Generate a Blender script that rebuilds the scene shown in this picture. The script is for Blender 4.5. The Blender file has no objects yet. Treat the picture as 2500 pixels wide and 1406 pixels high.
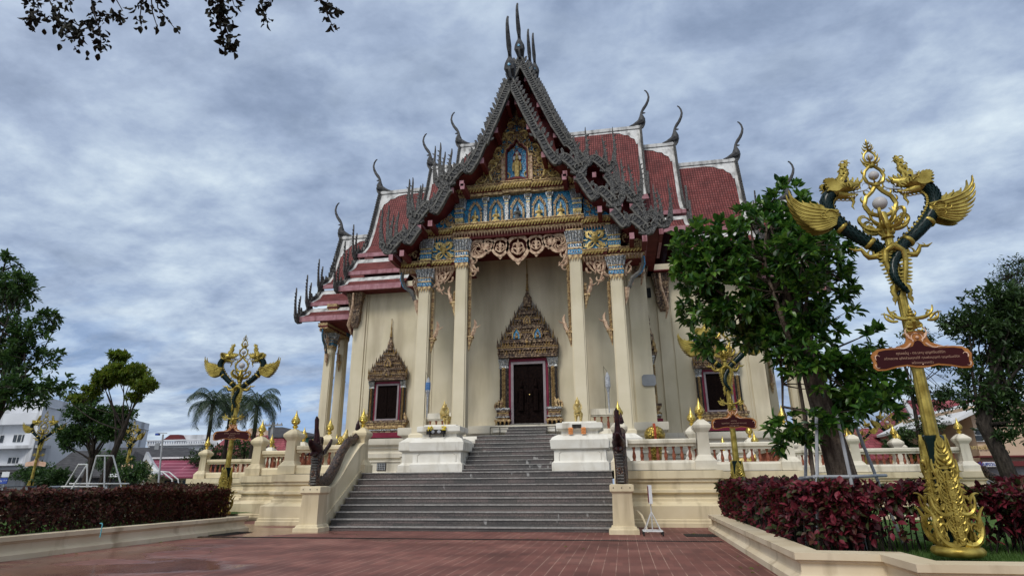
import bpy, bmesh, math, random
import numpy as np
from math import sin, cos, pi, radians, sqrt, atan2, hypot
from mathutils import Vector, Matrix, noise
random.seed(7)
S = bpy.context.scene
COL = S.collection
R = radians
# ------------------------------------------------------------ camera
FPX, CX, CY, H = 1435.0, 1250.0, 703.0, 1.4
_p, _y, _r = R(18.4), R(10.1), R(-0.4)
FW = Vector((-sin(_y)*cos(_p), cos(_y)*cos(_p), sin(_p)))
RT = Vector((cos(_y), sin(_y), 0)); UP = RT.cross(FW)
RT2 = RT*cos(_r)+UP*sin(_r); UP2 = UP*cos(_r)-RT*sin(_r)
cam = bpy.data.cameras.new('camera'); co = bpy.data.objects.new('camera', cam); COL.objects.link(co)
M = Matrix((RT2, UP2, -FW)).transposed().to_4x4(); M.translation = (0, 0, H)
co.matrix_world = M
cam.sensor_width = 36; cam.lens = 36*FPX/2500; cam.clip_start = .1; cam.clip_end = 4000
S.camera = co
def W(x, y, Y):
    "world point on the plane at depth Y that a survey pixel of the photograph sees"
    d = RT2*((x-CX)/FPX) - UP2*((y-CY)/FPX) + FW
    return Vector((0, 0, H)) + d*(Y/d.y)
# ------------------------------------------------------------ materials
def newmat(name):
    m = bpy.data.materials.new(name); m.use_nodes = True
    n = m.node_tree.nodes; l = m.node_tree.links
    return m, n, l, n['Principled BSDF']
def ramp(n, stops):
    r = n.new('ShaderNodeValToRGB'); e = r.color_ramp.elements
    e[0].position, e[0].color = stops[0][0], (*stops[0][1], 1)
    e[1].position, e[1].color = stops[-1][0], (*stops[-1][1], 1)
    for p, c in stops[1:-1]:
        q = e.new(p); q.color = (*c, 1)
    return r
def coords(n, l, scale=(1, 1, 1), uv=False, gen='Object'):
    t = n.new('ShaderNodeTexCoord'); mp = n.new('ShaderNodeMapping'); mp.inputs['Scale'].default_value = scale
    l.new(t.outputs['UV' if uv else gen], mp.inputs['Vector']); return mp.outputs[0]
def noisy(name, c1, c2, scale=3, rough=.7, metal=0, bump=.2, bscale=None, stretch=(1, 1, 1), detail=6, lo=.35, hi=.65, dirt=None, c3=None, spec=.18):
    m, n, l, b = newmat(name)
    v = coords(n, l, stretch)
    t = n.new('ShaderNodeTexNoise'); t.inputs['Scale'].default_value = scale; t.inputs['Detail'].default_value = detail
    l.new(v, t.inputs['Vector'])
    st = [(lo, c1), (hi, c2)] if c3 is None else [(lo, c1), ((lo+hi)/2, c2), (hi, c3)]
    r = ramp(n, st); l.new(t.outputs[0], r.inputs[0]); out = r.outputs[0]
    if dirt:
        v2 = coords(n, l, (1.3, 1.3, .22)); t2 = n.new('ShaderNodeTexNoise'); t2.inputs['Scale'].default_value = dirt[1]; t2.inputs['Detail'].default_value = 8
        l.new(v2, t2.inputs['Vector']); r2 = ramp(n, [(dirt[2], (0, 0, 0)), (dirt[3], (1, 1, 1))]); l.new(t2.outputs[0], r2.inputs[0])
        mx = n.new('ShaderNodeMix'); mx.data_type = 'RGBA'; l.new(r2.outputs[0], mx.inputs[0]); l.new(out, mx.inputs[6]); mx.inputs[7].default_value = (*dirt[0], 1); out = mx.outputs[2]
    l.new(out, b.inputs['Base Color'])
    b.inputs['Roughness'].default_value = rough; b.inputs['Metallic'].default_value = metal; b.inputs['Specular IOR Level'].default_value = spec
    if bump:
        tb = n.new('ShaderNodeTexNoise'); tb.inputs['Scale'].default_value = bscale or scale*4; tb.inputs['Detail'].default_value = 5
        l.new(coords(n, l), tb.inputs['Vector'])
        bp = n.new('ShaderNodeBump'); bp.inputs['Strength'].default_value = bump; bp.inputs['Distance'].default_value = .03
        l.new(tb.outputs[0], bp.inputs['Height']); l.new(bp.outputs[0], b.inputs['Normal'])
    return m
def mosaic(name, cols, scale, rough=.35, metal=0, bump=.6, lo=.2, hi=.8, dark=.35):
    "small cells of glass or carving: voronoi colour cells with dark joints"
    m, n, l, b = newmat(name)
    v = coords(n, l)
    t = n.new('ShaderNodeTexVoronoi'); t.inputs['Scale'].default_value = scale; l.new(v, t.inputs['Vector'])
    sp = n.new('ShaderNodeSeparateColor'); l.new(t.outputs['Color'], sp.inputs[0])
    k = len(cols); r = ramp(n, [(lo+(hi-lo)*i/(k-1), c) for i, c in enumerate(cols)]); l.new(sp.outputs[0], r.inputs[0])
    e = ramp(n, [(.25, (1, 1, 1)), (.75, (dark, dark, dark))]); l.new(t.outputs['Distance'], e.inputs[0])
    mx = n.new('ShaderNodeMix'); mx.data_type = 'RGBA'; mx.blend_type = 'MULTIPLY'; mx.inputs[0].default_value = 1
    l.new(r.outputs[0], mx.inputs[6]); l.new(e.outputs[0], mx.inputs[7]); l.new(mx.outputs[2], b.inputs['Base Color'])
    b.inputs['Roughness'].default_value = rough; b.inputs['Metallic'].default_value = metal
    bp = n.new('ShaderNodeBump'); bp.invert = True; bp.inputs['Strength'].default_value = bump; bp.inputs['Distance'].default_value = .04
    l.new(t.outputs['Distance'], bp.inputs['Height']); l.new(bp.outputs[0], b.inputs['Normal'])
    return m
MT = {}
MT['wall'] = noisy('cream_wall', (.57, .50, .345), (.65, .575, .42), .6, .8, bump=.06, dirt=((.37, .31, .215), .75, .46, .78))
MT['trimcream'] = noisy('cream_moulding', (.60, .55, .44), (.68, .63, .52), 1.2, .75, bump=.08, dirt=((.33, .30, .24), 1.2, .58, .82))
MT['yellow'] = noisy('pale_yellow_paint', (.62, .52, .33), (.70, .60, .41), .9, .7, bump=.08, dirt=((.33, .26, .16), 1.7, .50, .78))
MT['white'] = noisy('white_masonry', (.64, .60, .51), (.74, .71, .63), 1.5, .7, bump=.06, dirt=((.34, .30, .23), 1.8, .55, .80))
MT['rail'] = noisy('weathered_rail_paint', (.60, .545, .43), (.71, .655, .54), 1.3, .75, bump=.1, dirt=((.27, .235, .17), 2.4, .50, .76))
MT['terracotta'] = noisy('terracotta_baluster', (.16, .045, .025), (.36, .13, .075), 5, .55, bump=.1)
MT['gold'] = noisy('gold_paint', (.40, .28, .09), (.78, .61, .25), 7, .42, .4, .15, 18)
MT['goldlamp'] = noisy('lamp_gold_paint', (.21, .15, .028), (.45, .35, .085), 6, .38, .6, .12, 30)
MT['goldbright'] = noisy('bright_gold', (.48, .34, .06), (.74, .57, .17), 9, .30, .75, .1, 20)
MT['oldgold'] = noisy('aged_gold_carving', (.20, .115, .065), (.64, .47, .23), 9, .55, .15, .5, 22, lo=.40, hi=.62)
MT['lace'] = noisy('carved_lace', (.26, .15, .10), (.58, .42, .28), 8, .6, .1, .5, 20, lo=.35, hi=.62)
MT['crown'] = mosaic('carved_crown', [(.06, .03, .02), (.17, .10, .06), (.30, .20, .115), (.13, .075, .05), (.40, .28, .16)], 11, .6, .05, .6, dark=.55)
MT['bronze'] = noisy('bronze_gilding', (.17, .10, .045), (.44, .30, .12), 9, .55, .2, .4, 25)
MT['plaque'] = noisy('grey_cement', (.22, .19, .16), (.30, .27, .23), 2, .9, bump=.1)
MT['silver'] = mosaic('mirror_mosaic', [(.16, .18, .20), (.42, .43, .43), (.62, .62, .60), (.28, .24, .15), (.78, .78, .75)], 20, .3, .3, .4)
MT['barge'] = mosaic('weathered_grey_mosaic', [(.022, .021, .02), (.065, .062, .057), (.12, .115, .102), (.036, .034, .031), (.19, .183, .165)], 24, .6, .05, .7)
MT['bargedark'] = noisy('weathered_stucco_and_shade', (.035, .035, .037), (.10, .098, .095), 4, .8, bump=.5, bscale=14)  # on bargeboard bodies this dark tone is painted crevice shade
MT['bargelight'] = noisy('grey_stucco_edge', (.075, .071, .064), (.165, .158, .14), 5, .8, bump=.4, bscale=14)
MT['blue'] = mosaic('blue_glass_mosaic', [(.0, .15, .36), (.01, .30, .55), (.05, .46, .70), (.01, .22, .46)], 20, .2, .0, .4)
MT['darkred'] = noisy('dark_red_timber', (.10, .016, .016), (.15, .028, .027), 2, .6, bump=.1)
MT['maroon'] = noisy('maroon_paint', (.15, .012, .03), (.20, .02, .045), 2, .5, bump=.05)
MT['pink'] = noisy('faded_pink_board', (.30, .135, .15), (.40, .215, .235), 2.2, .75, bump=.1, dirt=((.13, .04, .04), 2.2, .55, .75))
MT['door'] = noisy('black_door_recess_shade', (.004, .002, .002), (.010, .005, .004), 9, .7, bump=.6, bscale=14, spec=.04)  # near-black tone also carries the shade of the unmodelled recess
MT['lilac'] = noisy('lilac_frame', (.23, .19, .20), (.29, .25, .26), 2, .6, bump=.03)
MT['ridgewhite'] = noisy('weathered_white_ridge', (.48, .47, .45), (.60, .59, .56), 2, .8, bump=.5, bscale=9, dirt=((.20, .195, .185), 1.6, .46, .70))
MT['green'] = noisy('dark_green_gloss', (.002, .010, .009), (.005, .017, .015), 4, .25, bump=.05)
MT['globe'] = noisy('frosted_globe', (.40, .385, .37), (.46, .445, .43), 2, .3, bump=0)
MT['bark'] = noisy('bark', (.045, .032, .024), (.13, .10, .075), 6, .9, bump=1, bscale=22, stretch=(3, 3, .6))
MT['barkdark'] = noisy('dark_bark', (.016, .012, .010), (.05, .04, .032), 6, .9, bump=.8, bscale=20, stretch=(3, 3, .6))
MT['pole_white'] = noisy('white_painted_pipe', (.50, .50, .49), (.62, .62, .60), 3, .5, bump=.03)
MT['pole_grey'] = noisy('grey_pipe', (.28, .29, .30), (.38, .39, .40), 3, .5, bump=.03)
MT['granite'] = None
MT['carvebrown'] = noisy('brown_crevice_shade', (.06, .028, .018), (.20, .115, .05), 9, .7, 0, .5, 22)  # dark brown scrolls stand in for shaded crevices in the pediment carving
MT['soil'] = noisy('soil', (.06, .045, .03), (.11, .085, .06), 5, .95, bump=.5)
MT['black'] = noisy('black_rubber', (.01, .01, .01), (.02, .02, .02), 5, .6, bump=.05)
MT['nagabrown'] = mosaic('naga_scales', [(.025, .012, .008), (.10, .045, .022), (.20, .095, .045), (.04, .028, .024), (.13, .09, .065)], 22, .35, .2, .9)
MT['nagadark'] = noisy('dark_naga_enamel', (.012, .005, .006), (.05, .018, .018), 6, .3, .1, .5, 16)
MT['signred'] = noisy('maroon_sign_face', (.026, .002, .003), (.036, .003, .004), 1, .7, bump=0)
MT['signorange'] = noisy('orange_sign_border', (.27, .10, .025), (.38, .16, .045), 5, .6, bump=.1)
MT['cream_letter'] = noisy('cream_lettering', (.30, .17, .12), (.38, .24, .16), 3, .6, bump=0)
MT['pinkcream'] = noisy('pink_cream_relief', (.55, .33, .22), (.68, .46, .33), 6, .5, bump=.1)
MT['iron'] = noisy('cast_iron', (.02, .018, .016), (.05, .045, .04), 8, .7, .3, .2)
MT['glass'] = noisy('dark_window_glass', (.02, .025, .03), (.05, .06, .07), 2, .15, bump=0)
MT['bldwhite'] = noisy('stained_white_wall', (.52, .53, .55), (.63, .64, .66), .3, .8, bump=.05, dirt=((.22, .22, .22), .35, .52, .72))
MT['greyroof'] = noisy('dark_grey_roof', (.035, .034, .036), (.07, .068, .07), 1.5, .85, bump=.4, stretch=(1, 5, 1))
MT['palewhite'] = noisy('white_fascia', (.60, .60, .60), (.70, .70, .70), 1, .6, bump=.02)
MT['paleyellow'] = noisy('pale_yellow_wall', (.52, .45, .28), (.60, .53, .35), 1, .8, bump=.03)
MT['salmon'] = noisy('salmon_wall', (.50, .36, .25), (.58, .43, .31), 1, .8, bump=.04)
MT['carwhite'] = noisy('white_car_paint', (.55, .57, .60), (.60, .62, .65), 1, .25, bump=0)
MT['carsilver'] = noisy('silver_car_paint', (.30, .32, .34), (.34, .36, .38), 1, .25, .6, bump=0)
MT['cardark'] = noisy('dark_car_paint', (.015, .018, .025), (.02, .025, .035), 1, .2, bump=0)
MT['paper'] = noisy('grey_paper_banner', (.22, .23, .25), (.42, .43, .44), 12, .8, bump=.2)
MT['bluepaper'] = noisy('blue_paper', (.05, .13, .30), (.10, .20, .38), 9, .7, bump=.1)
MT['yellowflower'] = noisy('yellow_petals', (.65, .45, .02), (.75, .60, .06), 30, .6, bump=.2)
MT['orangeflower'] = noisy('orange_petals', (.65, .22, .06), (.75, .35, .14), 30, .6, bump=.2)
MT['goldscale'] = mosaic('gold_fish_scales', [(.40, .26, .04), (.70, .52, .12), (.55, .38, .07)], 12, .3, .7, .9)
MT['redcrest'] = noisy('red_crest', (.30, .05, .02), (.42, .09, .04), 9, .5, bump=.2)
MT['aqua'] = noisy('aqua_pipe', (.10, .34, .38), (.12, .38, .42), 3, .4, bump=0)
MT['greypad'] = noisy('grey_plate', (.20, .21, .22), (.25, .26, .27), 3, .6, bump=0)
MT['greensheet'] = noisy('green_sheet_roof', (.05, .20, .15), (.07, .26, .20), 2, .6, bump=.05)
MT['signblue'] = noisy('blue_sign_face', (.03, .06, .28), (.04, .08, .33), 3, .5, bump=0)
MT['signpurple'] = noisy('white_sign_face', (.6, .6, .62), (.65, .65, .67), 3, .5, bump=0)

def brickmat(name, c1, c2, mortar, w, h, ms, uv=True, bump=.6, rough=.6, offset=.5, scale=(1, 1, 1), smooth=.1, var=None, bias=0, invert=False, spec=.2):
    m, n, l, b = newmat(name)
    v = coords(n, l, scale, uv=uv)
    t = n.new('ShaderNodeTexBrick'); t.offset = offset; t.squash = 1
    t.inputs['Scale'].default_value = 1; t.inputs['Brick Width'].default_value = w; t.inputs['Row Height'].default_value = h
    t.inputs['Mortar Size'].default_value = ms; t.inputs['Mortar Smooth'].default_value = smooth; t.inputs['Bias'].default_value = bias
    t.inputs['Color1'].default_value = (*c1, 1); t.inputs['Color2'].default_value = (*c2, 1); t.inputs['Mortar'].default_value = (*mortar, 1)
    l.new(v, t.inputs['Vector']); out = t.outputs[0]
    if var:
        tn = n.new('ShaderNodeTexNoise'); tn.inputs['Scale'].default_value = var[0]; tn.inputs['Detail'].default_value = 8
        l.new(coords(n, l, uv=uv), tn.inputs['Vector'])
        rr = ramp(n, [(.35, (var[1],)*3), (.65, (var[2],)*3)]); l.new(tn.outputs[0], rr.inputs[0])
        mx = n.new('ShaderNodeMix'); mx.data_type = 'RGBA'; mx.blend_type = 'MULTIPLY'; mx.inputs[0].default_value = 1
        l.new(out, mx.inputs[6]); l.new(rr.outputs[0], mx.inputs[7]); out = mx.outputs[2]
    l.new(out, b.inputs['Base Color']); b.inputs['Roughness'].default_value = rough; b.inputs['Specular IOR Level'].default_value = spec
    bp = n.new('ShaderNodeBump'); bp.invert = not invert; bp.inputs['Strength'].default_value = bump; bp.inputs['Distance'].default_value = .03
    l.new(t.outputs['Fac'], bp.inputs['Height']); l.new(bp.outputs[0], b.inputs['Normal'])
    return m
MT['roofred'] = brickmat('red_glazed_tiles', (.165, .034, .030), (.22, .062, .055), (.07, .015, .012), .20, .30, .035, bump=1, rough=.6, smooth=.5, offset=0, var=(.9, .7, 1.15))
MT['roofmagenta'] = brickmat('magenta_roof_tiles', (.20, .04, .07), (.24, .055, .09), (.36, .14, .18), 5, .45, .05, bump=.4, rough=.6, var=(.5, .8, 1.1))
MT['rooffar'] = brickmat('far_red_roof_tiles', (.25, .05, .06), (.30, .08, .09), (.14, .03, .03), .6, .5, .04, bump=.4, rough=.7, var=(.5, .7, 1.1))

def granite(name, base, tint, uvs=(1, 1, 1)):
    m, n, l, b = newmat(name)
    v = coords(n, l, uvs)
    t = n.new('ShaderNodeTexBrick'); t.inputs['Scale'].default_value = 1; t.inputs['Brick Width'].default_value = .98; t.inputs['Row Height'].default_value = .205
    t.inputs['Mortar Size'].default_value = .004; t.inputs['Color1'].default_value = (*base, 1); t.inputs['Color2'].default_value = (*tint, 1); t.inputs['Mortar'].default_value = (.02, .02, .02, 1)
    sx = n.new('ShaderNodeSeparateXYZ'); l.new(v, sx.inputs[0]); cb = n.new('ShaderNodeCombineXYZ'); l.new(sx.outputs[0], cb.inputs[0]); l.new(sx.outputs[2], cb.inputs[1])
    l.new(cb.outputs[0], t.inputs['Vector'])
    sp = n.new('ShaderNodeTexNoise'); sp.inputs['Scale'].default_value = 45; sp.inputs['Detail'].default_value = 3; l.new(coords(n, l), sp.inputs['Vector'])
    r = ramp(n, [(.38, (.55, .55, .55)), (.5, (1, 1, 1)), (.64, (1.7, 1.65, 1.6))]); l.new(sp.outputs[0], r.inputs[0])
    big = n.new('ShaderNodeTexNoise'); big.inputs['Scale'].default_value = .7; l.new(coords(n, l), big.inputs['Vector']); rb = ramp(n, [(.35, (.75, .76, .78)), (.65, (1.2, 1.15, 1.12))]); l.new(big.outputs[0], rb.inputs[0])
    m1 = n.new('ShaderNodeMix'); m1.data_type = 'RGBA'; m1.blend_type = 'MULTIPLY'; m1.inputs[0].default_value = 1; l.new(t.outputs[0], m1.inputs[6]); l.new(r.outputs[0], m1.inputs[7])
    m2 = n.new('ShaderNodeMix'); m2.data_type = 'RGBA'; m2.blend_type = 'MULTIPLY'; m2.inputs[0].default_value = 1; l.new(m1.outputs[2], m2.inputs[6]); l.new(rb.outputs[0], m2.inputs[7])
    # pale lime streaks on a few risers
    st = n.new('ShaderNodeTexNoise'); st.inputs['Scale'].default_value = 2.2; st.inputs['Detail'].default_value = 5; l.new(coords(n, l, (1.6, 1, .9)), st.inputs['Vector'])
    gate = n.new('ShaderNodeTexNoise'); gate.inputs['Scale'].default_value = .45; l.new(coords(n, l, (1, 1, 3)), gate.inputs['Vector'])
    ad = n.new('ShaderNodeMath'); ad.operation = 'ADD'; l.new(st.outputs[0], ad.inputs[0]); l.new(gate.outputs[0], ad.inputs[1])
    rs = ramp(n, [(.628, (0, 0, 0)), (.65, (.8, .8, .8))]); hv = n.new('ShaderNodeMath'); hv.operation = 'MULTIPLY'; hv.inputs[1].default_value = .5; l.new(ad.outputs[0], hv.inputs[0]); l.new(hv.outputs[0], rs.inputs[0])
    m3 = n.new('ShaderNodeMix'); m3.data_type = 'RGBA'; l.new(rs.outputs[0], m3.inputs[0]); l.new(m2.outputs[2], m3.inputs[6]); m3.inputs[7].default_value = (.34, .33, .31, 1)
    l.new(m3.outputs[2], b.inputs['Base Color']); b.inputs['Roughness'].default_value = .5
    return m
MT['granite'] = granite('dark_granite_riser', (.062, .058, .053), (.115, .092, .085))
MT['nosing'] = noisy('granite_nosing_highlight', (.20, .19, .175), (.34, .325, .30), 12, .5, bump=.1)  # paler tone paints in the light caught along the treads

def paving():
    m, n, l, b = newmat('red_paving_tiles')
    v = coords(n, l)
    def lines(axis, period, width):
        sx = n.new('ShaderNodeSeparateXYZ'); l.new(v, sx.inputs[0])
        a = n.new('ShaderNodeMath'); a.operation = 'DIVIDE'; l.new(sx.outputs[axis], a.inputs[0]); a.inputs[1].default_value = period
        f = n.new('ShaderNodeMath'); f.operation = 'FRACT'; l.new(a.outputs[0], f.inputs[0])
        c = n.new('ShaderNodeMath'); c.operation = 'LESS_THAN'; l.new(f.outputs[0], c.inputs[0]); c.inputs[1].default_value = width/period
        return c.outputs[0]
    A, B = lines(0, .225, .012), lines(1, .45, .010)
    base = n.new('ShaderNodeTexNoise'); base.inputs['Scale'].default_value = .55; base.inputs['Detail'].default_value = 9; l.new(v, base.inputs['Vector'])
    rb = ramp(n, [(.3, (.105, .038, .028)), (.5, (.160, .060, .046)), (.7, (.225, .098, .074))]); l.new(base.outputs[0], rb.inputs[0])
    fine = n.new('ShaderNodeTexBrick'); fine.offset = .5; fine.inputs['Scale'].default_value = 1; fine.inputs['Brick Width'].default_value = .225; fine.inputs['Row Height'].default_value = .45; fine.inputs['Mortar Size'].default_value = 0
    fine.inputs['Color1'].default_value = (.80, .80, .80, 1); fine.inputs['Color2'].default_value = (1.15, 1.12, 1.1, 1); l.new(v, fine.inputs['Vector'])
    m0 = n.new('ShaderNodeMix'); m0.data_type = 'RGBA'; m0.blend_type = 'MULTIPLY'; m0.inputs[0].default_value = 1; l.new(rb.outputs[0], m0.inputs[6]); l.new(fine.outputs[0], m0.inputs[7])
    tn = n.new('ShaderNodeTexNoise'); tn.inputs['Scale'].default_value = 1.1; tn.inputs['Detail'].default_value = 5; l.new(v, tn.inputs['Vector'])
    rl = ramp(n, [(.40, (.10, .10, .10)), (.60, (.9, .9, .9))]); l.new(tn.outputs[0], rl.inputs[0])
    fa = n.new('ShaderNodeMath'); fa.operation = 'MULTIPLY'; l.new(A, fa.inputs[0]); l.new(rl.outputs[0], fa.inputs[1])
    m1 = n.new('ShaderNodeMix'); m1.data_type = 'RGBA'; l.new(fa.outputs[0], m1.inputs[0]); l.new(m0.outputs[2], m1.inputs[6]); m1.inputs[7].default_value = (.42, .27, .20, 1)
    fb = n.new('ShaderNodeMath'); fb.operation = 'MULTIPLY'; l.new(B, fb.inputs[0]); fb.inputs[1].default_value = .55
    m2 = n.new('ShaderNodeMix'); m2.data_type = 'RGBA'; l.new(fb.outputs[0], m2.inputs[0]); l.new(m1.outputs[2], m2.inputs[6]); m2.inputs[7].default_value = (.085, .035, .028, 1)
    # wet, ochre-stained stretch on the left of the plaza
    wn = n.new('ShaderNodeTexNoise'); wn.inputs['Scale'].default_value = .35; wn.inputs['Detail'].default_value = 6; l.new(coords(n, l, (.55, 1, 1)), wn.inputs['Vector'])
    sx = n.new('ShaderNodeSeparateXYZ'); l.new(v, sx.inputs[0])
    gx = n.new('ShaderNodeMapRange'); gx.inputs[1].default_value = -11; gx.inputs[2].default_value = -2; gx.inputs[3].default_value = .10; gx.inputs[4].default_value = -.18; l.new(sx.outputs[0], gx.inputs[0])
    ws = n.new('ShaderNodeMath'); ws.operation = 'ADD'; l.new(wn.outputs[0], ws.inputs[0]); l.new(gx.outputs[0], ws.inputs[1])
    rw = ramp(n, [(.53, (0, 0, 0)), (.60, (1, 1, 1))]); l.new(ws.outputs[0], rw.inputs[0])
    rr = n.new('ShaderNodeMapRange'); rr.inputs[3].default_value = .72; rr.inputs[4].default_value = .16; l.new(rw.outputs[0], rr.inputs[0]); l.new(rr.outputs[0], b.inputs['Roughness'])
    on = n.new('ShaderNodeTexNoise'); on.inputs['Scale'].default_value = .5; on.inputs['Detail'].default_value = 7; l.new(coords(n, l, (.5, 1.4, 1)), on.inputs['Vector'])
    ro = ramp(n, [(.55, (0, 0, 0)), (.70, (.6, .6, .6))]); l.new(on.outputs[0], ro.inputs[0])
    fo = n.new('ShaderNodeMath'); fo.operation = 'MULTIPLY'; l.new(ro.outputs[0], fo.inputs[0]); l.new(rw.outputs[0], fo.inputs[1])
    m3 = n.new('ShaderNodeMix'); m3.data_type = 'RGBA'; l.new(fo.outputs[0], m3.inputs[0]); l.new(m2.outputs[2], m3.inputs[6]); m3.inputs[7].default_value = (.24, .13, .055, 1)
    l.new(m3.outputs[2], b.inputs['Base Color']); b.inputs['Specular IOR Level'].default_value = .35
    bn = n.new('ShaderNodeTexNoise'); bn.inputs['Scale'].default_value = 26; l.new(v, bn.inputs['Vector'])
    bp = n.new('ShaderNodeBump'); bp.inputs['Strength'].default_value = .12; bp.inputs['Distance'].default_value = .01; l.new(bn.outputs[0], bp.inputs['Height'])
    bp2 = n.new('ShaderNodeBump'); bp2.invert = True; bp2.inputs['Strength'].default_value = .4; bp2.inputs['Distance'].default_value = .006; l.new(fa.outputs[0], bp2.inputs['Height']); l.new(bp.outputs[0], bp2.inputs['Normal'])
    l.new(bp2.outputs[0], b.inputs['Normal'])
    return m
MT['paving'] = paving()
MT['asphalt'] = noisy('grey_concrete_ground', (.11, .11, .105), (.16, .16, .15), .5, .9, bump=.1)
MT['lawn'] = noisy('lawn_green', (.035, .075, .012), (.085, .15, .03), 3, .9, bump=.8, bscale=60)

def leafmat(name, cols, trans=.35, rough=.4, spec=.5):
    m, n, l, b = newmat(name)
    g = n.new('ShaderNodeNewGeometry')
    k = len(cols); r = ramp(n, [(i/(k-1), c) for i, c in enumerate(cols)]); l.new(g.outputs['Random Per Island'], r.inputs[0])
    l.new(r.outputs[0], b.inputs['Base Color']); b.inputs['Roughness'].default_value = rough; b.inputs['Specular IOR Level'].default_value = spec
    tr = n.new('ShaderNodeBsdfTranslucent'); l.new(r.outputs[0], tr.inputs[0])
    mx = n.new('ShaderNodeMixShader'); mx.inputs[0].default_value = trans
    out = n['Material Output']; l.new(b.outputs[0], mx.inputs[1]); l.new(tr.outputs[0], mx.inputs[2]); l.new(mx.outputs[0], out.inputs[0])
    return m
MT['leaf_glossy'] = leafmat('glossy_green_leaf', [(.014, .045, .010), (.03, .095, .014), (.065, .16, .02), (.14, .26, .035)], .38, .32)
MT['leaf_dark'] = leafmat('dark_green_leaf', [(.016, .038, .010), (.032, .07, .016), (.06, .11, .025)], .3, .5)
MT['leaf_olive'] = leafmat('olive_green_leaf', [(.05, .09, .008), (.12, .19, .014), (.15, .21, .022), (.20, .20, .03)], .45, .5)
MT['leaf_left'] = leafmat('mid_green_leaf', [(.016, .04, .010), (.03, .075, .016), (.05, .11, .022), (.09, .16, .035)], .35, .45)
MT['leaf_red'] = leafmat('wine_red_leaf', [(.025, .006, .009), (.065, .009, .014), (.13, .015, .024), (.23, .032, .05), (.045, .04, .015), (.05, .07, .02)], .3, .45, .3)
MT['leaf_redbrown'] = leafmat('brown_red_leaf', [(.03, .010, .008), (.06, .015, .011), (.10, .022, .018), (.05, .045, .016), (.13, .03, .024), (.05, .065, .02)], .3, .6, .3)
MT['palm'] = leafmat('palm_frond_leaf', [(.014, .035, .014), (.026, .055, .02), (.045, .08, .025)], .25, .5)
MT['grassblade'] = leafmat('grass_blade', [(.04, .09, .012), (.08, .16, .025), (.11, .19, .04)], .4, .6)
MT['overhang'] = leafmat('backlit_dark_leaf', [(.006, .008, .004), (.014, .014, .006), (.022, .018, .007)], .05, .7, .2)
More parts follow.
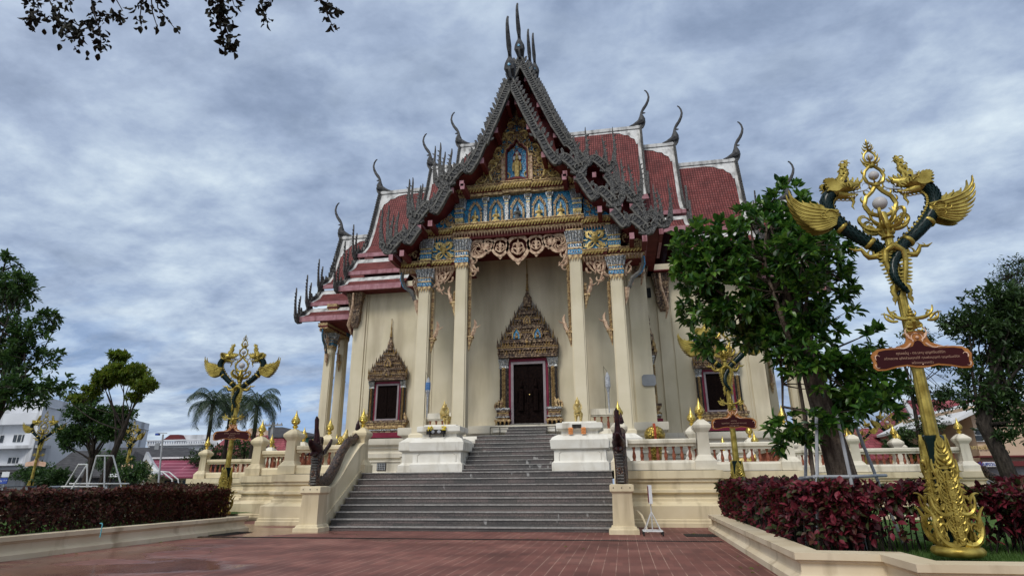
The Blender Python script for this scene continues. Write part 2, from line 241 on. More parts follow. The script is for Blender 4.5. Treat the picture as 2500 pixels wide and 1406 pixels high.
# ------------------------------------------------------------ mesh helpers
class MB:
    def __init__(s): s.v = []; s.f = []; s.m = []; s.uv = {}; s.cm = 0
    def add(s, vs, fs, m=None):
        k = len(s.v); s.v += [tuple(v) for v in vs]
        for f in fs: s.f.append(tuple(i+k for i in f)); s.m.append(s.cm if m is None else m)
        return k
    def box(s, x0, x1, y0, y1, z0, z1, m=None):
        s.add([(x, y, z) for z in (z0, z1) for x, y in ((x0, y0), (x1, y0), (x1, y1), (x0, y1))],
              [(0, 3, 2, 1), (4, 5, 6, 7), (0, 1, 5, 4), (1, 2, 6, 5), (2, 3, 7, 6), (3, 0, 4, 7)], m)
    def taper(s, cx, cy, prof, n=4, rot=pi/4, m=None, cap=True):
        "stacked square (n=4) or round sections: prof = [(half width, z)]"
        k = sqrt(2) if n == 4 else 1; vs = []
        for r, z in prof:
            for i in range(n):
                a = rot+2*pi*i/n; vs.append((cx+r*k*cos(a), cy+r*k*sin(a), z))
        fs = [(j*n+i, j*n+(i+1) % n, (j+1)*n+(i+1) % n, (j+1)*n+i) for j in range(len(prof)-1) for i in range(n)]
        if cap: fs += [tuple(range(n))[::-1], tuple(range((len(prof)-1)*n, len(prof)*n))]
        s.add(vs, fs, m)
    def rect(s, cx, cy, prof, m=None):
        "stacked rectangles: prof = [(half x, half y, z)]"
        vs = [(cx+a*hx, cy+b*hy, z) for hx, hy, z in prof for a, b in ((-1, -1), (1, -1), (1, 1), (-1, 1))]
        n = len(prof); fs = [(j*4+i, j*4+(i+1) % 4, j*4+4+(i+1) % 4, j*4+4+i) for j in range(n-1) for i in range(4)]
        fs += [(3, 2, 1, 0), tuple(range((n-1)*4, n*4))]; s.add(vs, fs, m)
    def tube(s, pts, rad, n=6, m=None, flat=1.0, ref=None, cap=True):
        pts = [Vector(p) for p in pts]; N = len(pts)
        if not hasattr(rad, '__len__'): rad = [rad]*N
        vs = []; prev = None
        for i, p in enumerate(pts):
            t = (pts[min(i+1, N-1)]-pts[max(i-1, 0)])
            if t.length < 1e-9: t = Vector((0, 0, 1))
            t.normalize()
            if ref is not None: a = Vector(ref)
            else: a = prev if prev is not None else (Vector((0, 0, 1)) if abs(t.z) < .9 else Vector((1, 0, 0)))
            b = t.cross(a)
            if b.length < 1e-6: b = t.cross(Vector((.3, 1, .2)))
            b.normalize(); a2 = b.cross(t); prev = a2
            for k in range(n):
                w = 2*pi*k/n; vs.append(p+b*(cos(w)*rad[i])+a2*(sin(w)*rad[i]*flat))
        fs = [(i*n+k, i*n+(k+1) % n, (i+1)*n+(k+1) % n, (i+1)*n+k) for i in range(N-1) for k in range(n)]
        if cap: fs += [tuple(range(n))[::-1], tuple(range((N-1)*n, N*n))]
        s.add(vs, fs, m)
    def lathe(s, prof, c=(0, 0, 0), n=14, m=None, axis=None):
        "prof = [(radius, z)] about the vertical through c"
        vs = [(c[0]+max(r, 1e-4)*cos(2*pi*i/n), c[1]+max(r, 1e-4)*sin(2*pi*i/n), c[2]+z) for r, z in prof for i in range(n)]
        N = len(prof); fs = [(j*n+i, j*n+(i+1) % n, (j+1)*n+(i+1) % n, (j+1)*n+i) for j in range(N-1) for i in range(n)]
        fs += [tuple(range(n))[::-1], tuple(range((N-1)*n, N*n))]; s.add(vs, fs, m)
    def ball(s, c, r, n=10, m=None, sc=(1, 1, 1)):
        N = max(4, n//2+1); vs = []; 
        for j in range(N+1):
            th = pi*j/N
            for i in range(n):
                a = 2*pi*i/n; vs.append((c[0]+r*sc[0]*max(sin(th), 1e-3)*cos(a), c[1]+r*sc[1]*max(sin(th), 1e-3)*sin(a), c[2]-r*sc[2]*cos(th)))
        fs = [(j*n+i, j*n+(i+1) % n, (j+1)*n+(i+1) % n, (j+1)*n+i) for j in range(N) for i in range(n)]
        s.add(vs, fs, m)
    def prism(s, poly, T, d0, d1, m=None):
        "2D outline poly, T(a, b, d) -> 3D, between depths d0 and d1"
        n = len(poly); vs = [T(a, b, d0) for a, b in poly]+[T(a, b, d1) for a, b in poly]
        fs = [tuple(range(n))[::-1], tuple(range(n, 2*n))]+[(i, (i+1) % n, n+(i+1) % n, n+i) for i in range(n)]
        s.add(vs, fs, m)
    def ribbon(s, pts, wid, T, d0, d1, m=None):
        "band of half width wid along a 2D path, extruded between depths"
        n = len(pts); L = []; Rr = []
        if not hasattr(wid, '__len__'): wid = [wid]*n
        for i in range(n):
            a, b = pts[max(i-1, 0)], pts[min(i+1, n-1)]; dx, dy = b[0]-a[0], b[1]-a[1]; q = hypot(dx, dy) or 1
            nx, ny = -dy/q*wid[i], dx/q*wid[i]; L.append((pts[i][0]+nx, pts[i][1]+ny)); Rr.append((pts[i][0]-nx, pts[i][1]-ny))
        vs = [T(*p, d) for i in range(n) for p, d in ((L[i], d0), (Rr[i], d0), (Rr[i], d1), (L[i], d1))]
        fs = [(i*4+k, i*4+(k+1) % 4, i*4+4+(k+1) % 4, i*4+4+k) for i in range(n-1) for k in range(4)]
        fs += [(3, 2, 1, 0), tuple(range(4*n-4, 4*n))]; s.add(vs, fs, m)
    def sweep(s, path, prof, m=None, closed=False, capends=True):
        "moulding: profile [(out, z)] swept along a 2D path, out is to the right of travel"
        n = len(path); k = len(prof); vs = []
        for i in range(n):
            p = Vector(path[i])
            if closed: a, b = Vector(path[i-1]), Vector(path[(i+1) % n])
            else: a, b = Vector(path[max(i-1, 0)]), Vector(path[min(i+1, n-1)])
            d1 = (p-a).normalized() if (p-a).length > 1e-6 else None; d2 = (b-p).normalized() if (b-p).length > 1e-6 else None
            if d1 is None: d1 = d2
            if d2 is None: d2 = d1
            n1 = Vector((d1.y, -d1.x)); n2 = Vector((d2.y, -d2.x)); q = n1+n2; q = q/max(q.dot(n1), .2) if q.length > 1e-6 else n1
            for o, z in prof: vs.append((p.x+q.x*o, p.y+q.y*o, z))
        fs = []
        for i in range(n if closed else n-1):
            j = (i+1) % n
            for t in range(k-1): fs.append((i*k+t, i*k+t+1, j*k+t+1, j*k+t))
        if not closed and capends: fs += [tuple(range(k)), tuple(range((n-1)*k, n*k))[::-1]]
        s.add(vs, fs, m)
    def curl(s, T, x, y, ang, L, turn, r0, n=9, m=None, d=0, sides=5, r1=.25, pw=1.4):
        "a tapering scroll drawn in 2D and mapped by T(a, b, d)"
        pts = []; rad = []; h = L/n
        for i in range(n+1):
            t = i/n; pts.append(T(x, y, d)); rad.append(r0*(1-(1-r1)*t)*(0.6+.4*min(1, t*4)))
            a = ang+turn*t**pw; x += h*cos(a); y += h*sin(a); 
        s.tube(pts, rad, sides, m)
        return x, y
    def flame(s, T, x, y, ang, L, w, d0, d1, bend=.5, m=None, n=6):
        "kanok flame: a curved leaf that ends in a point"
        pts = []; wd = []; h = L/n
        for i in range(n+1):
            t = i/n; pts.append((x, y)); wd.append(max(w*.5*(sin(pi*min(1, .25+t*.75))**.8), .004))
            a = ang+bend*sin(t*2.6)*(1 if t < .7 else -.6); x += h*cos(a); y += h*sin(a)
        s.ribbon(pts, wd, T, d0, d1, m)
    def arr(s, V, F, m=0):
        k = len(s.v); s.v += V.tolist() if hasattr(V, 'tolist') else V
        F = (np.asarray(F)+k).tolist(); s.f += F; s.m += [m]*len(F)

def kids(name, o): o.name = name
def build(name, mb, mats, parent=None, loc=None, smooth=30, uv=None):
    me = bpy.data.meshes.new(name)
    me.from_pydata([tuple(v) for v in mb.v], [], mb.f)
    if not isinstance(mats, (list, tuple)): mats = [mats]
    for q in mats: me.materials.append(MT[q] if isinstance(q, str) else q)
    if len(mats) > 1: me.polygons.foreach_set('material_index', mb.m)
    if smooth is not None:
        me.polygons.foreach_set('use_smooth', [True]*len(me.polygons))
        me.set_sharp_from_angle(angle=R(smooth))
    me.update()
    o = bpy.data.objects.new(name, me); COL.objects.link(o)
    if loc is not None: o.location = loc
    if parent is not None: o.parent = parent
    return o
def tag(o, label=None, cat=None, group=None, kind=None):
    if label: o['label'] = label
    if cat: o['category'] = cat
    if group: o['group'] = group
    if kind: o['kind'] = kind
    return o
def thing(name, label, cat, loc=(0, 0, 0), rz=0, group=None, scale=None):
    o = bpy.data.objects.new(name, None); COL.objects.link(o); o.location = loc; o.rotation_euler = (0, 0, rz)
    if scale: o.scale = (scale,)*3
    return tag(o, label, cat, group)
def kid_list(o): return [c for c in COL.objects if c.parent == o]
def dup(root, loc, rz=0, label=None, group=None, scale=None, skip=()):
    r = root.copy(); COL.objects.link(r); r.location = loc; r.rotation_euler = (0, 0, rz)
    if scale: r.scale = (scale,)*3
    if label: r['label'] = label
    if group: r['group'] = group
    for ch in kid_list(root):
        if ch.name.split('.')[0] in skip: continue
        c = ch.copy(); COL.objects.link(c); c.parent = r
        for g in kid_list(ch):
            d = g.copy(); COL.objects.link(d); d.parent = c
    return r
def struct(name, mb, mats, smooth=30):
    return tag(build(name, mb, mats, smooth=smooth), kind='structure')
def text(s, size, T, mat, parent, ext=.004, name='lettering', bold=.0):
    cu = bpy.data.curves.new('t', 'FONT'); cu.body = s; cu.size = size; cu.align_x = 'CENTER'; cu.extrude = ext; cu.offset = bold
    o = bpy.data.objects.new('t', cu); COL.objects.link(o)
    me = bpy.data.meshes.new_from_object(o.evaluated_get(bpy.context.evaluated_depsgraph_get()))
    COL.objects.unlink(o); bpy.data.objects.remove(o)
    me.transform(T); me.materials.clear(); me.materials.append(MT[mat])
    q = bpy.data.objects.new(name, me); COL.objects.link(q); q.parent = parent
    return q
def lerp(pts, t):
    "point at parameter t of an (u, v) polyline with equal steps"
    k = t*(len(pts)-1); i = min(int(k), len(pts)-2); f = k-i
    return tuple(pts[i][j]*(1-f)+pts[i+1][j]*f for j in range(len(pts[0])))
def resample(pts, step):
    out = [tuple(pts[0])]; acc = 0
    for a, b in zip(pts, pts[1:]):
        L = hypot(*(b[j]-a[j] for j in range(2))); n = max(1, int(round(L/step)))
        for i in range(1, n+1): out.append(tuple(a[j]+(b[j]-a[j])*i/n for j in range(2)))
    return out
# ------------------------------------------------------------ foliage
def leaf_batch(P, D, U, size, wid=.42, fold=.12, tip=.0):
    "P positions, D directions, U rough normals (numpy n x 3): folded leaves of 6 vertices"
    n = len(P); D = D/np.linalg.norm(D, axis=1, keepdims=True)
    B = np.cross(D, U); B /= (np.linalg.norm(B, axis=1, keepdims=True)+1e-9); N = np.cross(B, D)
    s = size.reshape(-1, 1)
    V = np.stack([P, P+D*s*.20+B*s*wid*.34+N*s*fold*.7, P+D*s*.48+B*s*wid*.5+N*s*fold, P+D*s*.78+B*s*wid*.30+N*s*fold*.4, P+D*s-N*s*(.10+tip),
                  P+D*s*.78-B*s*wid*.30+N*s*fold*.4, P+D*s*.48-B*s*wid*.5+N*s*fold, P+D*s*.20-B*s*wid*.34+N*s*fold*.7, P+D*s*.5], 1).reshape(-1, 3)
    F = []; base = np.arange(n)*9
    T = [(0, 1, 8), (1, 2, 8), (2, 3, 8), (3, 4, 8), (4, 5, 8), (5, 6, 8), (6, 7, 8), (7, 0, 8)]
    F = (base[:, None, None]+np.array(T)[None]).reshape(-1, 3)
    return V, F
def rnd_dirs(rg, n):
    d = rg.normal(size=(n, 3)); return d/np.linalg.norm(d, axis=1, keepdims=True)
def crown(blobs, nclus, per, size, seed, spread=.22, droop=0, wid=.42, up=.3, shell=.55, rosette=True, gap=.0, gapscale=.9):
    "leaf clusters inside ellipsoids [(cx,cy,cz,rx,ry,rz)] -> V, F, cluster centres"
    rg = np.random.default_rng(seed); vol = np.array([b[3]*b[4]*b[5] for b in blobs])**.8; pr = vol/vol.sum()
    idx = rg.choice(len(blobs), nclus, p=pr); C = []
    for i in idx:
        b = blobs[i]
        for _ in range(8):
            d = rg.normal(size=3); d /= np.linalg.norm(d); r = (shell+(1-shell)*rg.random())*(.82+.3*rg.random()) if rg.random() < .8 else rg.random()
            p = np.array(b[:3])+d*r*np.array(b[3:])
            if gap <= 0 or noise.noise(Vector(p*gapscale)+Vector((seed, 0, 0))) > -gap: break
        else: continue
        C.append((p, d))
    Cp = np.array([c[0] for c in C]); Cd = np.array([c[1] for c in C])
    n = len(Cp)*per; P = np.repeat(Cp, per, 0); O = np.repeat(Cd, per, 0)
    r = rnd_dirs(rg, n)
    if rosette: D = r*1.0+O*.55+np.array([0, 0, up-droop]); P = P+r*size*.12*rg.random((n, 1))
    else: D = r+np.array([0, 0, up-droop]); P = P+r*spread*rg.random((n, 1))
    P = P+rg.normal(size=(n, 3))*spread*.35
    U = rnd_dirs(rg, n)*.6+np.array([0, 0, 1.0])
    V, F = leaf_batch(P, D, U, size*(.65+.6*rg.random(n)), wid)
    return V, F, Cp
def limb(mb, a, b, r0, r1, seed=0, bend=.12, n=6, sides=6):
    rg = random.Random(seed); a, b = Vector(a), Vector(b); L = (b-a).length; pts = []; rad = []
    o1 = Vector((rg.uniform(-1, 1), rg.uniform(-1, 1), rg.uniform(-.5, .5)))*L*bend; 
    for i in range(n+1):
        t = i/n; pts.append(a.lerp(b, t)+o1*sin(pi*t)+Vector((rg.uniform(-1, 1), rg.uniform(-1, 1), 0))*L*.012); rad.append(r0+(r1-r0)*t)
    mb.tube(pts, rad, sides); return pts
def tree(name, label, base, trunk, blobs, nclus, per, size, leaf, bark, seed, r0=.18, limbs=16, group=None, wid=.42, up=.3, cat='tree', shell=.5, rosette=True, droop=0, gap=.25, gapscale=.9, twig=.5, spread=.22):
    "trunk = [(x, y, z, r)] in world coordinates"
    root = thing(name, label, cat, base, group=group); b0 = Vector(base)
    L = lambda p: Vector(p)-b0
    mb = MB(); mb.tube([L(p[:3]) for p in trunk], [p[3] for p in trunk], 9)
    V, F, C = crown([(*L(b[:3]), *b[3:]) for b in blobs], nclus, per, size, seed, wid=wid, up=up, shell=shell, rosette=rosette, droop=droop, gap=gap, gapscale=gapscale, spread=spread)
    rg = random.Random(seed+5); tops = [L(p[:3]) for p in trunk[len(trunk)//2:]]; tr = [p[3] for p in trunk[len(trunk)//2:]]
    ends = []
    for k in range(limbs):
        q = Vector(C[rg.randrange(len(C))]); i = rg.randrange(len(tops)); ends.append(limb(mb, tops[i], q, tr[i]*.28+.01, tr[i]*.06+.006, seed+k))
    for k in range(int(len(C)*twig)):
        q = Vector(C[rg.randrange(len(C))]); best = min((p for e in ends for p in e[2:]), key=lambda p: (p-q).length)
        if (best-q).length < 2.2: limb(mb, best, q, .012+.012*rg.random(), .004, seed+k, n=3, sides=4)
    build('trunk', mb, bark, root)
    m2 = MB(); m2.arr(V, F); build('crown', m2, leaf, root, smooth=None)
    return root
# ------------------------------------------------------------ sky and light
SUN_EL, SUN_AZ = R(47), R(203)       # azimuth clockwise from +Y: behind the camera, a little to its left
sd = Vector((sin(SUN_AZ)*cos(SUN_EL), cos(SUN_AZ)*cos(SUN_EL), sin(SUN_EL)))
w = bpy.data.worlds.new('World'); S.world = w; w.use_nodes = True
n, l = w.node_tree.nodes, w.node_tree.links; bg = n['Background']; bg.inputs[1].default_value = .1
sky = n.new('ShaderNodeTexSky'); sky.sky_type = 'NISHITA'; sky.sun_disc = False; sky.sun_elevation = SUN_EL; sky.sun_rotation = SUN_AZ
tc = n.new('ShaderNodeTexCoord'); sx = n.new('ShaderNodeSeparateXYZ'); l.new(tc.outputs['Generated'], sx.inputs[0])
def mth(op, a, b=None, c=None):
    q = n.new('ShaderNodeMath'); q.operation = op
    for i, v in enumerate((a, b, c)):
        if v is None: continue
        if isinstance(v, (int, float)): q.inputs[i].default_value = v
        else: l.new(v, q.inputs[i])
    return q.outputs[0]
zz = mth('ADD', mth('MAXIMUM', sx.outputs[2], 0), .22)
cb = n.new('ShaderNodeCombineXYZ'); l.new(mth('DIVIDE', sx.outputs[0], zz), cb.inputs[0]); l.new(mth('DIVIDE', sx.outputs[1], zz), cb.inputs[1])
def cloud(scale, det, rough, dist, off=(0, 0, 0), st=(1, 1, 1), rz=0):
    mp = n.new('ShaderNodeMapping'); mp.inputs['Location'].default_value = off; mp.inputs['Scale'].default_value = st; mp.inputs['Rotation'].default_value = (0, 0, rz); l.new(cb.outputs[0], mp.inputs[0])
    t = n.new('ShaderNodeTexNoise'); t.inputs['Scale'].default_value = scale; t.inputs['Detail'].default_value = det; t.inputs['Roughness'].default_value = rough; t.inputs['Distortion'].default_value = dist
    l.new(mp.outputs[0], t.inputs['Vector']); return t.outputs[0]
big = cloud(1.05, 5, .5, .3, (3.1, 1.7, 0), (1, 1.15, 1), .3); mid = cloud(3.2, 9, .58, .2, (7, 2, 4), (1, 1.15, 1), .35); fin = cloud(8, 7, .6, .12, (1, 5, 2), (1, 1.2, 1), .3)
mixv = mth('ADD', mth('ADD', mth('MULTIPLY', big, .36), mth('MULTIPLY', mid, .44)), mth('MULTIPLY', fin, .20))
K = 12.6
def sc(c): return tuple(v*K for v in c)
r1 = ramp(n, [(.37, sc((.165, .22, .325))), (.445, sc((.235, .30, .425))), (.50, sc((.31, .385, .52))), (.56, sc((.42, .505, .62))), (.65, sc((.62, .71, .77)))]); l.new(mixv, r1.inputs[0])
# breaks of clear blue and of bright white low over the horizon
low = n.new('ShaderNodeMapRange'); low.inputs[1].default_value = .30; low.inputs[2].default_value = .04; l.new(sx.outputs[2], low.inputs[0])
holes = cloud(1.1, 7, .6, .4, (11, 3, 6), (1, 2.2, 1), .15)
hr = ramp(n, [(.50, (0, 0, 0)), (.60, (1, 1, 1))]); l.new(holes, hr.inputs[0])
hb = mth('MULTIPLY', hr.outputs[0], mth('MULTIPLY', low.outputs[0], .75))
m1 = n.new('ShaderNodeMix'); m1.data_type = 'RGBA'; l.new(hb, m1.inputs[0]); l.new(r1.outputs[0], m1.inputs[6]); m1.inputs[7].default_value = (*sc((.20, .35, .62)), 1)
wh = cloud(1.9, 8, .62, .5, (4, 9, 1), (1, 2.0, 1), .2); wr = ramp(n, [(.53, (0, 0, 0)), (.66, (1, 1, 1))]); l.new(wh, wr.inputs[0])
m2 = n.new('ShaderNodeMix'); m2.data_type = 'RGBA'; l.new(mth('MULTIPLY', wr.outputs[0], mth('ADD', mth('MULTIPLY', low.outputs[0], .55), .12)), m2.inputs[0]); l.new(m1.outputs[2], m2.inputs[6]); m2.inputs[7].default_value = (*sc((.66, .76, .84)), 1)
# thin cloud glows round the veiled sun
dt = n.new('ShaderNodeVectorMath'); dt.operation = 'DOT_PRODUCT'; l.new(tc.outputs['Generated'], dt.inputs[0]); dt.inputs[1].default_value = sd
gl = mth('MULTIPLY', mth('POWER', mth('MAXIMUM', dt.outputs['Value'], 0), 2.0), 8.0)
gc = n.new('ShaderNodeMix'); gc.data_type = 'RGBA'; gc.blend_type = 'ADD'; gc.inputs[0].default_value = 1; l.new(m2.outputs[2], gc.inputs[6])
gm = n.new('ShaderNodeCombineColor'); l.new(gl, gm.inputs[0]); l.new(mth('MULTIPLY', gl, .97), gm.inputs[1]); l.new(mth('MULTIPLY', gl, .90), gm.inputs[2]); l.new(gm.outputs[0], gc.inputs[7])
fx = n.new('ShaderNodeMix'); fx.data_type = 'RGBA'; fx.inputs[0].default_value = .93; l.new(sky.outputs[0], fx.inputs[6]); l.new(gc.outputs[2], fx.inputs[7])
l.new(fx.outputs[2], bg.inputs[0])
sl = bpy.data.lights.new('sun', 'SUN'); sl.energy = 1.75; sl.angle = R(16); sl.color = (1, .96, .90)
so = bpy.data.objects.new('sun', sl); COL.objects.link(so); so.rotation_euler = sd.to_track_quat('Z', 'Y').to_euler()
S.view_settings.view_transform = 'Standard'; S.view_settings.look = 'None'; S.view_settings.exposure = 0
# ------------------------------------------------------------ ground
AX = -5.0
g = MB(); g.add([(-700, -60, -.02), (700, -60, -.02), (700, 900, -.02), (-700, 900, -.02)], [(0, 1, 2, 3)]); struct('ground', g, 'asphalt')
g = MB(); g.add([(-30, -8, 0), (26, -8, 0), (26, 60, 0), (-30, 60, 0)], [(0, 1, 2, 3)]); struct('paving', g, 'paving')
# drain channel across the plaza, a ribbed iron grating lying in it
g = MB(); g.box(-12.6, 2.35, 16.42, 16.60, -.01, .006)
x = -12.6
while x < 2.3: g.box(x, x+.03, 16.435, 16.585, .006, .016); x += .06
tag(build('drain_channel', g, 'iron'), 'long narrow iron drain channel set in the red paving before the stairs', 'drain')
g = MB(); g.rect(2.0, 18.3, [(.42, .42, .004), (.42, .42, .012)])
for i in range(14): g.box(1.61+i*.058, 1.63+i*.058, 17.9, 18.7, .012, .022)
tag(build('drain_grate', g, 'iron'), 'square black drain grating beside the right planter end', 'drain grate')
g = MB(); g.rect(-12.0, 17.6, [(.35, .7, .004), (.35, .7, .012)])
for i in range(11): g.box(-12.33+i*.062, -12.31+i*.062, 16.95, 18.25, .012, .022)
tag(build('drain_grate', g, 'iron'), 'dark drain grating at the foot of the left planter end', 'drain grate')
# ------------------------------------------------------------ planters
PP = [(.13, 0), (.13, .10), (.09, .13), (.04, .16), (.02, .20), (.02, .30), (.05, .33), (.05, .345), (.10, .36), (.10, .45), (-.30, .45), (-.30, .2)]
def planter(name, path, label):
    mb = MB(); mb.sweep(path, PP); return tag(build(name, mb, 'planteryellow'), label, 'planter wall')
MT['planteryellow'] = noisy('planter_paint', (.55, .45, .30), (.66, .56, .40), 1.0, .7, bump=.1, dirt=((.27, .20, .12), 1.6, .56, .80))
planter('planter_wall', [(-26, 18.9), (-12.3, 18.75), (-12.45, 4)][::-1], 'long low cream planter wall along the left side of the plaza')
planter('planter_wall', [(9.5, 20.3), (2.62, 20.3), (2.42, 9.75), (3.5, 9.65), (3.5, 8.6), (12, 8.7)], 'cream planter wall under the wine red hedge, stepped out around the lamp base')
planter('planter_wall', [(-26, 21.2), (-15.4, 20.95), (-15.4, 21.6)], 'short low cream planter wall behind the left lamp')
g = MB(); g.add([(-40, 3, .34), (-12.6, 3, .34), (-12.6, 18.5, .34), (-40, 18.6, .34)], [(0, 1, 2, 3)]); g.add([(-40, 21.4, .34), (-15.4, 21.4, .34), (-15.4, 24.2, .34), (-16.4, 24.2, .34), (-16.6, 31, .34), (-40, 31, .34)], [(0, 1, 2, 3, 4, 5)])
g.add([(2.8, 10, .34), (3.8, 9.9, .34), (3.8, 8.9, .34), (22, 9, .34), (22, 30, .34), (6.9, 30, .34), (6.9, 20.1, .34), (2.8, 20.1, .34)], [(0, 1, 2, 3, 4, 5, 6, 7)]); struct('lawn', g, 'lawn')
rg = np.random.default_rng(3)
def grass(name, x0, x1, y0, y1, N, h, seed):
    rg = np.random.default_rng(seed); P = np.stack([rg.uniform(x0, x1, N), rg.uniform(y0, y1, N), np.full(N, .335)], 1)
    D = rg.normal(size=(N, 3))*.35+np.array([0, 0, 1.]); b = rg.normal(size=(N, 3)); b[:, 2] = 0; b /= np.linalg.norm(b, axis=1, keepdims=True); hh = (h*rg.uniform(.5, 1.2, N)).reshape(-1, 1)
    V = np.stack([P-b*.006, P+b*.006, P+D*hh], 1).reshape(-1, 3); F = np.arange(N*3).reshape(-1, 3); m = MB(); m.arr(V, F)
    return tag(build(name, m, 'grassblade', smooth=None), kind='stuff')
tag(grass('grass', 3.9, 7.6, 9.1, 12.5, 26000, .07, 1), 'short bright green grass inside the right planter', 'grass')
tag(grass('grass', -15.5, -12.8, 10, 18.4, 22000, .08, 2), 'short green grass along the inside of the left planter', 'grass')
# ------------------------------------------------------------ hedges
def hedge(name, boxes, N, size, leaf, label, seed, stemN=0, wid=.6, droop=.35, low=.55):
    "boxes = [(x0,x1,y0,y1,z0,z1)] clipped shrubs: leaves mostly in the outer shell"
    rg = np.random.default_rng(seed); vol = np.array([(b[1]-b[0]+.5)*(b[3]-b[2]+.5) for b in boxes]); pr = vol/vol.sum(); idx = rg.choice(len(boxes), N, p=pr)
    B = np.array(boxes)[idx]; u = rg.random((N, 3)); side = rg.integers(0, 6, N); e = .14*rg.random(N)
    u[:, 2] = 1-(1-u[:, 2])**1.0
    u[side == 0, 0] = e[side == 0]; u[side == 1, 0] = 1-e[side == 1]; u[side == 2, 1] = e[side == 2]; u[side == 3, 1] = 1-e[side == 3]; u[side >= 4, 2] = 1-e[side >= 4]*1.4
    P = np.stack([B[:, 0]+(B[:, 1]-B[:, 0])*u[:, 0], B[:, 2]+(B[:, 3]-B[:, 2])*u[:, 1], B[:, 4]+(B[:, 5]-B[:, 4])*u[:, 2]], 1)
    nz = np.array([noise.noise(Vector(p*1.7)+Vector((seed, 0, 0))) for p in P]); keep = rg.random(N) < np.clip((.15 if low < 1 else .5)+u[:, 2]*low*2+nz*1.2, .08, 1); 
    P[:, 2] += nz*.16*u[:, 2]; P[:, 0] += np.array([noise.noise(Vector(p*2.1)+Vector((0, seed, 0))) for p in P])*.18
    P = P[keep]; N = len(P); c = np.stack([(B[:, 0]+B[:, 1])/2, (B[:, 2]+B[:, 3])/2, B[:, 4]], 1)[keep]
    O = (P-c); O /= np.linalg.norm(O, axis=1, keepdims=True); D = rnd_dirs(rg, N)*.9+O*.5; D[:, 2] -= droop; U = rnd_dirs(rg, N)*.5+O+np.array([0, 0, .8])
    V, F = leaf_batch(P, D, U, size*(.55+.75*rg.random(N)), wid, .10)
    root = thing(name, label, 'hedge', (float(P[:, 0].mean()), float(P[:, 1].mean()), .34)); off = np.array(root.location)
    m = MB(); m.arr(V-off, F); build('foliage', m, leaf, root, smooth=None)
    m = MB(); rr = random.Random(seed)
    for k in range(stemN):
        b = boxes[rr.choices(range(len(boxes)), weights=vol)[0]]; x, y = rr.uniform(b[0]+.05, b[1]-.05), rr.uniform(b[2]+.05, b[3]-.05); z = rr.uniform(b[4]+(b[5]-b[4])*.5, b[5]-.05)
        p0 = Vector((x, y, .33))-Vector(off); p1 = Vector((x+rr.uniform(-.15, .15), y+rr.uniform(-.15, .15), z))-Vector(off)
        limb(m, p0, p1, .011, .005, k, .06, 3, 4)
    if stemN: build('stems', m, 'barkdark', root)
    return root
hedge('red_hedge', [(2.85, 3.7, 12.6, 19.9, .42, 1.38), (2.80, 3.75, 10.55, 12.8, .45, 1.34), (3.1, 6.2, 10.45, 11.2, .55, 1.30), (5.6, 10.5, 10.3, 11.2, .62, 1.26)], 40000, .14, 'leaf_red', 'wine red broad-leaved hedge in the right planter behind the gold lamp base', 11, 520)
hedge('red_hedge', [(-13.7, -12.85, 9.5, 18.6, .40, 1.30), (-20, -13.6, 17.2, 18.4, .45, 1.25)], 52000, .10, 'leaf_redbrown', 'long brownish red hedge in the left planter', 12, 200, low=1.5)
hedge('red_hedge', [(-19.6, -16.2, 21.6, 23.2, .40, 1.45)], 9000, .11, 'leaf_redbrown', 'small brownish red hedge between the left lamp and the terrace corner', 13, 60)
# ------------------------------------------------------------ terrace
TZ = 1.82
ter = thing('terrace', 'cream balustraded stone terrace with granite stairs carrying the temple', 'terrace', (AX, 22, 0)); tl = Vector((AX, 22, 0))
def tb(name, mb, mats, parent=ter, **k):
    mb.v = [(a-tl.x, b-tl.y, c) for a, b, c in mb.v]; return build(name, mb, mats, parent, **k)
PL = [(.48, 0), (.48, .13), (.44, .155), (.44, .225), (.40, .25), (.40, .66), (.13, .80), (.13, .88), (.07, .92), (.07, 1.03), (.19, 1.08), (.19, 1.16), (.05, 1.21), (.05, 1.38), (.12, 1.43), (.12, 1.52), (.19, 1.54), (.19, 1.80), (0, 1.80)]
left = [(-25.0, 60), (-25.0, 32.4), (-16.5, 32.4), (-16.5, 24.9), (-13.15, 24.9), (-13.15, 21.95), (-9.8, 21.95)]
right = [(-.2, 21.95), (3.15, 21.95), (3.15, 24.6), (6.6, 24.6), (6.6, 31.2), (16.0, 31.2), (16.0, 60)]
m = MB(); m.sweep(left, PL); m.sweep(right, PL); tb('plinth', m, 'yellow')
m = MB(); poly = left+right; m.add([(x, y, TZ) for x, y in poly], [tuple(range(len(poly)))[::-1]]); tb('floor', m, 'granite')
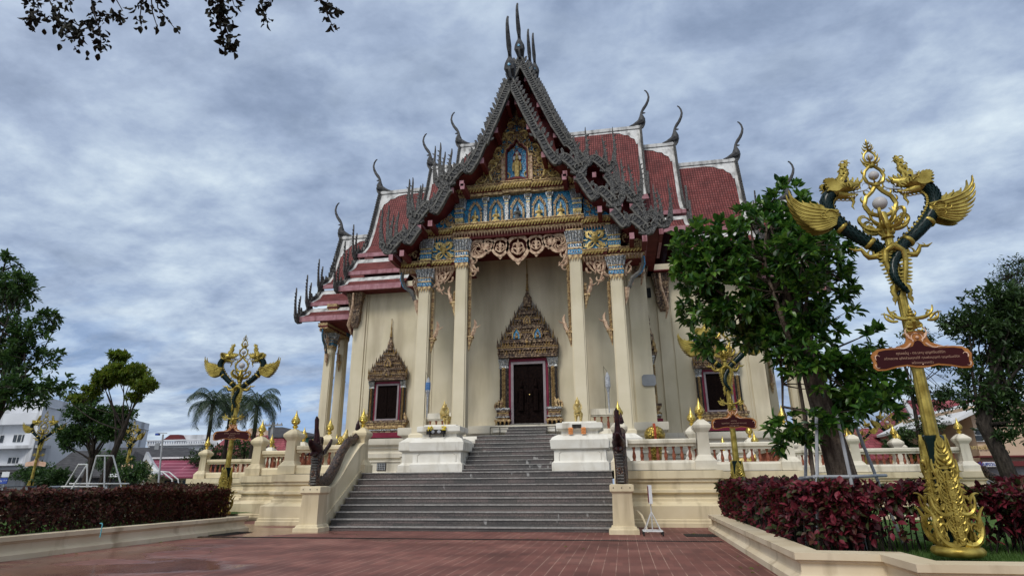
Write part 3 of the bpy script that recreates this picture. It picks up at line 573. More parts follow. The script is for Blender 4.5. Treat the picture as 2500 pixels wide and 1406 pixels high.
# stairs: nine risers between curved cheek walls
m = MB(); n9 = 9; rr_, tr = TZ/8.6, .318
zc = rr_*.6
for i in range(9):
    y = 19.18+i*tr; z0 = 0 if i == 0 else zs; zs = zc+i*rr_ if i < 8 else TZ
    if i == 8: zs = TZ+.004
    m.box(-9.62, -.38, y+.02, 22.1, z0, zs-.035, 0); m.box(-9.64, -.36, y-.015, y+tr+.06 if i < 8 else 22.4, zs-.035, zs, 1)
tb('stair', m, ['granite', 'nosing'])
for sx_, xc in ((-1, -9.93), (1, -.07)):
    m = MB(); zt = []
    Tq = lambda a, b, d: (d, a, b)
    # side profile: cheek rising in an S-curve from the newel to the terrace post
    prof = [(19.15, 0), (19.15, 1.16)]; N = 14
    for i in range(N+1):
        t = i/N; y = 19.15+t*(22.25-19.15); s_ = t*t*(3-2*t); prof.append((y, 1.16+.12*sin(pi*min(1, t*2))*-.3+s_*1.72))
    prof += [(22.3, 0)]
    m.prism(prof, Tq, xc-.17, xc+.17, 0)
    m.sweep([(xc+.17*-sx_, 19.2), (xc+.17*-sx_, 22.2)] if sx_ > 0 else [(xc+.17, 22.2), (xc+.17, 19.2)][::-1], [(0, 0), (0, .1)], 0)
    for i in range(N):
        a, b = prof[2+i], prof[3+i]; m.add([(xc-.215, a[0], a[1]), (xc+.215, a[0], a[1]), (xc+.215, b[0], b[1]), (xc-.215, b[0], b[1]), (xc-.215, a[0], a[1]+.09), (xc+.215, a[0], a[1]+.09), (xc+.215, b[0], b[1]+.09), (xc-.215, b[0], b[1]+.09)],
            [(0, 3, 2, 1), (4, 5, 6, 7), (0, 1, 5, 4), (1, 2, 6, 5), (2, 3, 7, 6), (3, 0, 4, 7)])
    # raised slanting skirting along the steps
    for q in (-1, 1):
        x0 = xc+q*.17; m.add([(x0, 19.3, .0), (x0, 22.2, 1.75), (x0, 22.2, 2.15), (x0, 19.3, .42), (x0+q*.05, 19.3, .0), (x0+q*.05, 22.2, 1.75), (x0+q*.05, 22.2, 2.15), (x0+q*.05, 19.3, .42)], [(0, 1, 2, 3), (4, 7, 6, 5), (3, 2, 6, 7), (0, 4, 5, 1), (0, 3, 7, 4), (1, 5, 6, 2)])
    tb('stair_cheek', m, 'yellow')
    m = MB(); m.rect(xc, 18.85, [(.43, .43, 0), (.43, .43, .12), (.38, .38, .14), (.36, .36, .20), (.31, .31, .22), (.285, .285, 1.10), (.30, .30, 1.13), (.33, .33, 1.15), (.35, .35, 1.17), (.35, .35, 1.35), (.30, .30, 1.37)])
    m.box(xc-.33, xc+.33, 18.85, 19.25, 1.17, 1.35)
    nw = tb('newel_post', m, 'yellow')
    m = MB()
    for q in (-.24, 0, .24): m = MB(); m.ball((xc+q, 18.495, 1.27), .018, 6); m.v = [(a-tl.x, b-tl.y, c) for a, b, c in m.v]; build('bolt', m, 'iron', nw)
# balustrade
def finial(mb, x, y, z, s=1.0):
    mb.lathe([(.0, 0), (.15, 0), (.15, .03), (.085, .05), (.075, .09), (.12, .12), (.15, .16), (.12, .20), (.08, .22), (.09, .25), (.155, .29), (.195, .35), (.205, .42), (.185, .50), (.145, .58), (.10, .66), (.065, .74), (.04, .82), (.022, .92), (.0, 1.0)], (x, y, z), 12)
    mb.v[-12*20:] = [(x+(a-x)*s, y+(b-y)*s, z+(c-z)*s) for a, b, c in mb.v[-12*20:]]
def lotus(mb, x, y, z, s=1.0):
    "overlapping petal tips on the bud"
    for row, (r, zz_, k, h) in enumerate(((.19, .31, 9, .10), (.205, .38, 9, .12), (.175, .46, 9, .12), (.12, .56, 7, .11), (.075, .65, 5, .10))):
        for i in range(k):
            a = 2*pi*(i+.5*(row % 2))/k; c, s_ = cos(a), sin(a); R0 = r*s*1.03
            p = [(x+R0*c, y+R0*s_, z+zz_*s), (x+R0*1.10*cos(a-.26), y+R0*1.10*sin(a-.26), z+(zz_+h*.45)*s), (x+(R0*1.0)*c, y+(R0*1.0)*s_, z+(zz_+h)*s), (x+R0*1.10*cos(a+.26), y+R0*1.10*sin(a+.26), z+(zz_+h*.45)*s), (x+R0*1.10*c, y+R0*1.10*s_, z+(zz_+h*.4)*s)]
            mb.add(p, [(0, 4, 1), (1, 4, 2), (2, 4, 3), (3, 4, 0)])
def post(x, y, z=TZ, s=1.0, mat='rail'):
    m = MB(); f = lambda l_: [(a*s, a*s, z+b*s) for a, b in l_]
    m.rect(x, y, f([(.36, 0), (.36, .30), (.33, .33), (.26, .44), (.21, .50), (.19, 1.24), (.21, 1.28), (.28, 1.38), (.30, 1.42), (.30, 1.50), (.28, 1.53), (.20, 1.62), (.13, 1.68), (.10, 1.71)]))
    p = tb('post', m, mat); m = MB(); finial(m, x, y, z+1.68*s, s*.80); lotus(m, x, y, z+1.68*s, s*.80); tb('finial', m, 'goldbright', p, smooth=40)
    return p
def rails(a, b, z=TZ, s=1.0, mat='rail'):
    m = MB(); d = (Vector(b)-Vector(a)).normalized(); nrm = Vector((d.y, -d.x)); L = [(-1, 1)]
    def run(prof):
        m.sweep([a, b], prof); 
    run([(.26*s, z), (.26*s, z+.24*s), (.22*s, z+.30*s), (.13*s, z+.33*s), (-.13*s, z+.33*s), (-.22*s, z+.30*s), (-.26*s, z+.24*s), (-.26*s, z)])
    run([(.10*s, z+.80*s), (.12*s, z+.88*s), (.18*s, z+.91*s), (.18*s, z+1.02*s), (.14*s, z+1.06*s), (-.14*s, z+1.06*s), (-.18*s, z+1.02*s), (-.18*s, z+.91*s), (-.12*s, z+.88*s), (-.10*s, z+.80*s), (.10*s, z+.80*s)])
    tb('balustrade_rail', m, mat)
BAL = [(.062, 0), (.062, .04), (.04, .06), (.062, .11), (.068, .16), (.055, .24), (.036, .33), (.034, .37), (.05, .39), (.036, .41), (.058, .45), (.058, .49)]
_b = MB(); _b.lathe(BAL, (0, 0, 0), 8); bal_me = None
def balusters(a, b, step, z=TZ, s=1.0, stuff=None):
    global bal_me
    a, b = Vector(a), Vector(b); L = (b-a).length; k = int(L/step)
    for i in range(k):
        p = a.lerp(b, (i+.5)/k)
        if stuff is not None: stuff.lathe([(r*s, q*s) for r, q in BAL], (p.x, p.y, z+.32*s), 6); continue
        if bal_me is None:
            o = build('baluster', _b, 'terracotta', ter); bal_me = o.data
        else:
            o = bpy.data.objects.new('baluster', bal_me); COL.objects.link(o); o.parent = ter
        o.location = (p.x-tl.x, p.y-tl.y, z+.32*s); o.scale = (s, s, s*(.98 if s == 1 else 1)); o.rotation_euler = (0, 0, .7*i)
PLn = [(-9.96, 22.25), (-12.85, 22.25), (-12.85, 25.2), (-16.2, 25.2), (-16.2, 32.7), (-24.5, 32.7)]
PRt = [(-.04, 22.25), (2.83, 22.25), (2.83, 24.95), (6.28, 24.95), (6.28, 31.5), (15.6, 31.5)]
for P_ in (PLn, PRt):
    for i, p in enumerate(P_): post(*p, z=TZ if i < 4 else TZ-.06, mat='yellow' if P_ is PLn else 'rail')
    for i in range(len(P_)-1):
        a, b = Vector(P_[i]), Vector(P_[i+1]); d = (b-a).normalized()*.26
        if P_ is PLn: rails(tuple(b-d), tuple(a+d), mat='yellow')
        else: rails(tuple(a+d), tuple(b-d))
st = MB()
for P_, far in ((PLn, 1), (PRt, 0)):
    for i in range(len(P_)-1):
        a, b = Vector(P_[i]), Vector(P_[i+1]); d = (b-a).normalized()*.33
        balusters(a+d, b-d, .255 if i < 3 else .29, stuff=st if (i == 3 or (i == 4 and far)) else None)
o = tb('balusters', st, 'terracotta'); o['kind'] = 'stuff'
for x, y in ((-20.3, 32.7), (10.9, 31.5), (-16.2, 29)): post(x, y)
for x, y in ((-19.5, 40), (-23, 46), (-24.6, 40), (12.6, 37), (15.6, 38), (8.8, 34), (13.6, 33.5), (-18.2, 37)): post(x, y, s=.95)
# small inner lotus-topped stumps seen over the rail (boundary markers)
for x, y in [(W(px_, 1040, Y_).x, Y_) for px_, Y_ in ((797, 30.5), (1698, 26.6), (1838, 30.5), (650, 36), (1760, 33))]:
    m = MB(); m.lathe([(.55, 0), (.55, .5), (.48, .62), (.50, .70), (.42, .85), (.28, 1.0), (.20, 1.08), (.16, 1.12)], (x, y, TZ), 8); o = tb('boundary_marker', m, 'white'); m = MB(); finial(m, x, y, TZ+1.1, .8); lotus(m, x, y, TZ+1.1, .8); tb('finial', m, 'goldbright', o, smooth=40)
# ------------------------------------------------------------ temple
tem = thing('temple', 'large cross-shaped temple with tiered red tile roofs and gilded blue pediment', 'temple', (AX, 48, 0))
GP = 14.6; HWd = 6.9
def arm_part(name, mb, mats, k, parent=tem, smooth=30):
    o = build(name, mb, mats, parent, smooth=smooth)
    if parent is tem: o.rotation_euler = (0, 0, k*pi/2)
    return o
def F_(v, z, d): return (v, -d, z)          # arm space: v across, d = distance from the centre
# walls
plus = [(-HWd, -GP), (HWd, -GP), (HWd, -HWd), (GP, -HWd), (GP, HWd), (HWd, HWd), (HWd, GP), (-HWd, GP), (-HWd, HWd), (-GP, HWd), (-GP, -HWd), (-HWd, -HWd)]
m = MB(); m.sweep(plus, [(0, 4.3), (0, 16.4)], closed=True)
for k in range(4):
    c_, s_ = cos(k*pi/2), sin(k*pi/2)
    def add_r(x0, x1, y0, y1, z0, z1):
        pts = [(x*c_-y*s_, x*s_+y*c_) for x, y in ((x0, y0), (x1, y1))]; X = sorted(p[0] for p in pts); Y_ = sorted(p[1] for p in pts); m.box(X[0], X[1], Y_[0], Y_[1], z0, z1)
    for q in (-1, 1):
        a, b = sorted((q*5.95, q*(HWd+.1))); add_r(a, b, -GP-.1, -GP+.06, 4.5, 15.8)           # corner pilaster, front face
        a, b = sorted((q*5.80, q*5.86)); add_r(a, b, -GP-.04, -GP+.06, 4.5, 15.8)
        a, b = sorted((q*HWd, q*(HWd+.096))); add_r(a, b, -GP+.062, -GP+.85, 4.502, 15.79)
        a, b = sorted((q*HWd, q*(HWd+.06))); add_r(a, b, -GP+.95, -GP+1.02, 4.5, 15.8)
        a, b = sorted((q*HWd, q*(HWd+.12))); add_r(a, b, -8.9, -8.1, 4.5, 15.8); a, b = sorted((q*HWd, q*(HWd+.07))); add_r(a, b, -9.1, -9.02, 4.5, 15.8)
build('wall', m, 'wall', tem)
m = MB(); m.sweep(plus, [(.62, TZ), (.62, 2.15), (.50, 2.20), (.44, 2.28), (.44, 2.86), (.52, 2.90), (.52, 2.98), (.30, 3.02), (.30, 3.12), (.48, 3.18), (.50, 3.46), (.34, 3.52), (.26, 3.62), (.26, 3.74), (.38, 3.80), (.40, 3.92), (.46, 3.98), (.62, 4.06), (.64, 4.10), (.64, 4.48), (0, 4.50)], closed=True)
build('podium', m, 'trimcream', tem)
for vx, vy in ((-11.6, -HWd), (10.0, -HWd)):
    m = MB(); m.box(vx-.33, vx+.33, vy-.50, vy-.4, 2.33, 2.84); o = build('vent', m, 'iron', tem)
    m = MB()
    for i in range(5): m.box(vx-.28+i*.13, vx-.24+i*.13, vy-.52, vy-.5, 2.36, 2.81)
    for i in range(4): m.box(vx-.30, vx+.30, vy-.525, vy-.5, 2.42+i*.12, 2.45+i*.12)
    build('vent_grille', m, 'pole_grey', o)
# --- roofs
SEC = {4: dict(u0=14.9, ur=19.95, ue=19.45, s=[[(0, 23.6), (.42, 22.6), (.86, 21.5), (1.42, 20.2), (1.95, 19.1), (2.6, 18.35), (3.6, 17.75)], [(3.5, 17.25), (4.3, 16.3), (5.4, 15.65)], [(5.3, 15.1), (6.05, 14.4), (6.95, 14.0)]]),
       3: dict(u0=10.6, ur=16.35, ue=15.75, s=[[(0, 28.0), (.5, 26.9), (1.05, 25.5), (2.03, 23.1), (3.0, 21.3), (4.0, 20.3), (5.15, 19.75)], [(5.05, 19.25), (5.75, 18.3), (6.6, 17.65)], [(6.5, 17.1), (7.2, 16.35), (8.15, 15.9)]]),
       2: dict(u0=8.0, ur=11.35, ue=11.0, s=[[(0, 30.2), (.5, 29.1), (1.2, 27.3), (2.3, 24.9), (3.3, 23.0), (4.3, 21.9), (5.6, 21.2)], [(5.5, 20.7), (6.2, 19.8), (7.1, 19.2)]]),
       1: dict(u0=0.0, ur=8.55, ue=8.3, s=[[(0, 32.3), (.5, 31.2), (1.2, 29.3), (2.4, 26.6), (3.4, 24.6), (4.5, 23.3), (5.9, 22.6)]])}
def roofmesh(tier):
    D = SEC[tier]; mb = MB(); uvs = []; zt, zb = D['s'][0][0][1], D['s'][-1][-1][1]
    uend = lambda z: D['ue']+(D['ur']-D['ue'])*(z-zb)/(zt-zb)
    def quad(P4, m, uv): mb.add(P4, [(0, 1, 2, 3)], m); uvs.append(uv)
    slab = MB(); fas = []
    for si, sec in enumerate(D['s']):
        rows = resample(sec, .45 if si == 0 else .2); L = 0; lens = [0]
        for a, b in zip(rows, rows[1:]): lens.append(lens[-1]+hypot(b[0]-a[0], b[1]-a[1]))
        for s in (-1, 1):
            for i in range(len(rows)-1):
                (v0, z0), (v1, z1) = rows[i], rows[i+1]; e0, e1 = uend(z0), uend(z1); w_ = .36
                white = i == 0 or (si > 0 and i < 3)
                for (a0, a1, b0, b1, mi) in ((D['u0'], e0-w_, D['u0'], e1-w_, 1 if white else 0), (e0-w_, e0, e1-w_, e1, 1)):
                    P4 = [(s*v0, -a0, z0), (s*v0, -a1, z0), (s*v1, -b1, z1), (s*v1, -b0, z1)]
                    uv = [(a0, -lens[i]), (a1, -lens[i]), (b1, -lens[i+1]), (b0, -lens[i+1])]
                    if s > 0: P4 = P4[::-1]; uv = uv[::-1]
                    quad(P4, mi, uv)
            # cartouche corner in stucco where ridge and gable edge meet
            if si == 0:
                def at_(t):
                    for i in range(len(rows)-1):
                        if lens[i+1] >= t: f = (t-lens[i])/(lens[i+1]-lens[i]); return rows[i][0]+(rows[i+1][0]-rows[i][0])*f, rows[i][1]+(rows[i+1][1]-rows[i][1])*f
                    return rows[-1]
                out = [(2.6, .45), (1.9, .62), (1.55, .95), (1.15, 1.05), (.95, 1.45), (.62, 1.7), (.5, 2.4), (.35, 2.4), (.35, .3), (2.6, .3)]
                vs = []
                for du, t in out: v, z = at_(t); vs.append((s*(v+.03), -(uend(z)-du), z+.03))
                mb.add(vs, [tuple(range(len(vs)))], 1); uvs.append([(0, 0)]*len(vs))
            # slab underneath and pink fascia board
            P = [(s*v, z-.03) for v, z in rows]; Q = [(s*v-.0, z-.24) for v, z in rows][::-1]
            slab.prism(P+Q, lambda a, b, d: (a, -d, b), D['u0'], D['ue']-.05)
            v, z = rows[-1]; hf = .40 if si == len(D['s'])-1 else .30; f1 = MB(); fas.append(f1); a, b = sorted((s*(v-.05), s*(v+.05))); f1.box(a, b, -(D['ue']-.02), -D['u0'], z-hf, z-.02); a, b = sorted((s*(v-.09), s*(v+.09))); f1.box(a, b, -(D['ue']-.01), -D['u0'], z-hf-.05, z-hf)
    me = bpy.data.meshes.new('roof'); me.from_pydata(mb.v, [], mb.f)
    for q in ('roofred', 'ridgewhite'): me.materials.append(MT[q])
    me.polygons.foreach_set('material_index', mb.m); ul = me.uv_layers.new(name='UVMap'); flat = [c for f in uvs for c in f]; ul.data.foreach_set('uv', [x for c in flat for x in c])
    me.update(); return me, slab, fas
def bargemesh(tier):
    "serpent bargeboard with crest teeth and upturned hooked finials"
    D = SEC[tier]; mb = MB(); zt, zb = D['s'][0][0][1], D['s'][-1][-1][1]
    uend = lambda z: D['ue']+(D['ur']-D['ue'])*(z-zb)/(zt-zb)
    T = lambda a, b, d: (a, -(uend(b)+d), b)
    for s in (-1, 1):
        for si, sec in enumerate(D['s']):
            rows = resample([(v, z+.10) for v, z in sec], .16); N = len(rows); pts = []; L = N*.16
            for i, (v, z) in enumerate(rows):
                t = i*.16; rem = (N-1-i)*.16; lim = 4.0 if si == 0 else 9; amp = .36*min(1, t/.5)*min(1, max(0, (lim-rem)/1.0)); ph = sin(rem*2*pi/(1.95 if si == 0 else 1.75)-.4)
                pts.append((s*(v-.28*amp*ph*1.2), z-.28+amp*ph))
            wd = [.235]*N
            mb.ribbon(pts, wd, T, -.10, .10, 2)
            low = [(p[0]-s*.12, p[1]-.18) for p in pts]; mb.ribbon(low, .055, T, -.12, .145, 1); up = [(p[0]+s*.12, p[1]+.18) for p in pts]; mb.ribbon(up, .045, T, -.12, .14, 1)
            # curled lip where the body turns
            # teeth
            q = 1
            while q < N-2:
                p, p2 = pts[q], pts[q+1]; ang = atan2(p2[1]-p[1], p2[0]-p[0]); nx, ny = -sin(ang)*s, cos(ang)*s
                if ny < 0 and abs(nx) < .3: nx, ny = -nx, -ny
                base = (p[0]+nx*.22, p[1]+ny*.22); hh = .40 if si == 0 else .36
                if q % 2: mb.flame(T, base[0], base[1], atan2(ny+.55, nx), hh, .17, -.05, .05, bend=.55*s, m=0, n=4)
                mb.flame(T, p[0]-nx*.16, p[1]-ny*.16, atan2(ny, nx)-.5*s, .40, .095, .08, .15, bend=.5*s, m=0, n=3)
                q += 1
            # hang hong: the serpent head turned up at the eave
            x, z = pts[-1]
            hk = [(x-s*.4, z+.05), (x-s*.1, z-.06), (x+s*.18, z+.0), (x+s*.34, z+.22), (x+s*.36, z+.5)]
            mb.ribbon(hk, [.18, .20, .20, .16, .10], T, -.12, .10, 0)
            for dx, h_, lean in ((.40, 2.35, .06), (-.10, 1.9, .0), (-.42, .8, -.08)):
                hh = h_*(1.0 if tier == 4 else 1.1); b0 = [(x+s*(dx+lean*t*3+.10*sin(t*5)*t), z+.2+hh*t) for t in [j/8 for j in range(9)]]
                mb.ribbon(b0, [.17, .16, .125, .095, .08, .06, .05, .04, .015], T, -.05, .05, 0)
                for j in range(2, 7): mb.flame(T, b0[j][0]+s*.02, b0[j][1], pi/2-s*.7, .20, .06, -.04, .04, bend=-.4*s, m=0, n=3)
            for j in range(4): mb.curl(T, x-s*(.35-.2*j), z+.02+.05*j, pi/2+s*.4, .5, -s*4, .06, m=1, d=.14)
    return mb
def chofamesh():
    mb = MB(); T = lambda a, b, d: (d, -a, b)
    body = [(-2.1, -.02), (-1.9, .10), (-1.2, .16), (-.65, .36), (-.22, .78), (.0, 1.15), (.08, 1.45), (.22, 1.45), (.30, 1.15), (.42, .80), (.46, .5), (.38, .2), (.2, -.1), (-.5, -.12)]
    mb.prism(body, T, -.07, .07, 0)
    P = [(-1.9, .0, .05), (-1.2, .10, .09), (-.65, .27, .17), (-.22, .48, .26), (.12, .64, .36), (.16, .92, .32), (.16, 1.2, .21), (.14, 1.45, .12), (.20, 1.7, .11), (.40, 2.05, .15), (.66, 2.45, .135), (.86, 2.9, .115), (.95, 3.3, .095), (.90, 3.7, .08), (.76, 4.0, .07), (.62, 4.12, .05)]
    mb.tube([(0, -a, b) for a, b, r in P], [r for a, b, r in P], 8, 0, ref=(1, 0, 0))
    mb.flame(T, .12, 1.55, .2, .42, .16, -.05, .05, bend=-.3, m=0)
    for q in (-1, 1):
        mb.add([(q*.02, -.44, .55), (q*.11, -.40, .66), (q*.02, -.42, .80), (-q*.05, -.44, .67)], [(0, 1, 2, 3)], 1)
    mb.add([(-.10, -.475, .66), (0, -.49, .54), (.10, -.475, .66), (0, -.47, .80)], [(0, 1, 2, 3)], 1)
    return mb
roof_parts = {t: roofmesh(t) for t in SEC}; barge = {t: bargemesh(t) for t in (3, 4)}; cho = chofamesh(); cache = {}
def shared(key, name, mb, mats, parent, smooth=30):
    if key in cache: o = bpy.data.objects.new(name, cache[key]); COL.objects.link(o); o.parent = parent; return o
    o = build(name, mb, mats, parent, smooth=smooth); cache[key] = o.data; return o
def simple_barge(tier):
    D = SEC[tier]; mb = MB(); zt, zb = D['s'][0][0][1], D['s'][-1][-1][1]; uend = lambda z: D['ue']+(D['ur']-D['ue'])*(z-zb)/(zt-zb); T = lambda a, b, d: (a, -(uend(b)+d), b)
    for s in (-1, 1):
        for si, sec in enumerate(D['s']):
            rows = resample([(v, z+.06) for v, z in sec], .3); pts = [(s*v, z-.2) for v, z in rows]; mb.ribbon(pts, .25, T, -.1, .1, 0)
            for i in range(1, len(pts)-1): mb.flame(T, pts[i][0]+s*.15, pts[i][1]+.15, 1.2 if s > 0 else pi-1.2, .4, .16, -.05, .05, bend=.4*s, m=0, n=4)
            x, z = pts[-1]
            for dx, h_ in ((.1, 2.1),): mb.ribbon([(x+s*(dx+.08*sin(t*5)*t), z+h_*t) for t in [j/8 for j in range(9)]], [.2, .18, .14, .12, .1, .085, .07, .05, .02], T, -.08, .08, 0)
    return mb
sb = {t: simple_barge(t) for t in (1, 2)}
for k in range(4):
    for t in (4, 3, 2, 1):
        me, slab, fas = roof_parts[t]; D = SEC[t]
        rf = bpy.data.objects.new('roof', me); COL.objects.link(rf); rf.parent = tem; rf.rotation_euler = (0, 0, k*pi/2)
        shared(('slab', t), 'soffit_board', slab, 'darkred', rf, None)
        for fi, f1 in enumerate(fas): shared(('fas', t, fi), 'fascia', f1, 'pink', rf, None)
        if ('ridge', t) not in cache:
            rb = MB(); z = D['s'][0][0][1]; rb.box(-.17, .17, -(D['ur']-.05), -D['u0'], z-.12, z+.14); rb.box(-.11, .11, -(D['ur']-.1), -D['u0'], z+.14, z+.24)
        shared(('ridge', t), 'ridge_cap', rb, 'ridgewhite', rf)
        if t in barge: shared(('barge', t), 'bargeboard', barge[t], ['barge', 'bargelight', 'bargedark'], rf, 25)
        else: shared(('barge', t), 'bargeboard', sb[t], 'barge', rf, 25)
        ch = shared('chofa', 'roof_horn', cho, ['bargedark', 'blue'], rf, 40); ch.location = (0, -(D['ur']+.02), D['s'][0][0][1]+.05); ch.scale = (1, 1, .93 if t > 2 else .96)
        # dark red gable boarding set back under the edge
        if ('gable', t) not in cache:
            gm = MB(); pr = [p for s_ in D['s'] for p in s_]; out = [(v, z-.1) for v, z in pr]; poly = out+[(-v, z) for v, z in out[::-1][:-1]]; ug = D['ue']-(1.9 if t == 4 else 1.3); gm.prism(poly, lambda a, b, d: (a, -d, b), ug-.1, ug-.04)
        shared(('gable', t), 'gable_board', gm, 'darkred', rf, None)
        if k == 0 and t in (3, 4):
            px = [(.28, 22.7), (.95, 20.95), (1.75, 19.05), (2.9, 17.75)] if t == 4 else [(.3, 27.1), (1.1, 25.0), (2.1, 22.6), (3.1, 20.8)]
            px += [(s_[-1][0]-.12, s_[-1][1]-.4) for s_ in D['s']]+[(s_[-1][0]-.75, s_[-1][1]-.2) for s_ in D['s']]
            for s in (-1, 1):
                for v, z in px:
                    pm = MB(); pm.box(s*v-.11, s*v+.11, -(D['ue']+.05), -(D['ue']-1.25), z-.52, z-.22, 0); pm.box(s*v-.12, s*v+.12, -(D['ue']+.10), -(D['ue']+.05), z-.54, z-.20, 1)
                    build('purlin', pm, ['darkred', 'pink'], rf, smooth=None)
# soffits and porch ceilings
m = MB()
for k in range(4):
    c_, s_ = cos(k*pi/2), sin(k*pi/2)
    for x0, x1, y0, y1, z in ((-8.0, 8.0, -15.6, -7, 15.50), (-3.15, 3.15, -17.6, -14.5, 14.55), (-6.9, -3.15, -17.6, -14.5, 13.45), (3.15, 6.9, -17.6, -14.5, 13.45)):
        p = [(x*c_-y*s_, x*s_+y*c_) for x, y in ((x0, y0), (x1, y1))]; X = sorted(q[0] for q in p); Y_ = sorted(q[1] for q in p); m.box(X[0], X[1], Y_[0], Y_[1], z, z+.08+.003*k)
build('porch_ceiling', m, 'darkred', tem, smooth=None)
# --- columns with mosaic capitals
def colshaft(w_, z0, z1):
    mb = MB(); a, b = w_/2, w_/2*.80; P = [(-b, -a), (b, -a), (b, -b), (a, -b), (a, b), (b, b), (b, a), (-b, a), (-b, b), (-a, b), (-a, -b), (-b, -b)]
    vs = []; 
    for z, k in ((z0, 1.05), (z1, .93)): vs += [(x*k, y*k, z) for x, y in P]
    mb.add(vs, [(i, (i+1) % 12, 12+(i+1) % 12, 12+i) for i in range(12)]+[tuple(range(12, 24))])
    mb.rect(0, 0, [(a*1.35, a*1.35, z0-.02), (a*1.35, a*1.35, z0+.16), (a*1.12, a*1.12, z0+.24)])
    return mb
def capital(w_, h_, teeth=True):
    mb = MB(); a = w_/2
    mb.rect(0, 0, [(a*1.04, a*1.04, 0), (a*1.06, a*1.06, h_*.12)], 2)
    mb.rect(0, 0, [(a*1.10, a*1.10, h_*.12), (a*1.10, a*1.10, h_*.30)], 1); mb.rect(0, 0, [(a*1.18, a*1.18, h_*.30), (a*1.18, a*1.18, h_*.35)], 2); mb.rect(0, 0, [(a*1.05, a*1.05, h_*.35), (a*1.08, a*1.08, h_*.50)], 0)
    mb.rect(0, 0, [(a*1.18, a*1.18, h_*.50), (a*1.18, a*1.18, h_*.54)], 2)
    mb.rect(0, 0, [(a*1.0, a*1.0, h_*.54), (a*1.08, a*1.08, h_*.7), (a*1.3, a*1.3, h_*.95)], 0)
    for s in range(4):
        for i in range(5):
            t = (i+.5)/5*2-1; c_, s_ = cos(s*pi/2), sin(s*pi/2)
            for (r0, z0, r1, z1) in ((1.02, .54, 1.10, .7), (1.10, .7, 1.34, .95)):
                x0, x1 = t*a*r0, t*a*r1; e = a*.11; V = [(x0-e, -a*r0-.02, h_*z0), (x0+e, -a*r0-.02, h_*z0), (x1+e, -a*r1-.02, h_*z1), (x1-e, -a*r1-.02, h_*z1), (x0, -a*r0-.09, h_*z0), (x1, -a*r1-.09, h_*z1)]
                mb.add([(x*c_-y*s_, x*s_+y*c_, z) for x, y, z in V], [(0, 4, 5, 3), (4, 1, 2, 5), (3, 5, 2), (0, 1, 4)], 0)
            if teeth:
                x = t*a*1.02; e = a*.2; V = [(x-e, -a*1.1, .02), (x+e, -a*1.1, .02), (x, -a*1.07, -.22), (x, -a*1.16, -.02)]
                mb.add([(p*c_-q*s_, p*s_+q*c_, z) for p, q, z in V], [(0, 3, 2), (3, 1, 2), (0, 1, 3)], 2)
            for zz_ in (.16, .40):
                x = t*a*1.05; mb_e = a*.14; V = [(x-mb_e, -a*1.13, h_*zz_), (x+mb_e, -a*1.13, h_*zz_), (x, -a*1.13, h_*(zz_+.1)), (x, -a*1.18, h_*(zz_+.04))]
                mb.add([(p*c_-q*s_, p*s_+q*c_, z) for p, q, z in V], [(0, 1, 3), (1, 2, 3), (2, 0, 3)], 0 if zz_ < .3 else 1)
    mb.rect(0, 0, [(a*1.34, a*1.34, h_*.95), (a*1.34, a*1.34, h_)], 2)
    return mb
FL = 3.66; cw = .70
sh_o, sh_i = colshaft(cw, FL, 11.8), colshaft(cw, FL, 13.0); cp_o, cp_i = capital(cw, 1.2), capital(cw, 1.65)
def rope(mb, T, x, z0, z1, w_=.09, d=0, m=0):
    "twisted garland hanging beside a column"
    mb.tube([T(x, z0, d), T(x, z1, d)], w_*.7, 6, m); z = z0; i = 0
    while z < z1-.12: mb.tube([T(x-w_, z, d+.03), T(x, z+.07, d+w_*.9), T(x+w_, z+.14, d+.03)], [.03, .045, .03], 4, m); z += .125
def bracket(mb, T, s, x, z, h_=1.6):
    "naga bracket that curves out from a capital to the eave"
    P = [(x+s*.1, z-.9), (x+s*.35, z-.75), (x+s*.55, z-.25), (x+s*.95, z+.05), (x+s*1.15, z+.5), (x+s*1.12, z+.95)]
    mb.tube([T(a, b, 0) for a, b in P], [.05, .12, .13, .10, .10, .07], 6, 0); mb.tube([T(a+s*.09, b-.03, .02) for a, b in P[2:]], [.04]*4, 5, 1)
    mb.curl(T, x+s*1.05, z+.95, 2.2 if s > 0 else .9, .55, 3.6*s, .09, m=2); mb.curl(T, x+s*.18, z-.15, pi/2, 1.0, -1.2*s, .13, m=2); mb.curl(T, x+s*.3, z+.0, pi/2-.9*s, .8, 3.2*s, .09, m=2)
    mb.curl(T, x+s*.35, z-.7, pi/2-1.2*s, .55, 3.8*s, .10, m=2); mb.tube([T(x+s*.22, z-.8, 0), T(x+s*.18, z-1.3, 0), T(x+s*.08, z-1.75, 0)], [.16, .11, .03], 6, 2)
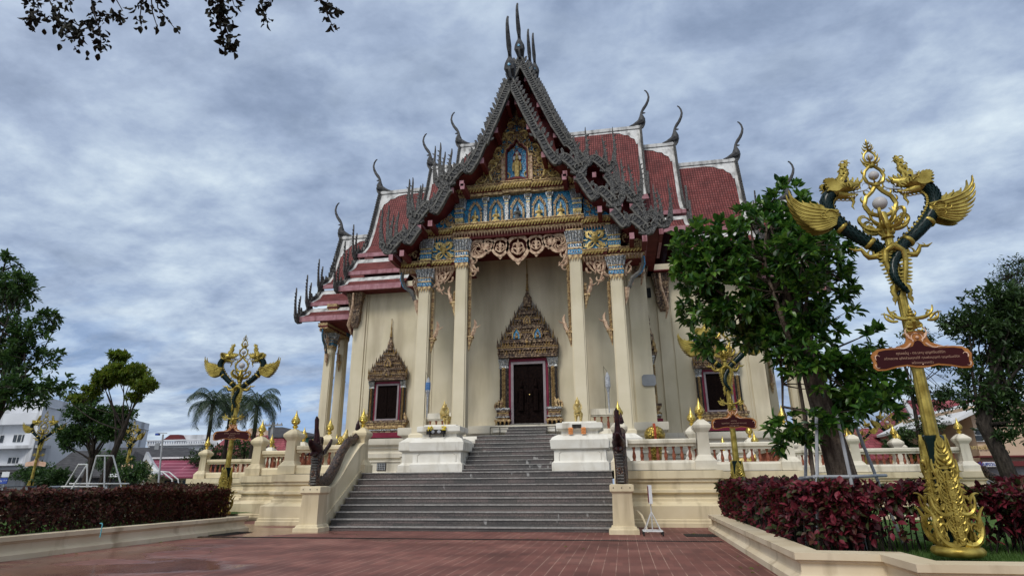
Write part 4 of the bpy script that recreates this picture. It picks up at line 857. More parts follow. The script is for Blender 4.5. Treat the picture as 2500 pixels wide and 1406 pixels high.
for k in (0, 1, 3):
    uc = 17.85 if k == 0 else 17.35; Y0 = 1 if k == 0 else 0
    for v in (-5.3, -3.18, 3.18, 5.3):
        outer = abs(v) > 4
        c = shared(('col', outer), 'column', sh_o if outer else sh_i, 'wall', tem); c.location = Matrix.Rotation(k*pi/2, 3, 'Z') @ Vector((v, -uc, 0)); c.rotation_euler = (0, 0, k*pi/2)
        cc = shared(('cap', outer), 'capital', cp_o if outer else cp_i, ['silver', 'blue', 'oldgold'], c); cc.location = (0, 0, 11.75 if outer else 12.97)
        T = lambda a, b, d, v=v: (a, -d, b)
        sides = (-1, 1) if not outer else ((1,) if v < 0 else (-1,))
        for s in sides:
            inner_side = (s > 0) == (v < 0)
            key = ('rope', outer, s, inner_side)
            if key not in cache:
                q = MB(); zt = 12.85 if not (outer or not inner_side) else 11.6; zb = 8.9; 
                if not outer and not inner_side: zb = 10.9
                rope(q, T, s*.44, zb, zt, d=.0)
                # perched bird-tailed pendant at the foot of the garland
                q.tube([T(s*.42, zb-.75, 0), T(s*.46, zb-.3, 0), T(s*.50, zb, 0)], [.02, .10, .16], 5, 0)
                q.box(s*.48-.2, s*.48+.2, -.16, .16, zb-.02, zb+.08, 0)
                q.curl(T, s*.55, zb+.05, pi/2-.5*s, 1.0, .9*s, .15, m=1); q.curl(T, s*.62, zb+.45, pi/2-.9*s, .6, 1.9*s, .09, m=1); q.curl(T, s*.70, zb+.55, 0 if s > 0 else pi, .42, 1.2*s, .06, m=1)
            shared(key, 'garland', q, ['oldgold', 'lace'], c)
        if outer:
            s = -1 if v < 0 else 1; key = ('brk', s)
            if key not in cache: q = MB(); bracket(q, T, s, s*.3, 12.0)
            shared(key, 'bracket', q, ['bargelight', 'blue', 'lace'], c)
# capitals and brackets on the wall corners
def walcap(mb, cx, cy, z0=13.4, z1=15.5, w_=.5):
    mb.rect(cx, cy, [(w_*.4, w_*.4, z0-.6), (w_*.8, w_*.8, z0), (w_*.85, w_*.85, z0+.6), (w_*.95, w_*.95, z0+.65), (w_*.85, w_*.85, z0+.8), (w_*1.0, w_*1.0, z0+1.3), (w_*1.35, w_*1.35, z1)], 0)
    for i in range(5):
        t = (i+.5)/5*2-1; mb.tube([(cx+t*w_*.8, cy-w_*.86, z0+.8), (cx+t*w_, cy-w_*1.0, z0+1.3), (cx+t*w_*1.3, cy-w_*1.35, z1)], .06, 4, 0)
for (cx, cy) in ((-GP+.05, -HWd-.05), (GP-.05, -HWd-.05), (-8.5, -HWd), (8.5, -HWd), (-HWd+.3, -GP), (HWd-.3, -GP), (-HWd, -8.5+.0), (HWd, -8.5)):
    q = MB(); walcap(q, cx, cy); s = -1 if cx < 0 else 1; T2 = lambda a, b, d: (a, cy-.45-d, b)
    q.tube([(cx+s*.1, cy-.45, 12.2), (cx+s*.25, cy-.75, 12.9), (cx+s*.12, cy-.8, 13.6), (cx-s*.1, cy-1.0, 14.4), (cx-s*.12, cy-1.1, 15.3)], [.04, .13, .10, .09, .07], 6, 1)
    build('wall_capital', q, ['crown', 'lace'], tem)
# ------------------------------------------------------------ porch front: beams, niches and pediment
UF = 17.85
Tf = lambda a, b, d: (a, -(UF+d), b)
def cornice(mb, x0, x1, z0, z1, d0, d1, teeth=True, rope_=True):
    h_ = z1-z0; mb.box(x0, x1, -(UF+d1), -(UF+d0), z0+h_*.62, z1, 0); mb.box(x0+.03, x1-.03, -(UF+d1-.07), -(UF+d0), z0+h_*.30, z0+h_*.62, 1); mb.box(x0+.06, x1-.06, -(UF+d1-.14), -(UF+d0), z0, z0+h_*.30, 0)
    mb.box(x0-.03, x1+.03, -(UF+d1+.05), -(UF+d0), z1, z1+.05, 0)
    if rope_:
        x = x0+.1
        while x < x1-.1: mb.tube([Tf(x-.10, z0+h_*.34, d1-.02), Tf(x+.01, z0+h_*.60, d1+.08), Tf(x+.11, z0+h_*.92, d1-.02)], [.04, .06, .03], 5, 2); x += .17
    if teeth:
        x = x0+.1
        while x < x1-.05:
            mb.add([Tf(x-.075, z0+.03, d1-.10), Tf(x+.075, z0+.03, d1-.10), Tf(x, z0-.27, d1-.10), Tf(x, z0-.02, d1+.02)], [(0, 3, 2), (3, 1, 2), (0, 1, 3)], 3); x += .165
ent = MB()
cornice(ent, -3.75, 3.75, 14.87, 15.38, -.45, .55); cornice(ent, -5.7, -3.55, 14.80, 15.25, -.45, .40); cornice(ent, 3.55, 5.7, 14.80, 15.25, -.45, .40)
cornice(ent, -4.9, -3.55, 12.98, 13.36, -.4, .36); cornice(ent, 3.55, 4.9, 12.98, 13.36, -.4, .36); cornice(ent, -6.9, -5.6, 12.98, 13.36, -.4, .36); cornice(ent, 5.6, 6.9, 12.98, 13.36, -.4, .36)
cornice(ent, -5.62, -4.98, 12.98, 13.36, -.4, .42); cornice(ent, 4.98, 5.62, 12.98, 13.36, -.4, .42)
cornice(ent, -3.75, 3.75, 17.22, 17.80, -.40, .45, teeth=False); cornice(ent, -.9, .9, 17.24, 17.83, .40, .55, teeth=False)
ent.box(-3.1, 3.1, -(UF+.30), -(UF-.30), 14.58, 14.87, 1)
e_ = build('entablature', ent, ['oldgold', 'darkred', 'gold', 'lace'], tem)
for s in (-1, 1):                         # outer bays: piers over the capitals and a panel with a gilded mask
    q = MB(); a, b = sorted((s*3.60, s*4.95)); q.box(a, b, -(UF+.12), -(UF-.2), 13.40, 14.80, 0); 
    cx = s*4.27
    for g_ in (-1, 1):
        for (x, z, an, L, tu, r_) in ((.38, 14.1, 1.0, .9, 4.8, .07), (.38, 14.0, -.2, .8, 4.2, .06), (.22, 14.3, 1.3, .5, -4, .06), (.22, 13.8, -1.2, .5, 4, .06), (.10, 14.05, .3, .95, 4.4, .085), (.12, 13.9, -.3, .95, -4.2, .085), (.05, 14.25, 1.1, .7, -3.2, .06), (.05, 13.75, -1.0, .7, 3.0, .06), (.38, 14.45, .6, .5, -4, .05), (.38, 13.65, -.5, .5, 4, .05)):
            A_ = an if g_ > 0 else pi-an; q.curl(Tf, cx+g_*x, z, A_, L, tu*g_, r_, m=1, d=.2)
    q.tube([Tf(cx, 14.45, .2), Tf(cx, 14.1, .34), Tf(cx, 13.75, .2)], [.04, .2, .05], 6, 1); q.tube([Tf(cx-.2, 14.0, .22), Tf(cx, 14.05, .3), Tf(cx+.2, 14.0, .22)], [.04, .1, .04], 5, 1)
    build('mask_panel', q, ['blue', 'gold'], tem)
    q = capital(.60, 1.42, False); o = build('pier_capital', q, ['silver', 'blue', 'gold'], tem); o.location = (s*5.3, -UF, 13.40)
    # wing panels beside the frieze, and end scrolls under the lowest roof
    q = MB(); q.prism([(s*3.72, 15.4), (s*5.25, 15.4), (s*4.5, 16.1), (s*3.72, 17.0)][::s], Tf, -.1, .05, 0)
    rr = random.Random(5+s)
    for i in range(26):
        x = rr.uniform(3.8, 5.1); z = 15.5+rr.random()*max(.1, (5.25-x)*1.0); q.curl(Tf, s*x, z, rr.uniform(0, 6.3), rr.uniform(.35, .6), rr.choice((-1, 1))*rr.uniform(3, 4.5), .055, m=1, d=.10, n=7)
    build('wing_panel', q, ['blue', 'oldgold'], tem)
    q = MB()
    for i in range(22):
        x = rr.uniform(5.75, 6.8); q.curl(Tf, s*x, 13.42+rr.random()*(.15+.9*(6.9-x)), rr.uniform(.6, 2.5), .45, rr.choice((-4, 4)), .06, m=0, d=.05, n=6)
    build('end_scroll', q, 'oldgold', tem)
# lacework under the beams
def lace(cx, half, ztop, drop, lobes, s0=1):
    q = MB(); d0, d1 = .0, .07
    for (x, r_, zc, point) in lobes:
        for t in (1, -1) if x else (1,):
            X = cx+t*x; P = [(X+r_*cos(a), ztop-zc+r_*sin(a)*1.05) for a in [pi*.9-i*(pi*.8*2)/12*1.06 for i in range(0)]]
            n_ = 18; ring = [(X+r_*sin(2*pi*i/n_), ztop-zc+r_*cos(2*pi*i/n_)*(1 if cos(2*pi*i/n_) > 0 else 1+point*(abs(cos(2*pi*i/n_))**3))) for i in range(n_+1)]
            q.ribbon(ring, r_*.16, Tf, d0, d1+.03, 0)
            for g_ in (-1, 1):
                for (ox, oz, an, L, tu) in ((.03, -.75, .5, 1.5, 3.0), (.06, -.35, .9, .9, -3.4), (.05, -.05, 1.1, .8, 3.8), (.45, .15, 2.2, .7, 3.0), (.3, -.5, -.2, .5, 3.4)): q.curl(Tf, X+g_*ox*r_, ztop-zc+oz*r_, an if g_ > 0 else pi-an, r_*L, tu*g_, r_*.13, m=0, d=.05, n=7)
            q.flame(Tf, X, ztop-zc-.7*r_, pi/2, r_*1.5, r_*.30, .02, .08, bend=0, m=0)
            q.flame(Tf, X, ztop-zc-r_*(1+point)*.9, -pi/2, r_*.55, r_*.5, d0, d1, bend=0, m=0, n=4)
    return q
q = lace(0, 2.75, 14.6, 1.5, [(0, .62, .62, .35), (1.02, .47, .52, .25), (1.72, .33, .38, .2)])
for s in (-1, 1):                                  # corner medallions and the tails that run down the columns
    cx = s*2.28; 
    n_ = 18; q.ribbon([(cx+.50*sin(2*pi*i/n_), 14.02+.50*cos(2*pi*i/n_)) for i in range(n_+1)], .08, Tf, 0, .1, 0)
    for i in range(8): a = i*2*pi/8; q.curl(Tf, cx+.14*cos(a), 14.02+.14*sin(a), a+1.1, .62, 3.4, .07, m=0, d=.05, n=6)
    for (x, z, an, L, tu, r_) in ((2.75, 13.6, -1.75, 1.1, -.9, .14), (2.55, 13.35, -1.4, .8, 3.4, .10), (2.72, 12.95, -1.8, .8, -3.8, .12), (2.45, 13.55, -2.2, .6, 3.0, .08), (2.7, 13.3, -1.2, .6, -2.5, .1), (2.5, 12.75, -2.2, .55, 3.6, .08)):
        q.curl(Tf, s*x, z, an if s > 0 else pi-an, L, tu*s, r_, m=0, d=.05)
for s in (-1, 1):
    for (zt, xa, xb) in ((12.95, 3.62, 4.86),):
        w_ = xb-xa; cx = xa+w_*.62 
        for (x, z, an, L, tu, r_) in ((xb-.12, zt-.1, -1.7, 1.5, -.5, .13), (xb-.2, zt-.75, -1.3, .8, 3.5, .10), (xb-.22, zt-1.1, -2.0, .7, -3.9, .11), (xb-.3, zt-.3, -2.5, .9, 3, .1), (xa+.1, zt-.05, -1.2, .9, .6, .10), (xa+.12, zt-.5, -1.7, .5, 2.5, .08), (xa+.25, zt-.15, -.6, .9, -1.6, .10), (cx, zt-.12, -1, .8, 3.9, .09), (cx-.2, zt-.35, 0, .7, -3.8, .08)):
            q.curl(Tf, s*x, z, an if s > 0 else pi-an, L, tu*s, r_, m=0, d=.05)
        n_ = 16; q.ribbon([(s*(xb-.42)+.30*sin(2*pi*i/n_), zt-.42+.30*cos(2*pi*i/n_)) for i in range(n_+1)], .05, Tf, 0, .1, 0); q.ribbon([(s*xa, zt-.04), (s*xb, zt-.04)], .07, Tf, 0, .08, 0)
lv = build('lace_valance', q, 'lace', e_)
for k in (1, 3):
    e2 = bpy.data.objects.new('entablature', e_.data); COL.objects.link(e2); e2.parent = tem; e2.rotation_euler = (0, 0, k*pi/2); e2.location = (-.5 if k == 1 else .5, 0, 0)
    l2 = bpy.data.objects.new('lace_valance', lv.data); COL.objects.link(l2); l2.parent = e2
# frieze with five niches
fz = MB(); fz.box(-3.45, 3.45, -(UF-.02), -(UF-.3), 15.38, 17.22, 0); frz = build('frieze', fz, 'blue', tem)
for i in range(6):
    x = -3.1+i*1.24
    if i in (0, 5): continue
    q = capital(.20, .55, False); q.rect(0, 0, [(.10, .10, -1.25), (.10, .10, 0)], 0); o = build('niche_pillar', q, ['silver', 'blue', 'gold'], frz); o.location = (x, -(UF+.12), 16.62)
for s in (-1, 1):
    q = capital(.46, 1.45, True); q.rect(0, 0, [(.22, .22, -.38), (.22, .22, 0)], 0); o = build('frieze_pier', q, ['silver', 'blue', 'gold'], frz); o.location = (s*3.40, -(UF+.05), 15.76)
def arch(mb, cx, z0, z1, w_, m=0, d=.12, r_=.05, leafs=True):
    P = [(cx-w_, z0), (cx-w_, z0+(z1-z0)*.55), (cx-w_*.95, z0+(z1-z0)*.68), (cx-w_*.55, z0+(z1-z0)*.84), (cx-.02, z1), (cx+.02, z1), (cx+w_*.55, z0+(z1-z0)*.84), (cx+w_*.95, z0+(z1-z0)*.68), (cx+w_, z0+(z1-z0)*.55), (cx+w_, z0)]
    mb.tube([Tf(a, b, d) for a, b in P], r_*.7, 5, m)
    if leafs:
        R_ = resample(P, .13)
        for i, (a, b) in enumerate(R_): 
            o_ = 1 if a > cx else -1; mb.ball(Tf(a+o_*.06, b+(.05 if b > z0+(z1-z0)*.6 else 0), d), r_*1.5, 5, m, (1, .8, 1.3))
def figure(mb, x, z, h_, T, m=0, kneel=True, halo=False, face=0):
    "small gilded devotional figure with crown, joined hands and folded legs"
    k = h_
    if kneel:
        mb.ball(T(x, z+.10*k, .10), .20*k, 8, m, (1.25, .9, .55)); mb.tube([T(x-.05*k, z+.1*k, .1), T(x, z+.35*k, .1), T(x, z+.52*k, .1)], [.14*k, .10*k, .13*k], 8, m)
        mb.tube([T(x-.2*k, z+.1*k, .14), T(x+.2*k, z+.1*k, .18)], .07*k, 6, m)
    else:
        mb.tube([T(x, z, .08), T(x, z+.04*k, .08), T(x, z+.3*k, .1), T(x, z+.48*k, .1), T(x, z+.66*k, .1), T(x, z+.72*k, .1)], [.10*k, .085*k, .105*k, .095*k, .12*k, .05*k], 8, m)
    zs_ = z+(.52 if kneel else .66)*k; 
    for s in (-1, 1):
        if kneel: mb.tube([T(x+s*.13*k, zs_, .1), T(x+s*.17*k, zs_-.16*k, .14), T(x, zs_-.10*k, .14+.12*k)], [.045*k, .038*k, .03*k], 6, m)
        else: mb.tube([T(x+s*.115*k, zs_, .1), T(x+s*.15*k, zs_-.18*k, .1), T(x+s*.14*k, zs_-.36*k, .12)], [.04*k, .033*k, .025*k], 6, m)
    zh = zs_+.13*k; mb.tube([T(x, zs_, .1), T(x, zh, .1)], .035*k, 6, m); mb.ball(T(x, zh+.03*k, .11), .075*k, 8, m, (1, 1, 1.2)); mb.tube([T(x, zh+.09*k, .1), T(x, zh+.16*k, .1), T(x, zh+.30*k, .1)], [.065*k, .035*k, .008*k], 7, m)
for i in range(5):
    x = -2.48+i*1.24; q = MB(); arch(q, x, 15.42, 16.86, .31, 0, r_=.04)
    q.prism([(x-.30, 15.46), (x+.30, 15.46), (x+.30, 16.35), (x, 16.8), (x-.30, 16.35)], Tf, .0, .025, 1); q.box(x-.38, x+.38, -(UF+.3), -(UF), 15.38, 15.50, 2)
    nic = build('niche', q, ['oldgold', 'blue', 'plaque'], frz)
    q = MB(); figure(q, x, 15.5, 1.05 if i != 2 else 1.15, lambda a, b, d: (a, -(UF+d+.04), b), 0)
    if i == 2: q.box(x-.42, x+.42, -(UF+.34), -(UF+.02), 15.5, 15.62, 0)
    # thing > part > sub-part is full here, so figures hang from the frieze
    build('niche_figure', q, 'gold' if i != 2 else 'bargelight', frz)
# pediment
pd = MB(); pd.prism([(-3.25, 17.84), (3.25, 17.84), (0, 22.95)], Tf, -.30, -.02, 0); ped = build('pediment', pd, 'blue', tem)
q = MB(); rr = random.Random(21)
def inside(x, z, mrg=0): return z > 17.9+mrg and abs(x) < (22.9-mrg*1.5-z)*3.2/5.05-mrg*.3 and not (abs(x) < .80 and z < 20.3)
for (x, z, an, L, tu, r_) in ((1.55, 18.25, 1.4, 2.5, -7.2, .12), (2.55, 18.2, .9, 1.8, -6.8, .10), (1.25, 19.3, .6, 2.0, -6.4, .11), (1.9, 19.2, 1.9, 1.7, 6.4, .09), (.95, 20.4, 0, 1.6, -6.2, .10), (.55, 20.9, 1.6, 1.5, -6, .09), (1.3, 20.2, -.6, 1.3, 6, .08), (.15, 21.3, .6, 1.2, -5.4, .085), (.75, 19.9, -1.2, 1.2, 5, .07), (2.05, 18.0, 0, 1.3, 5.8, .08), (.10, 21.9, 1.0, .9, -4.6, .07), (1.0, 18.4, 2.0, 1.3, 5.5, .08)):
    for s in (-1, 1): q.curl(Tf, s*x, z, an if s > 0 else pi-an, L, tu*s, r_, n=16, m=2, d=.09, sides=6)
for i in range(1900):
    x, z = rr.uniform(.02, 3.1), rr.uniform(17.95, 22.7)
    if not inside(x, z): continue
    an = rr.uniform(0, 6.3); tu = rr.choice((-1, 1))*rr.uniform(2.5, 5)
    L = rr.uniform(.22, .5); r_ = rr.uniform(.022, .045); mm = rr.choice((0, 0, 0, 1, 2))
    for s in (-1, 1): q.curl(Tf, s*x, z, an if s > 0 else pi-an, L, tu*s, r_, n=7, m=mm, d=rr.uniform(.0, .1))
q.tube([Tf(0, 22.2, .05), Tf(0, 22.7, .05), Tf(0, 23.15, .05)], [.10, .07, .01], 6, 0)
for s in (-1, 1): q.ribbon([(s*3.25, 17.86), (0, 23.0)][::s], .07, Tf, -.02, .06, 1)
build('gilded_scrollwork', q, ['oldgold', 'carvebrown', 'gold'], ped)
q = MB(); q.prism([(-.62, 17.95), (.62, 17.95), (.62, 19.9), (.40, 20.2), (.22, 20.25), (0, 20.62), (-.22, 20.25), (-.40, 20.2), (-.62, 19.9)], Tf, .02, .06, 1)
P = [(-.62, 18), (-.62, 19.85), (-.58, 20.1), (-.40, 20.22), (-.36, 20.36), (-.18, 20.40), (0, 20.75), (.18, 20.40), (.36, 20.36), (.40, 20.22), (.58, 20.1), (.62, 19.85), (.62, 18)]
q.ribbon(P, .04, Tf, .06, .32, 2); q.ribbon([(a*1.1, b+.04) for a, b in P], .045, Tf, .02, .26, 0)
for s in (-1, 1): q.box(s*.80-.12, s*.80+.12, -(UF+.22), -UF, 17.9, 19.75, 3); q.box(s*.80-.15, s*.80+.15, -(UF+.25), -UF, 19.1, 19.18, 0); q.box(s*.80-.15, s*.80+.15, -(UF+.25), -UF, 19.6, 19.75, 0)
nic = build('niche', q, ['oldgold', 'blue', 'darkred', 'lace'], ped)
q = MB(); q.prism([(-.25, 19.42), (0, 19.05), (.25, 19.42), (.26, 19.75), (0, 20.2), (-.26, 19.75)], Tf, .08, .10, 1)
for a, b, r_ in ((0, 19.90, .10), (-.13, 19.60, .12), (.13, 19.60, .12), (0, 19.72, .10)): q.ball(Tf(a, b, .11), r_, 8, 2, (1, .2, 1.2))
figure(q, 0, 18.22, 1.6, lambda a, b, d: (a, -(UF+d+.06), b), 0, kneel=False)
build('standing_figure', q, ['gold', 'darkred', 'palewhite'], ped)
q = MB(); n_ = 14
for i in range(n_): a0, a1 = pi*i/n_, pi*(i+1)/n_; q.prism([(.62*cos(a0), 17.9+.30*sin(a0)), (.62*cos(a1), 17.9+.30*sin(a1)), (.5*cos(a1), 17.9+.18*sin(a1)), (.5*cos(a0), 17.9+.18*sin(a0))], Tf, .06, .42, 0)
q.box(-.58, .58, -(UF+.36), -(UF+.06), 17.84, 18.06, 1); build('niche_base', q, ['darkred', 'oldgold'], ped)
# ------------------------------------------------------------ door and windows under stepped spires
def spire_crown(mb, T, w_, z0, zp, zt, seed=1, door=False):
    "mb slots: 0 carving, 1 cement plaque, 2 gold, 3 blue"
    rr = random.Random(seed); hgt = zp-z0
    prof = [(w_*1.0, z0+.10), (w_*1.02, z0+hgt*.22), (w_*.80, z0+hgt*.42), (.06, zp)]
    mb.prism([(a, b) for a, b in prof]+[(-a, b) for a, b in prof[::-1]], T, -.02, .10, 1)
    tiers = 7 if door else 6
    for i in range(tiers):
        t = i/tiers; z = z0+hgt*(.02+.78*t); ww = w_*(1.0-.06*(i == 0))*(1-.86*max(0, t-.12)/.88); hh = hgt*.78/tiers; dd = .42*(1-.75*t)+.1
        mb.box(-ww, ww, *sorted((T(0, 0, .05)[1], T(0, 0, dd)[1])), z, z+hh*.42, 0); mb.box(-ww*.93, ww*.93, *sorted((T(0, 0, .05)[1], T(0, 0, dd-.06)[1])), z+hh*.42, z+hh*.75, 0)
        mb.box(-ww*1.02, ww*1.02, *sorted((T(0, 0, .05)[1], T(0, 0, dd+.04)[1])), z+hh*.30, z+hh*.40, 2 if i % 2 else 0)
        k = max(2, int(ww*2/.155))
        for j in range(k+1):
            x = -ww+2*ww*j/k; e = .07; h2 = hh*(1.0+.45*abs(x)/w_)*rr.uniform(.85, 1.15)
            mb.add([T(x-e, z+hh*.4, dd-.04), T(x+e, z+hh*.4, dd-.04), T(x+(e*.6 if x > 0 else -e*.6), z+hh*.4+h2, dd-.10), T(x, z+hh*.5, dd+.07), T(x-e, z+hh*.4, dd-.16), T(x+e, z+hh*.4, dd-.16)], [(0, 3, 2), (3, 1, 2), (1, 5, 2), (4, 0, 2), (5, 4, 2)], 0 if rr.random() < .8 else 2)
    for (x, z, s_, mm) in ([(-.62, .30, .30, 3), (.62, .30, .30, 3), (0, .52, .24, 2), (0, .22, .26, 0)] if door else [(0, .36, .30, 2), (0, .12, .24, 0)]):
        X, Z = x*w_/1.78 if door else 0, z0+hgt*z; dd = .5*(1-.7*z)+.08
        P = [(X-s_*.75, Z), (X-s_*.75, Z+s_*1.0), (X, Z+s_*2.1), (X+s_*.75, Z+s_*1.0), (X+s_*.75, Z)]
        mb.prism(P[::-1], T, .1, dd, 3 if mm == 3 else 0); mb.tube([T(a, b, dd+.02) for a, b in P], .05, 5, 2 if mm else 0)
        mb.ball(T(X, Z+s_*.35, dd+.03), s_*.40, 6, 2, (1, .5, .8)); mb.ball(T(X, Z+s_*.9, dd+.03), s_*.22, 6, 2)
        for q_ in (-1, 1):
            for j in range(3): mb.flame(T, X+q_*s_*(.8-.2*j), Z+s_*(.5+.45*j), pi/2-q_*.7, s_*.7, s_*.3, dd-.05, dd+.03, bend=.3*q_, m=0, n=3)
    rr_s = w_/1.78; zb = z0+hgt*.80; y0 = T(0, 0, .13)[1]
    mb.lathe([(.26*rr_s, 0), (.30*rr_s, .08), (.22*rr_s, .16), (.28*rr_s, .30), (.24*rr_s, .62), (.12*rr_s, .80), (.13*rr_s, .86), (.075, .95), (.09, 1.02), (.05, 1.1)], (0, y0, zb), 8, 0)
    zz = zb+1.05; mb.lathe([(.075, 0), (.11, .05), (.06, .12), (.09, .2), (.05, .3), (.075, .36), (.045, .45), (.05, (zt-zz)*.45), (.062, (zt-zz)*.5), (.035, (zt-zz)*.55), (.022, (zt-zz)*.92), (.05, (zt-zz)*.95), (.0, zt-zz)], (0, y0, zz), 8, 2)
def jamb(mb, T, x, w_, z0, z1):
    "clustered pilaster: carved, dark and gilt strips under a fluted capital"
    y = lambda d: T(0, 0, d)[1]
    mb.box(x-w_, x+w_, *sorted((y(.02), y(.22))), z0, z1-.5, 0)
    mb.box(x-w_*.35, x+w_*.35, *sorted((y(.22), y(.32))), z0, z1-.5, 2)
    for q_ in (-1, 1): mb.box(x+q_*w_*.72-.04, x+q_*w_*.72+.04, *sorted((y(.22), y(.27))), z0, z1-.5, 4)
    z = z0+.08
    while z < z1-.6: mb.tube([T(x-w_*.3, z, .33), T(x, z+.06, .37), T(x+w_*.3, z+.12, .33)], .028, 4, 2); z += .12
    mb.rect(x, y(.14), [(w_*1.0, .14, z1-.55), (w_*1.12, .16, z1-.5), (w_, .14, z1-.42), (w_*1.02, .15, z1-.36), (w_*1.3, .24, z1)], 5)
    for j in range(4): xx = x-w_+2*w_*(j+.5)/4; mb.tube([T(xx, z1-.36, .3), T(xx+(xx-x)*.3, z1, .4)], .04, 4, 5)
SLOT = ['crown', 'plaque', 'bronze', 'blue', 'black', 'silver', 'maroon', 'lilac', 'oldgold']
# main door
Td = lambda a, b, d: (a, -(GP+d), b)
yd = lambda d: -(GP+d)
q = MB(); q.box(-.86, .86, yd(.10), yd(0), 4.56, 7.92); door = build('door', q, 'door', tem)
for s in (-1, 1):                     # carved guardian on each leaf
    q = MB(); a, b = sorted((s*.03, s*.80)); q.box(a, b, yd(.135), yd(.10), 4.62, 7.88)
    T3 = lambda a_, b_, d_: (a_, -(GP+.12+d_*.4), b_); figure(q, s*.42, 5.3, 1.7, T3, 0, kneel=False)
    for i in range(10): q.curl(T3, s*.42+.3*cos(i), 4.9+i*.28, i*1.3, .5, 4*(-1)**i, .03, d=.05)
    build('door_leaf', q, 'door', door, smooth=40)
q = MB(); q.ball((.05, yd(.16), 6.2), .04, 6); build('door_handle', q, 'gold', door)
q = MB()
for s in (-1, 1): a, b = sorted((s*.86, s*1.0)); q.box(a, b, yd(.26), yd(0), 4.56, 8.08, 7); a, b = sorted((s*1.0, s*1.14)); q.box(a, b, yd(.20), yd(0), 4.45, 8.20, 6)
q.box(-1.0, 1.0, yd(.262), yd(0), 7.94, 8.08, 7); q.box(-1.14, 1.14, yd(.202), yd(0), 8.08, 8.26, 6)
build('door_frame', q, SLOT, door)
q = MB(); spire_crown(q, Td, 1.78, 8.22, 12.15, 14.42, 3, True)
build('door_crown', q, SLOT, door)
q = MB()
for s in (-1, 1):
    q = MB(); jamb(q, Td, s*1.42, .25, 5.45, 8.26)
    for (w_, d_, z0, z1, mm) in ((.40, .52, 5.34, 5.45, 5), (.36, .46, 5.22, 5.34, 0), (.32, .42, 5.12, 5.22, 2), (.34, .45, 4.98, 5.12, 0), (.40, .52, 4.92, 4.98, 5), (.30, .40, 4.80, 4.92, 8), (.46, .62, 4.70, 4.80, 8)): q.box(s*1.45-w_, s*1.45+w_, yd(d_), yd(0), z0, z1, mm)
    for j in range(4): x = s*1.45-.36+.24*j; q.tube([(x, yd(.55), 4.72), (x+.03, yd(.66), 4.60), (x, yd(.60), 4.48)], [.06, .05, .02], 5, 2)
    q.box(s*1.45-.30, s*1.45+.30, yd(.40), yd(0), 4.34, 4.70, 4)
    for j in range(3): q.flame(Td, s*(1.62+.12*j), 5.45, pi/2-s*.1*j, .62-.12*j, .2, .28, .36, bend=.4*s, m=8)
    build('door_jamb', q, SLOT, door)
q = MB()
for s in (-1, 1): q = MB(); q.box(s*1.48-.46, s*1.48+.46, yd(.75), yd(0), 4.10, 4.34); build('door_plinth', q, 'white', door)
for s in (-1, 1):
    q = MB(); X0, X1 = sorted((s*1.0, s*2.08))
    for a, b in (((X0, yd(.85)), (X1, yd(.85))), ((X1 if s > 0 else X0, yd(.85)), (X1 if s > 0 else X0, yd(.1)))):
        q.tube([(a[0], a[1], 4.36), (b[0], b[1], 4.36)], .022, 5)
        for t in (0, .5, 1): x, y = a[0]+(b[0]-a[0])*t, a[1]+(b[1]-a[1])*t; q.tube([(x, y, 3.86), (x, y, 4.36)], .02, 5)
    build('low_rail', q, 'iron', door)
def window(cx, cy, rz=0, s_=1.0):
    q = MB(); T = lambda a, b, d: (a, -d, b); y = lambda d: -d
    q.box(-.76, .76, y(.06), y(0), 5.9, 8.3, 4); wn = build('window', q, [MT['door'] if t == 'black' else t for t in SLOT], tem, smooth=None); wn.location = (cx, cy, 0); wn.rotation_euler = (0, 0, rz)
    q = MB()
    for s in (-1, 1):
        a, b = sorted((s*.04, s*.70)); q.box(a, b, y(.10), y(.06), 5.98, 8.24, 0)
        for i in range(8): q.curl(T, s*.36+.2*cos(i*2), 6.1+i*.26, i*1.7, .45, 4*(-1)**i, .028, d=.10)
    build('shutter', q, 'door', wn)
    q = MB()
    for s in (-1, 1): a, b = sorted((s*.76, s*.88)); q.box(a, b, y(.20), y(0), 5.86, 8.38, 7); a, b = sorted((s*.88, s*1.02)); q.box(a, b, y(.15), y(0), 5.75, 8.5, 6)
    q.box(-.88, .88, y(.202), y(0), 8.30, 8.42, 7); q.box(-.88, .88, y(.24), y(0), 5.76, 5.90, 7); q.box(-1.02, 1.02, y(.152), y(0), 8.42, 8.6, 6)
    build('window_frame', q, SLOT, wn)
    q = MB(); 
    for s in (-1, 1): jamb(q, T, s*1.22, .19, 5.75, 8.62); q.flame(T, s*1.5, 5.78, pi/2, .55, .2, .2, .3, bend=.3*s, m=8)
    for (w_, d_, z0, z1, mm) in ((1.68, .55, 5.62, 5.76, 0), (1.60, .48, 5.50, 5.62, 8), (1.50, .40, 5.28, 5.50, 8), (1.55, .46, 5.14, 5.28, 2), (1.62, .52, 5.06, 5.14, 5), (1.58, .46, 4.90, 5.06, 0), (1.66, .55, 4.56, 4.90, 6)): q.box(-w_, w_, y(d_), y(0), z0, z1, mm)
    x = -1.45
    while x < 1.5: q.ball((x, y(.5), 5.2), .05, 5, 2); x += .16
    build('window_surround', q, SLOT, wn)
    q = MB(); spire_crown(q, T, 1.52, 8.60, 11.45, 13.4, 8, False); build('window_crown', q, SLOT, wn)
for x in (-11.6, 11.6): window(x, -HWd)
window(HWd, -11.0, pi/2); window(-HWd, -11.0, -pi/2); window(9.2-.7, -HWd) if False else None
for sx_ in (-1, 1): pass
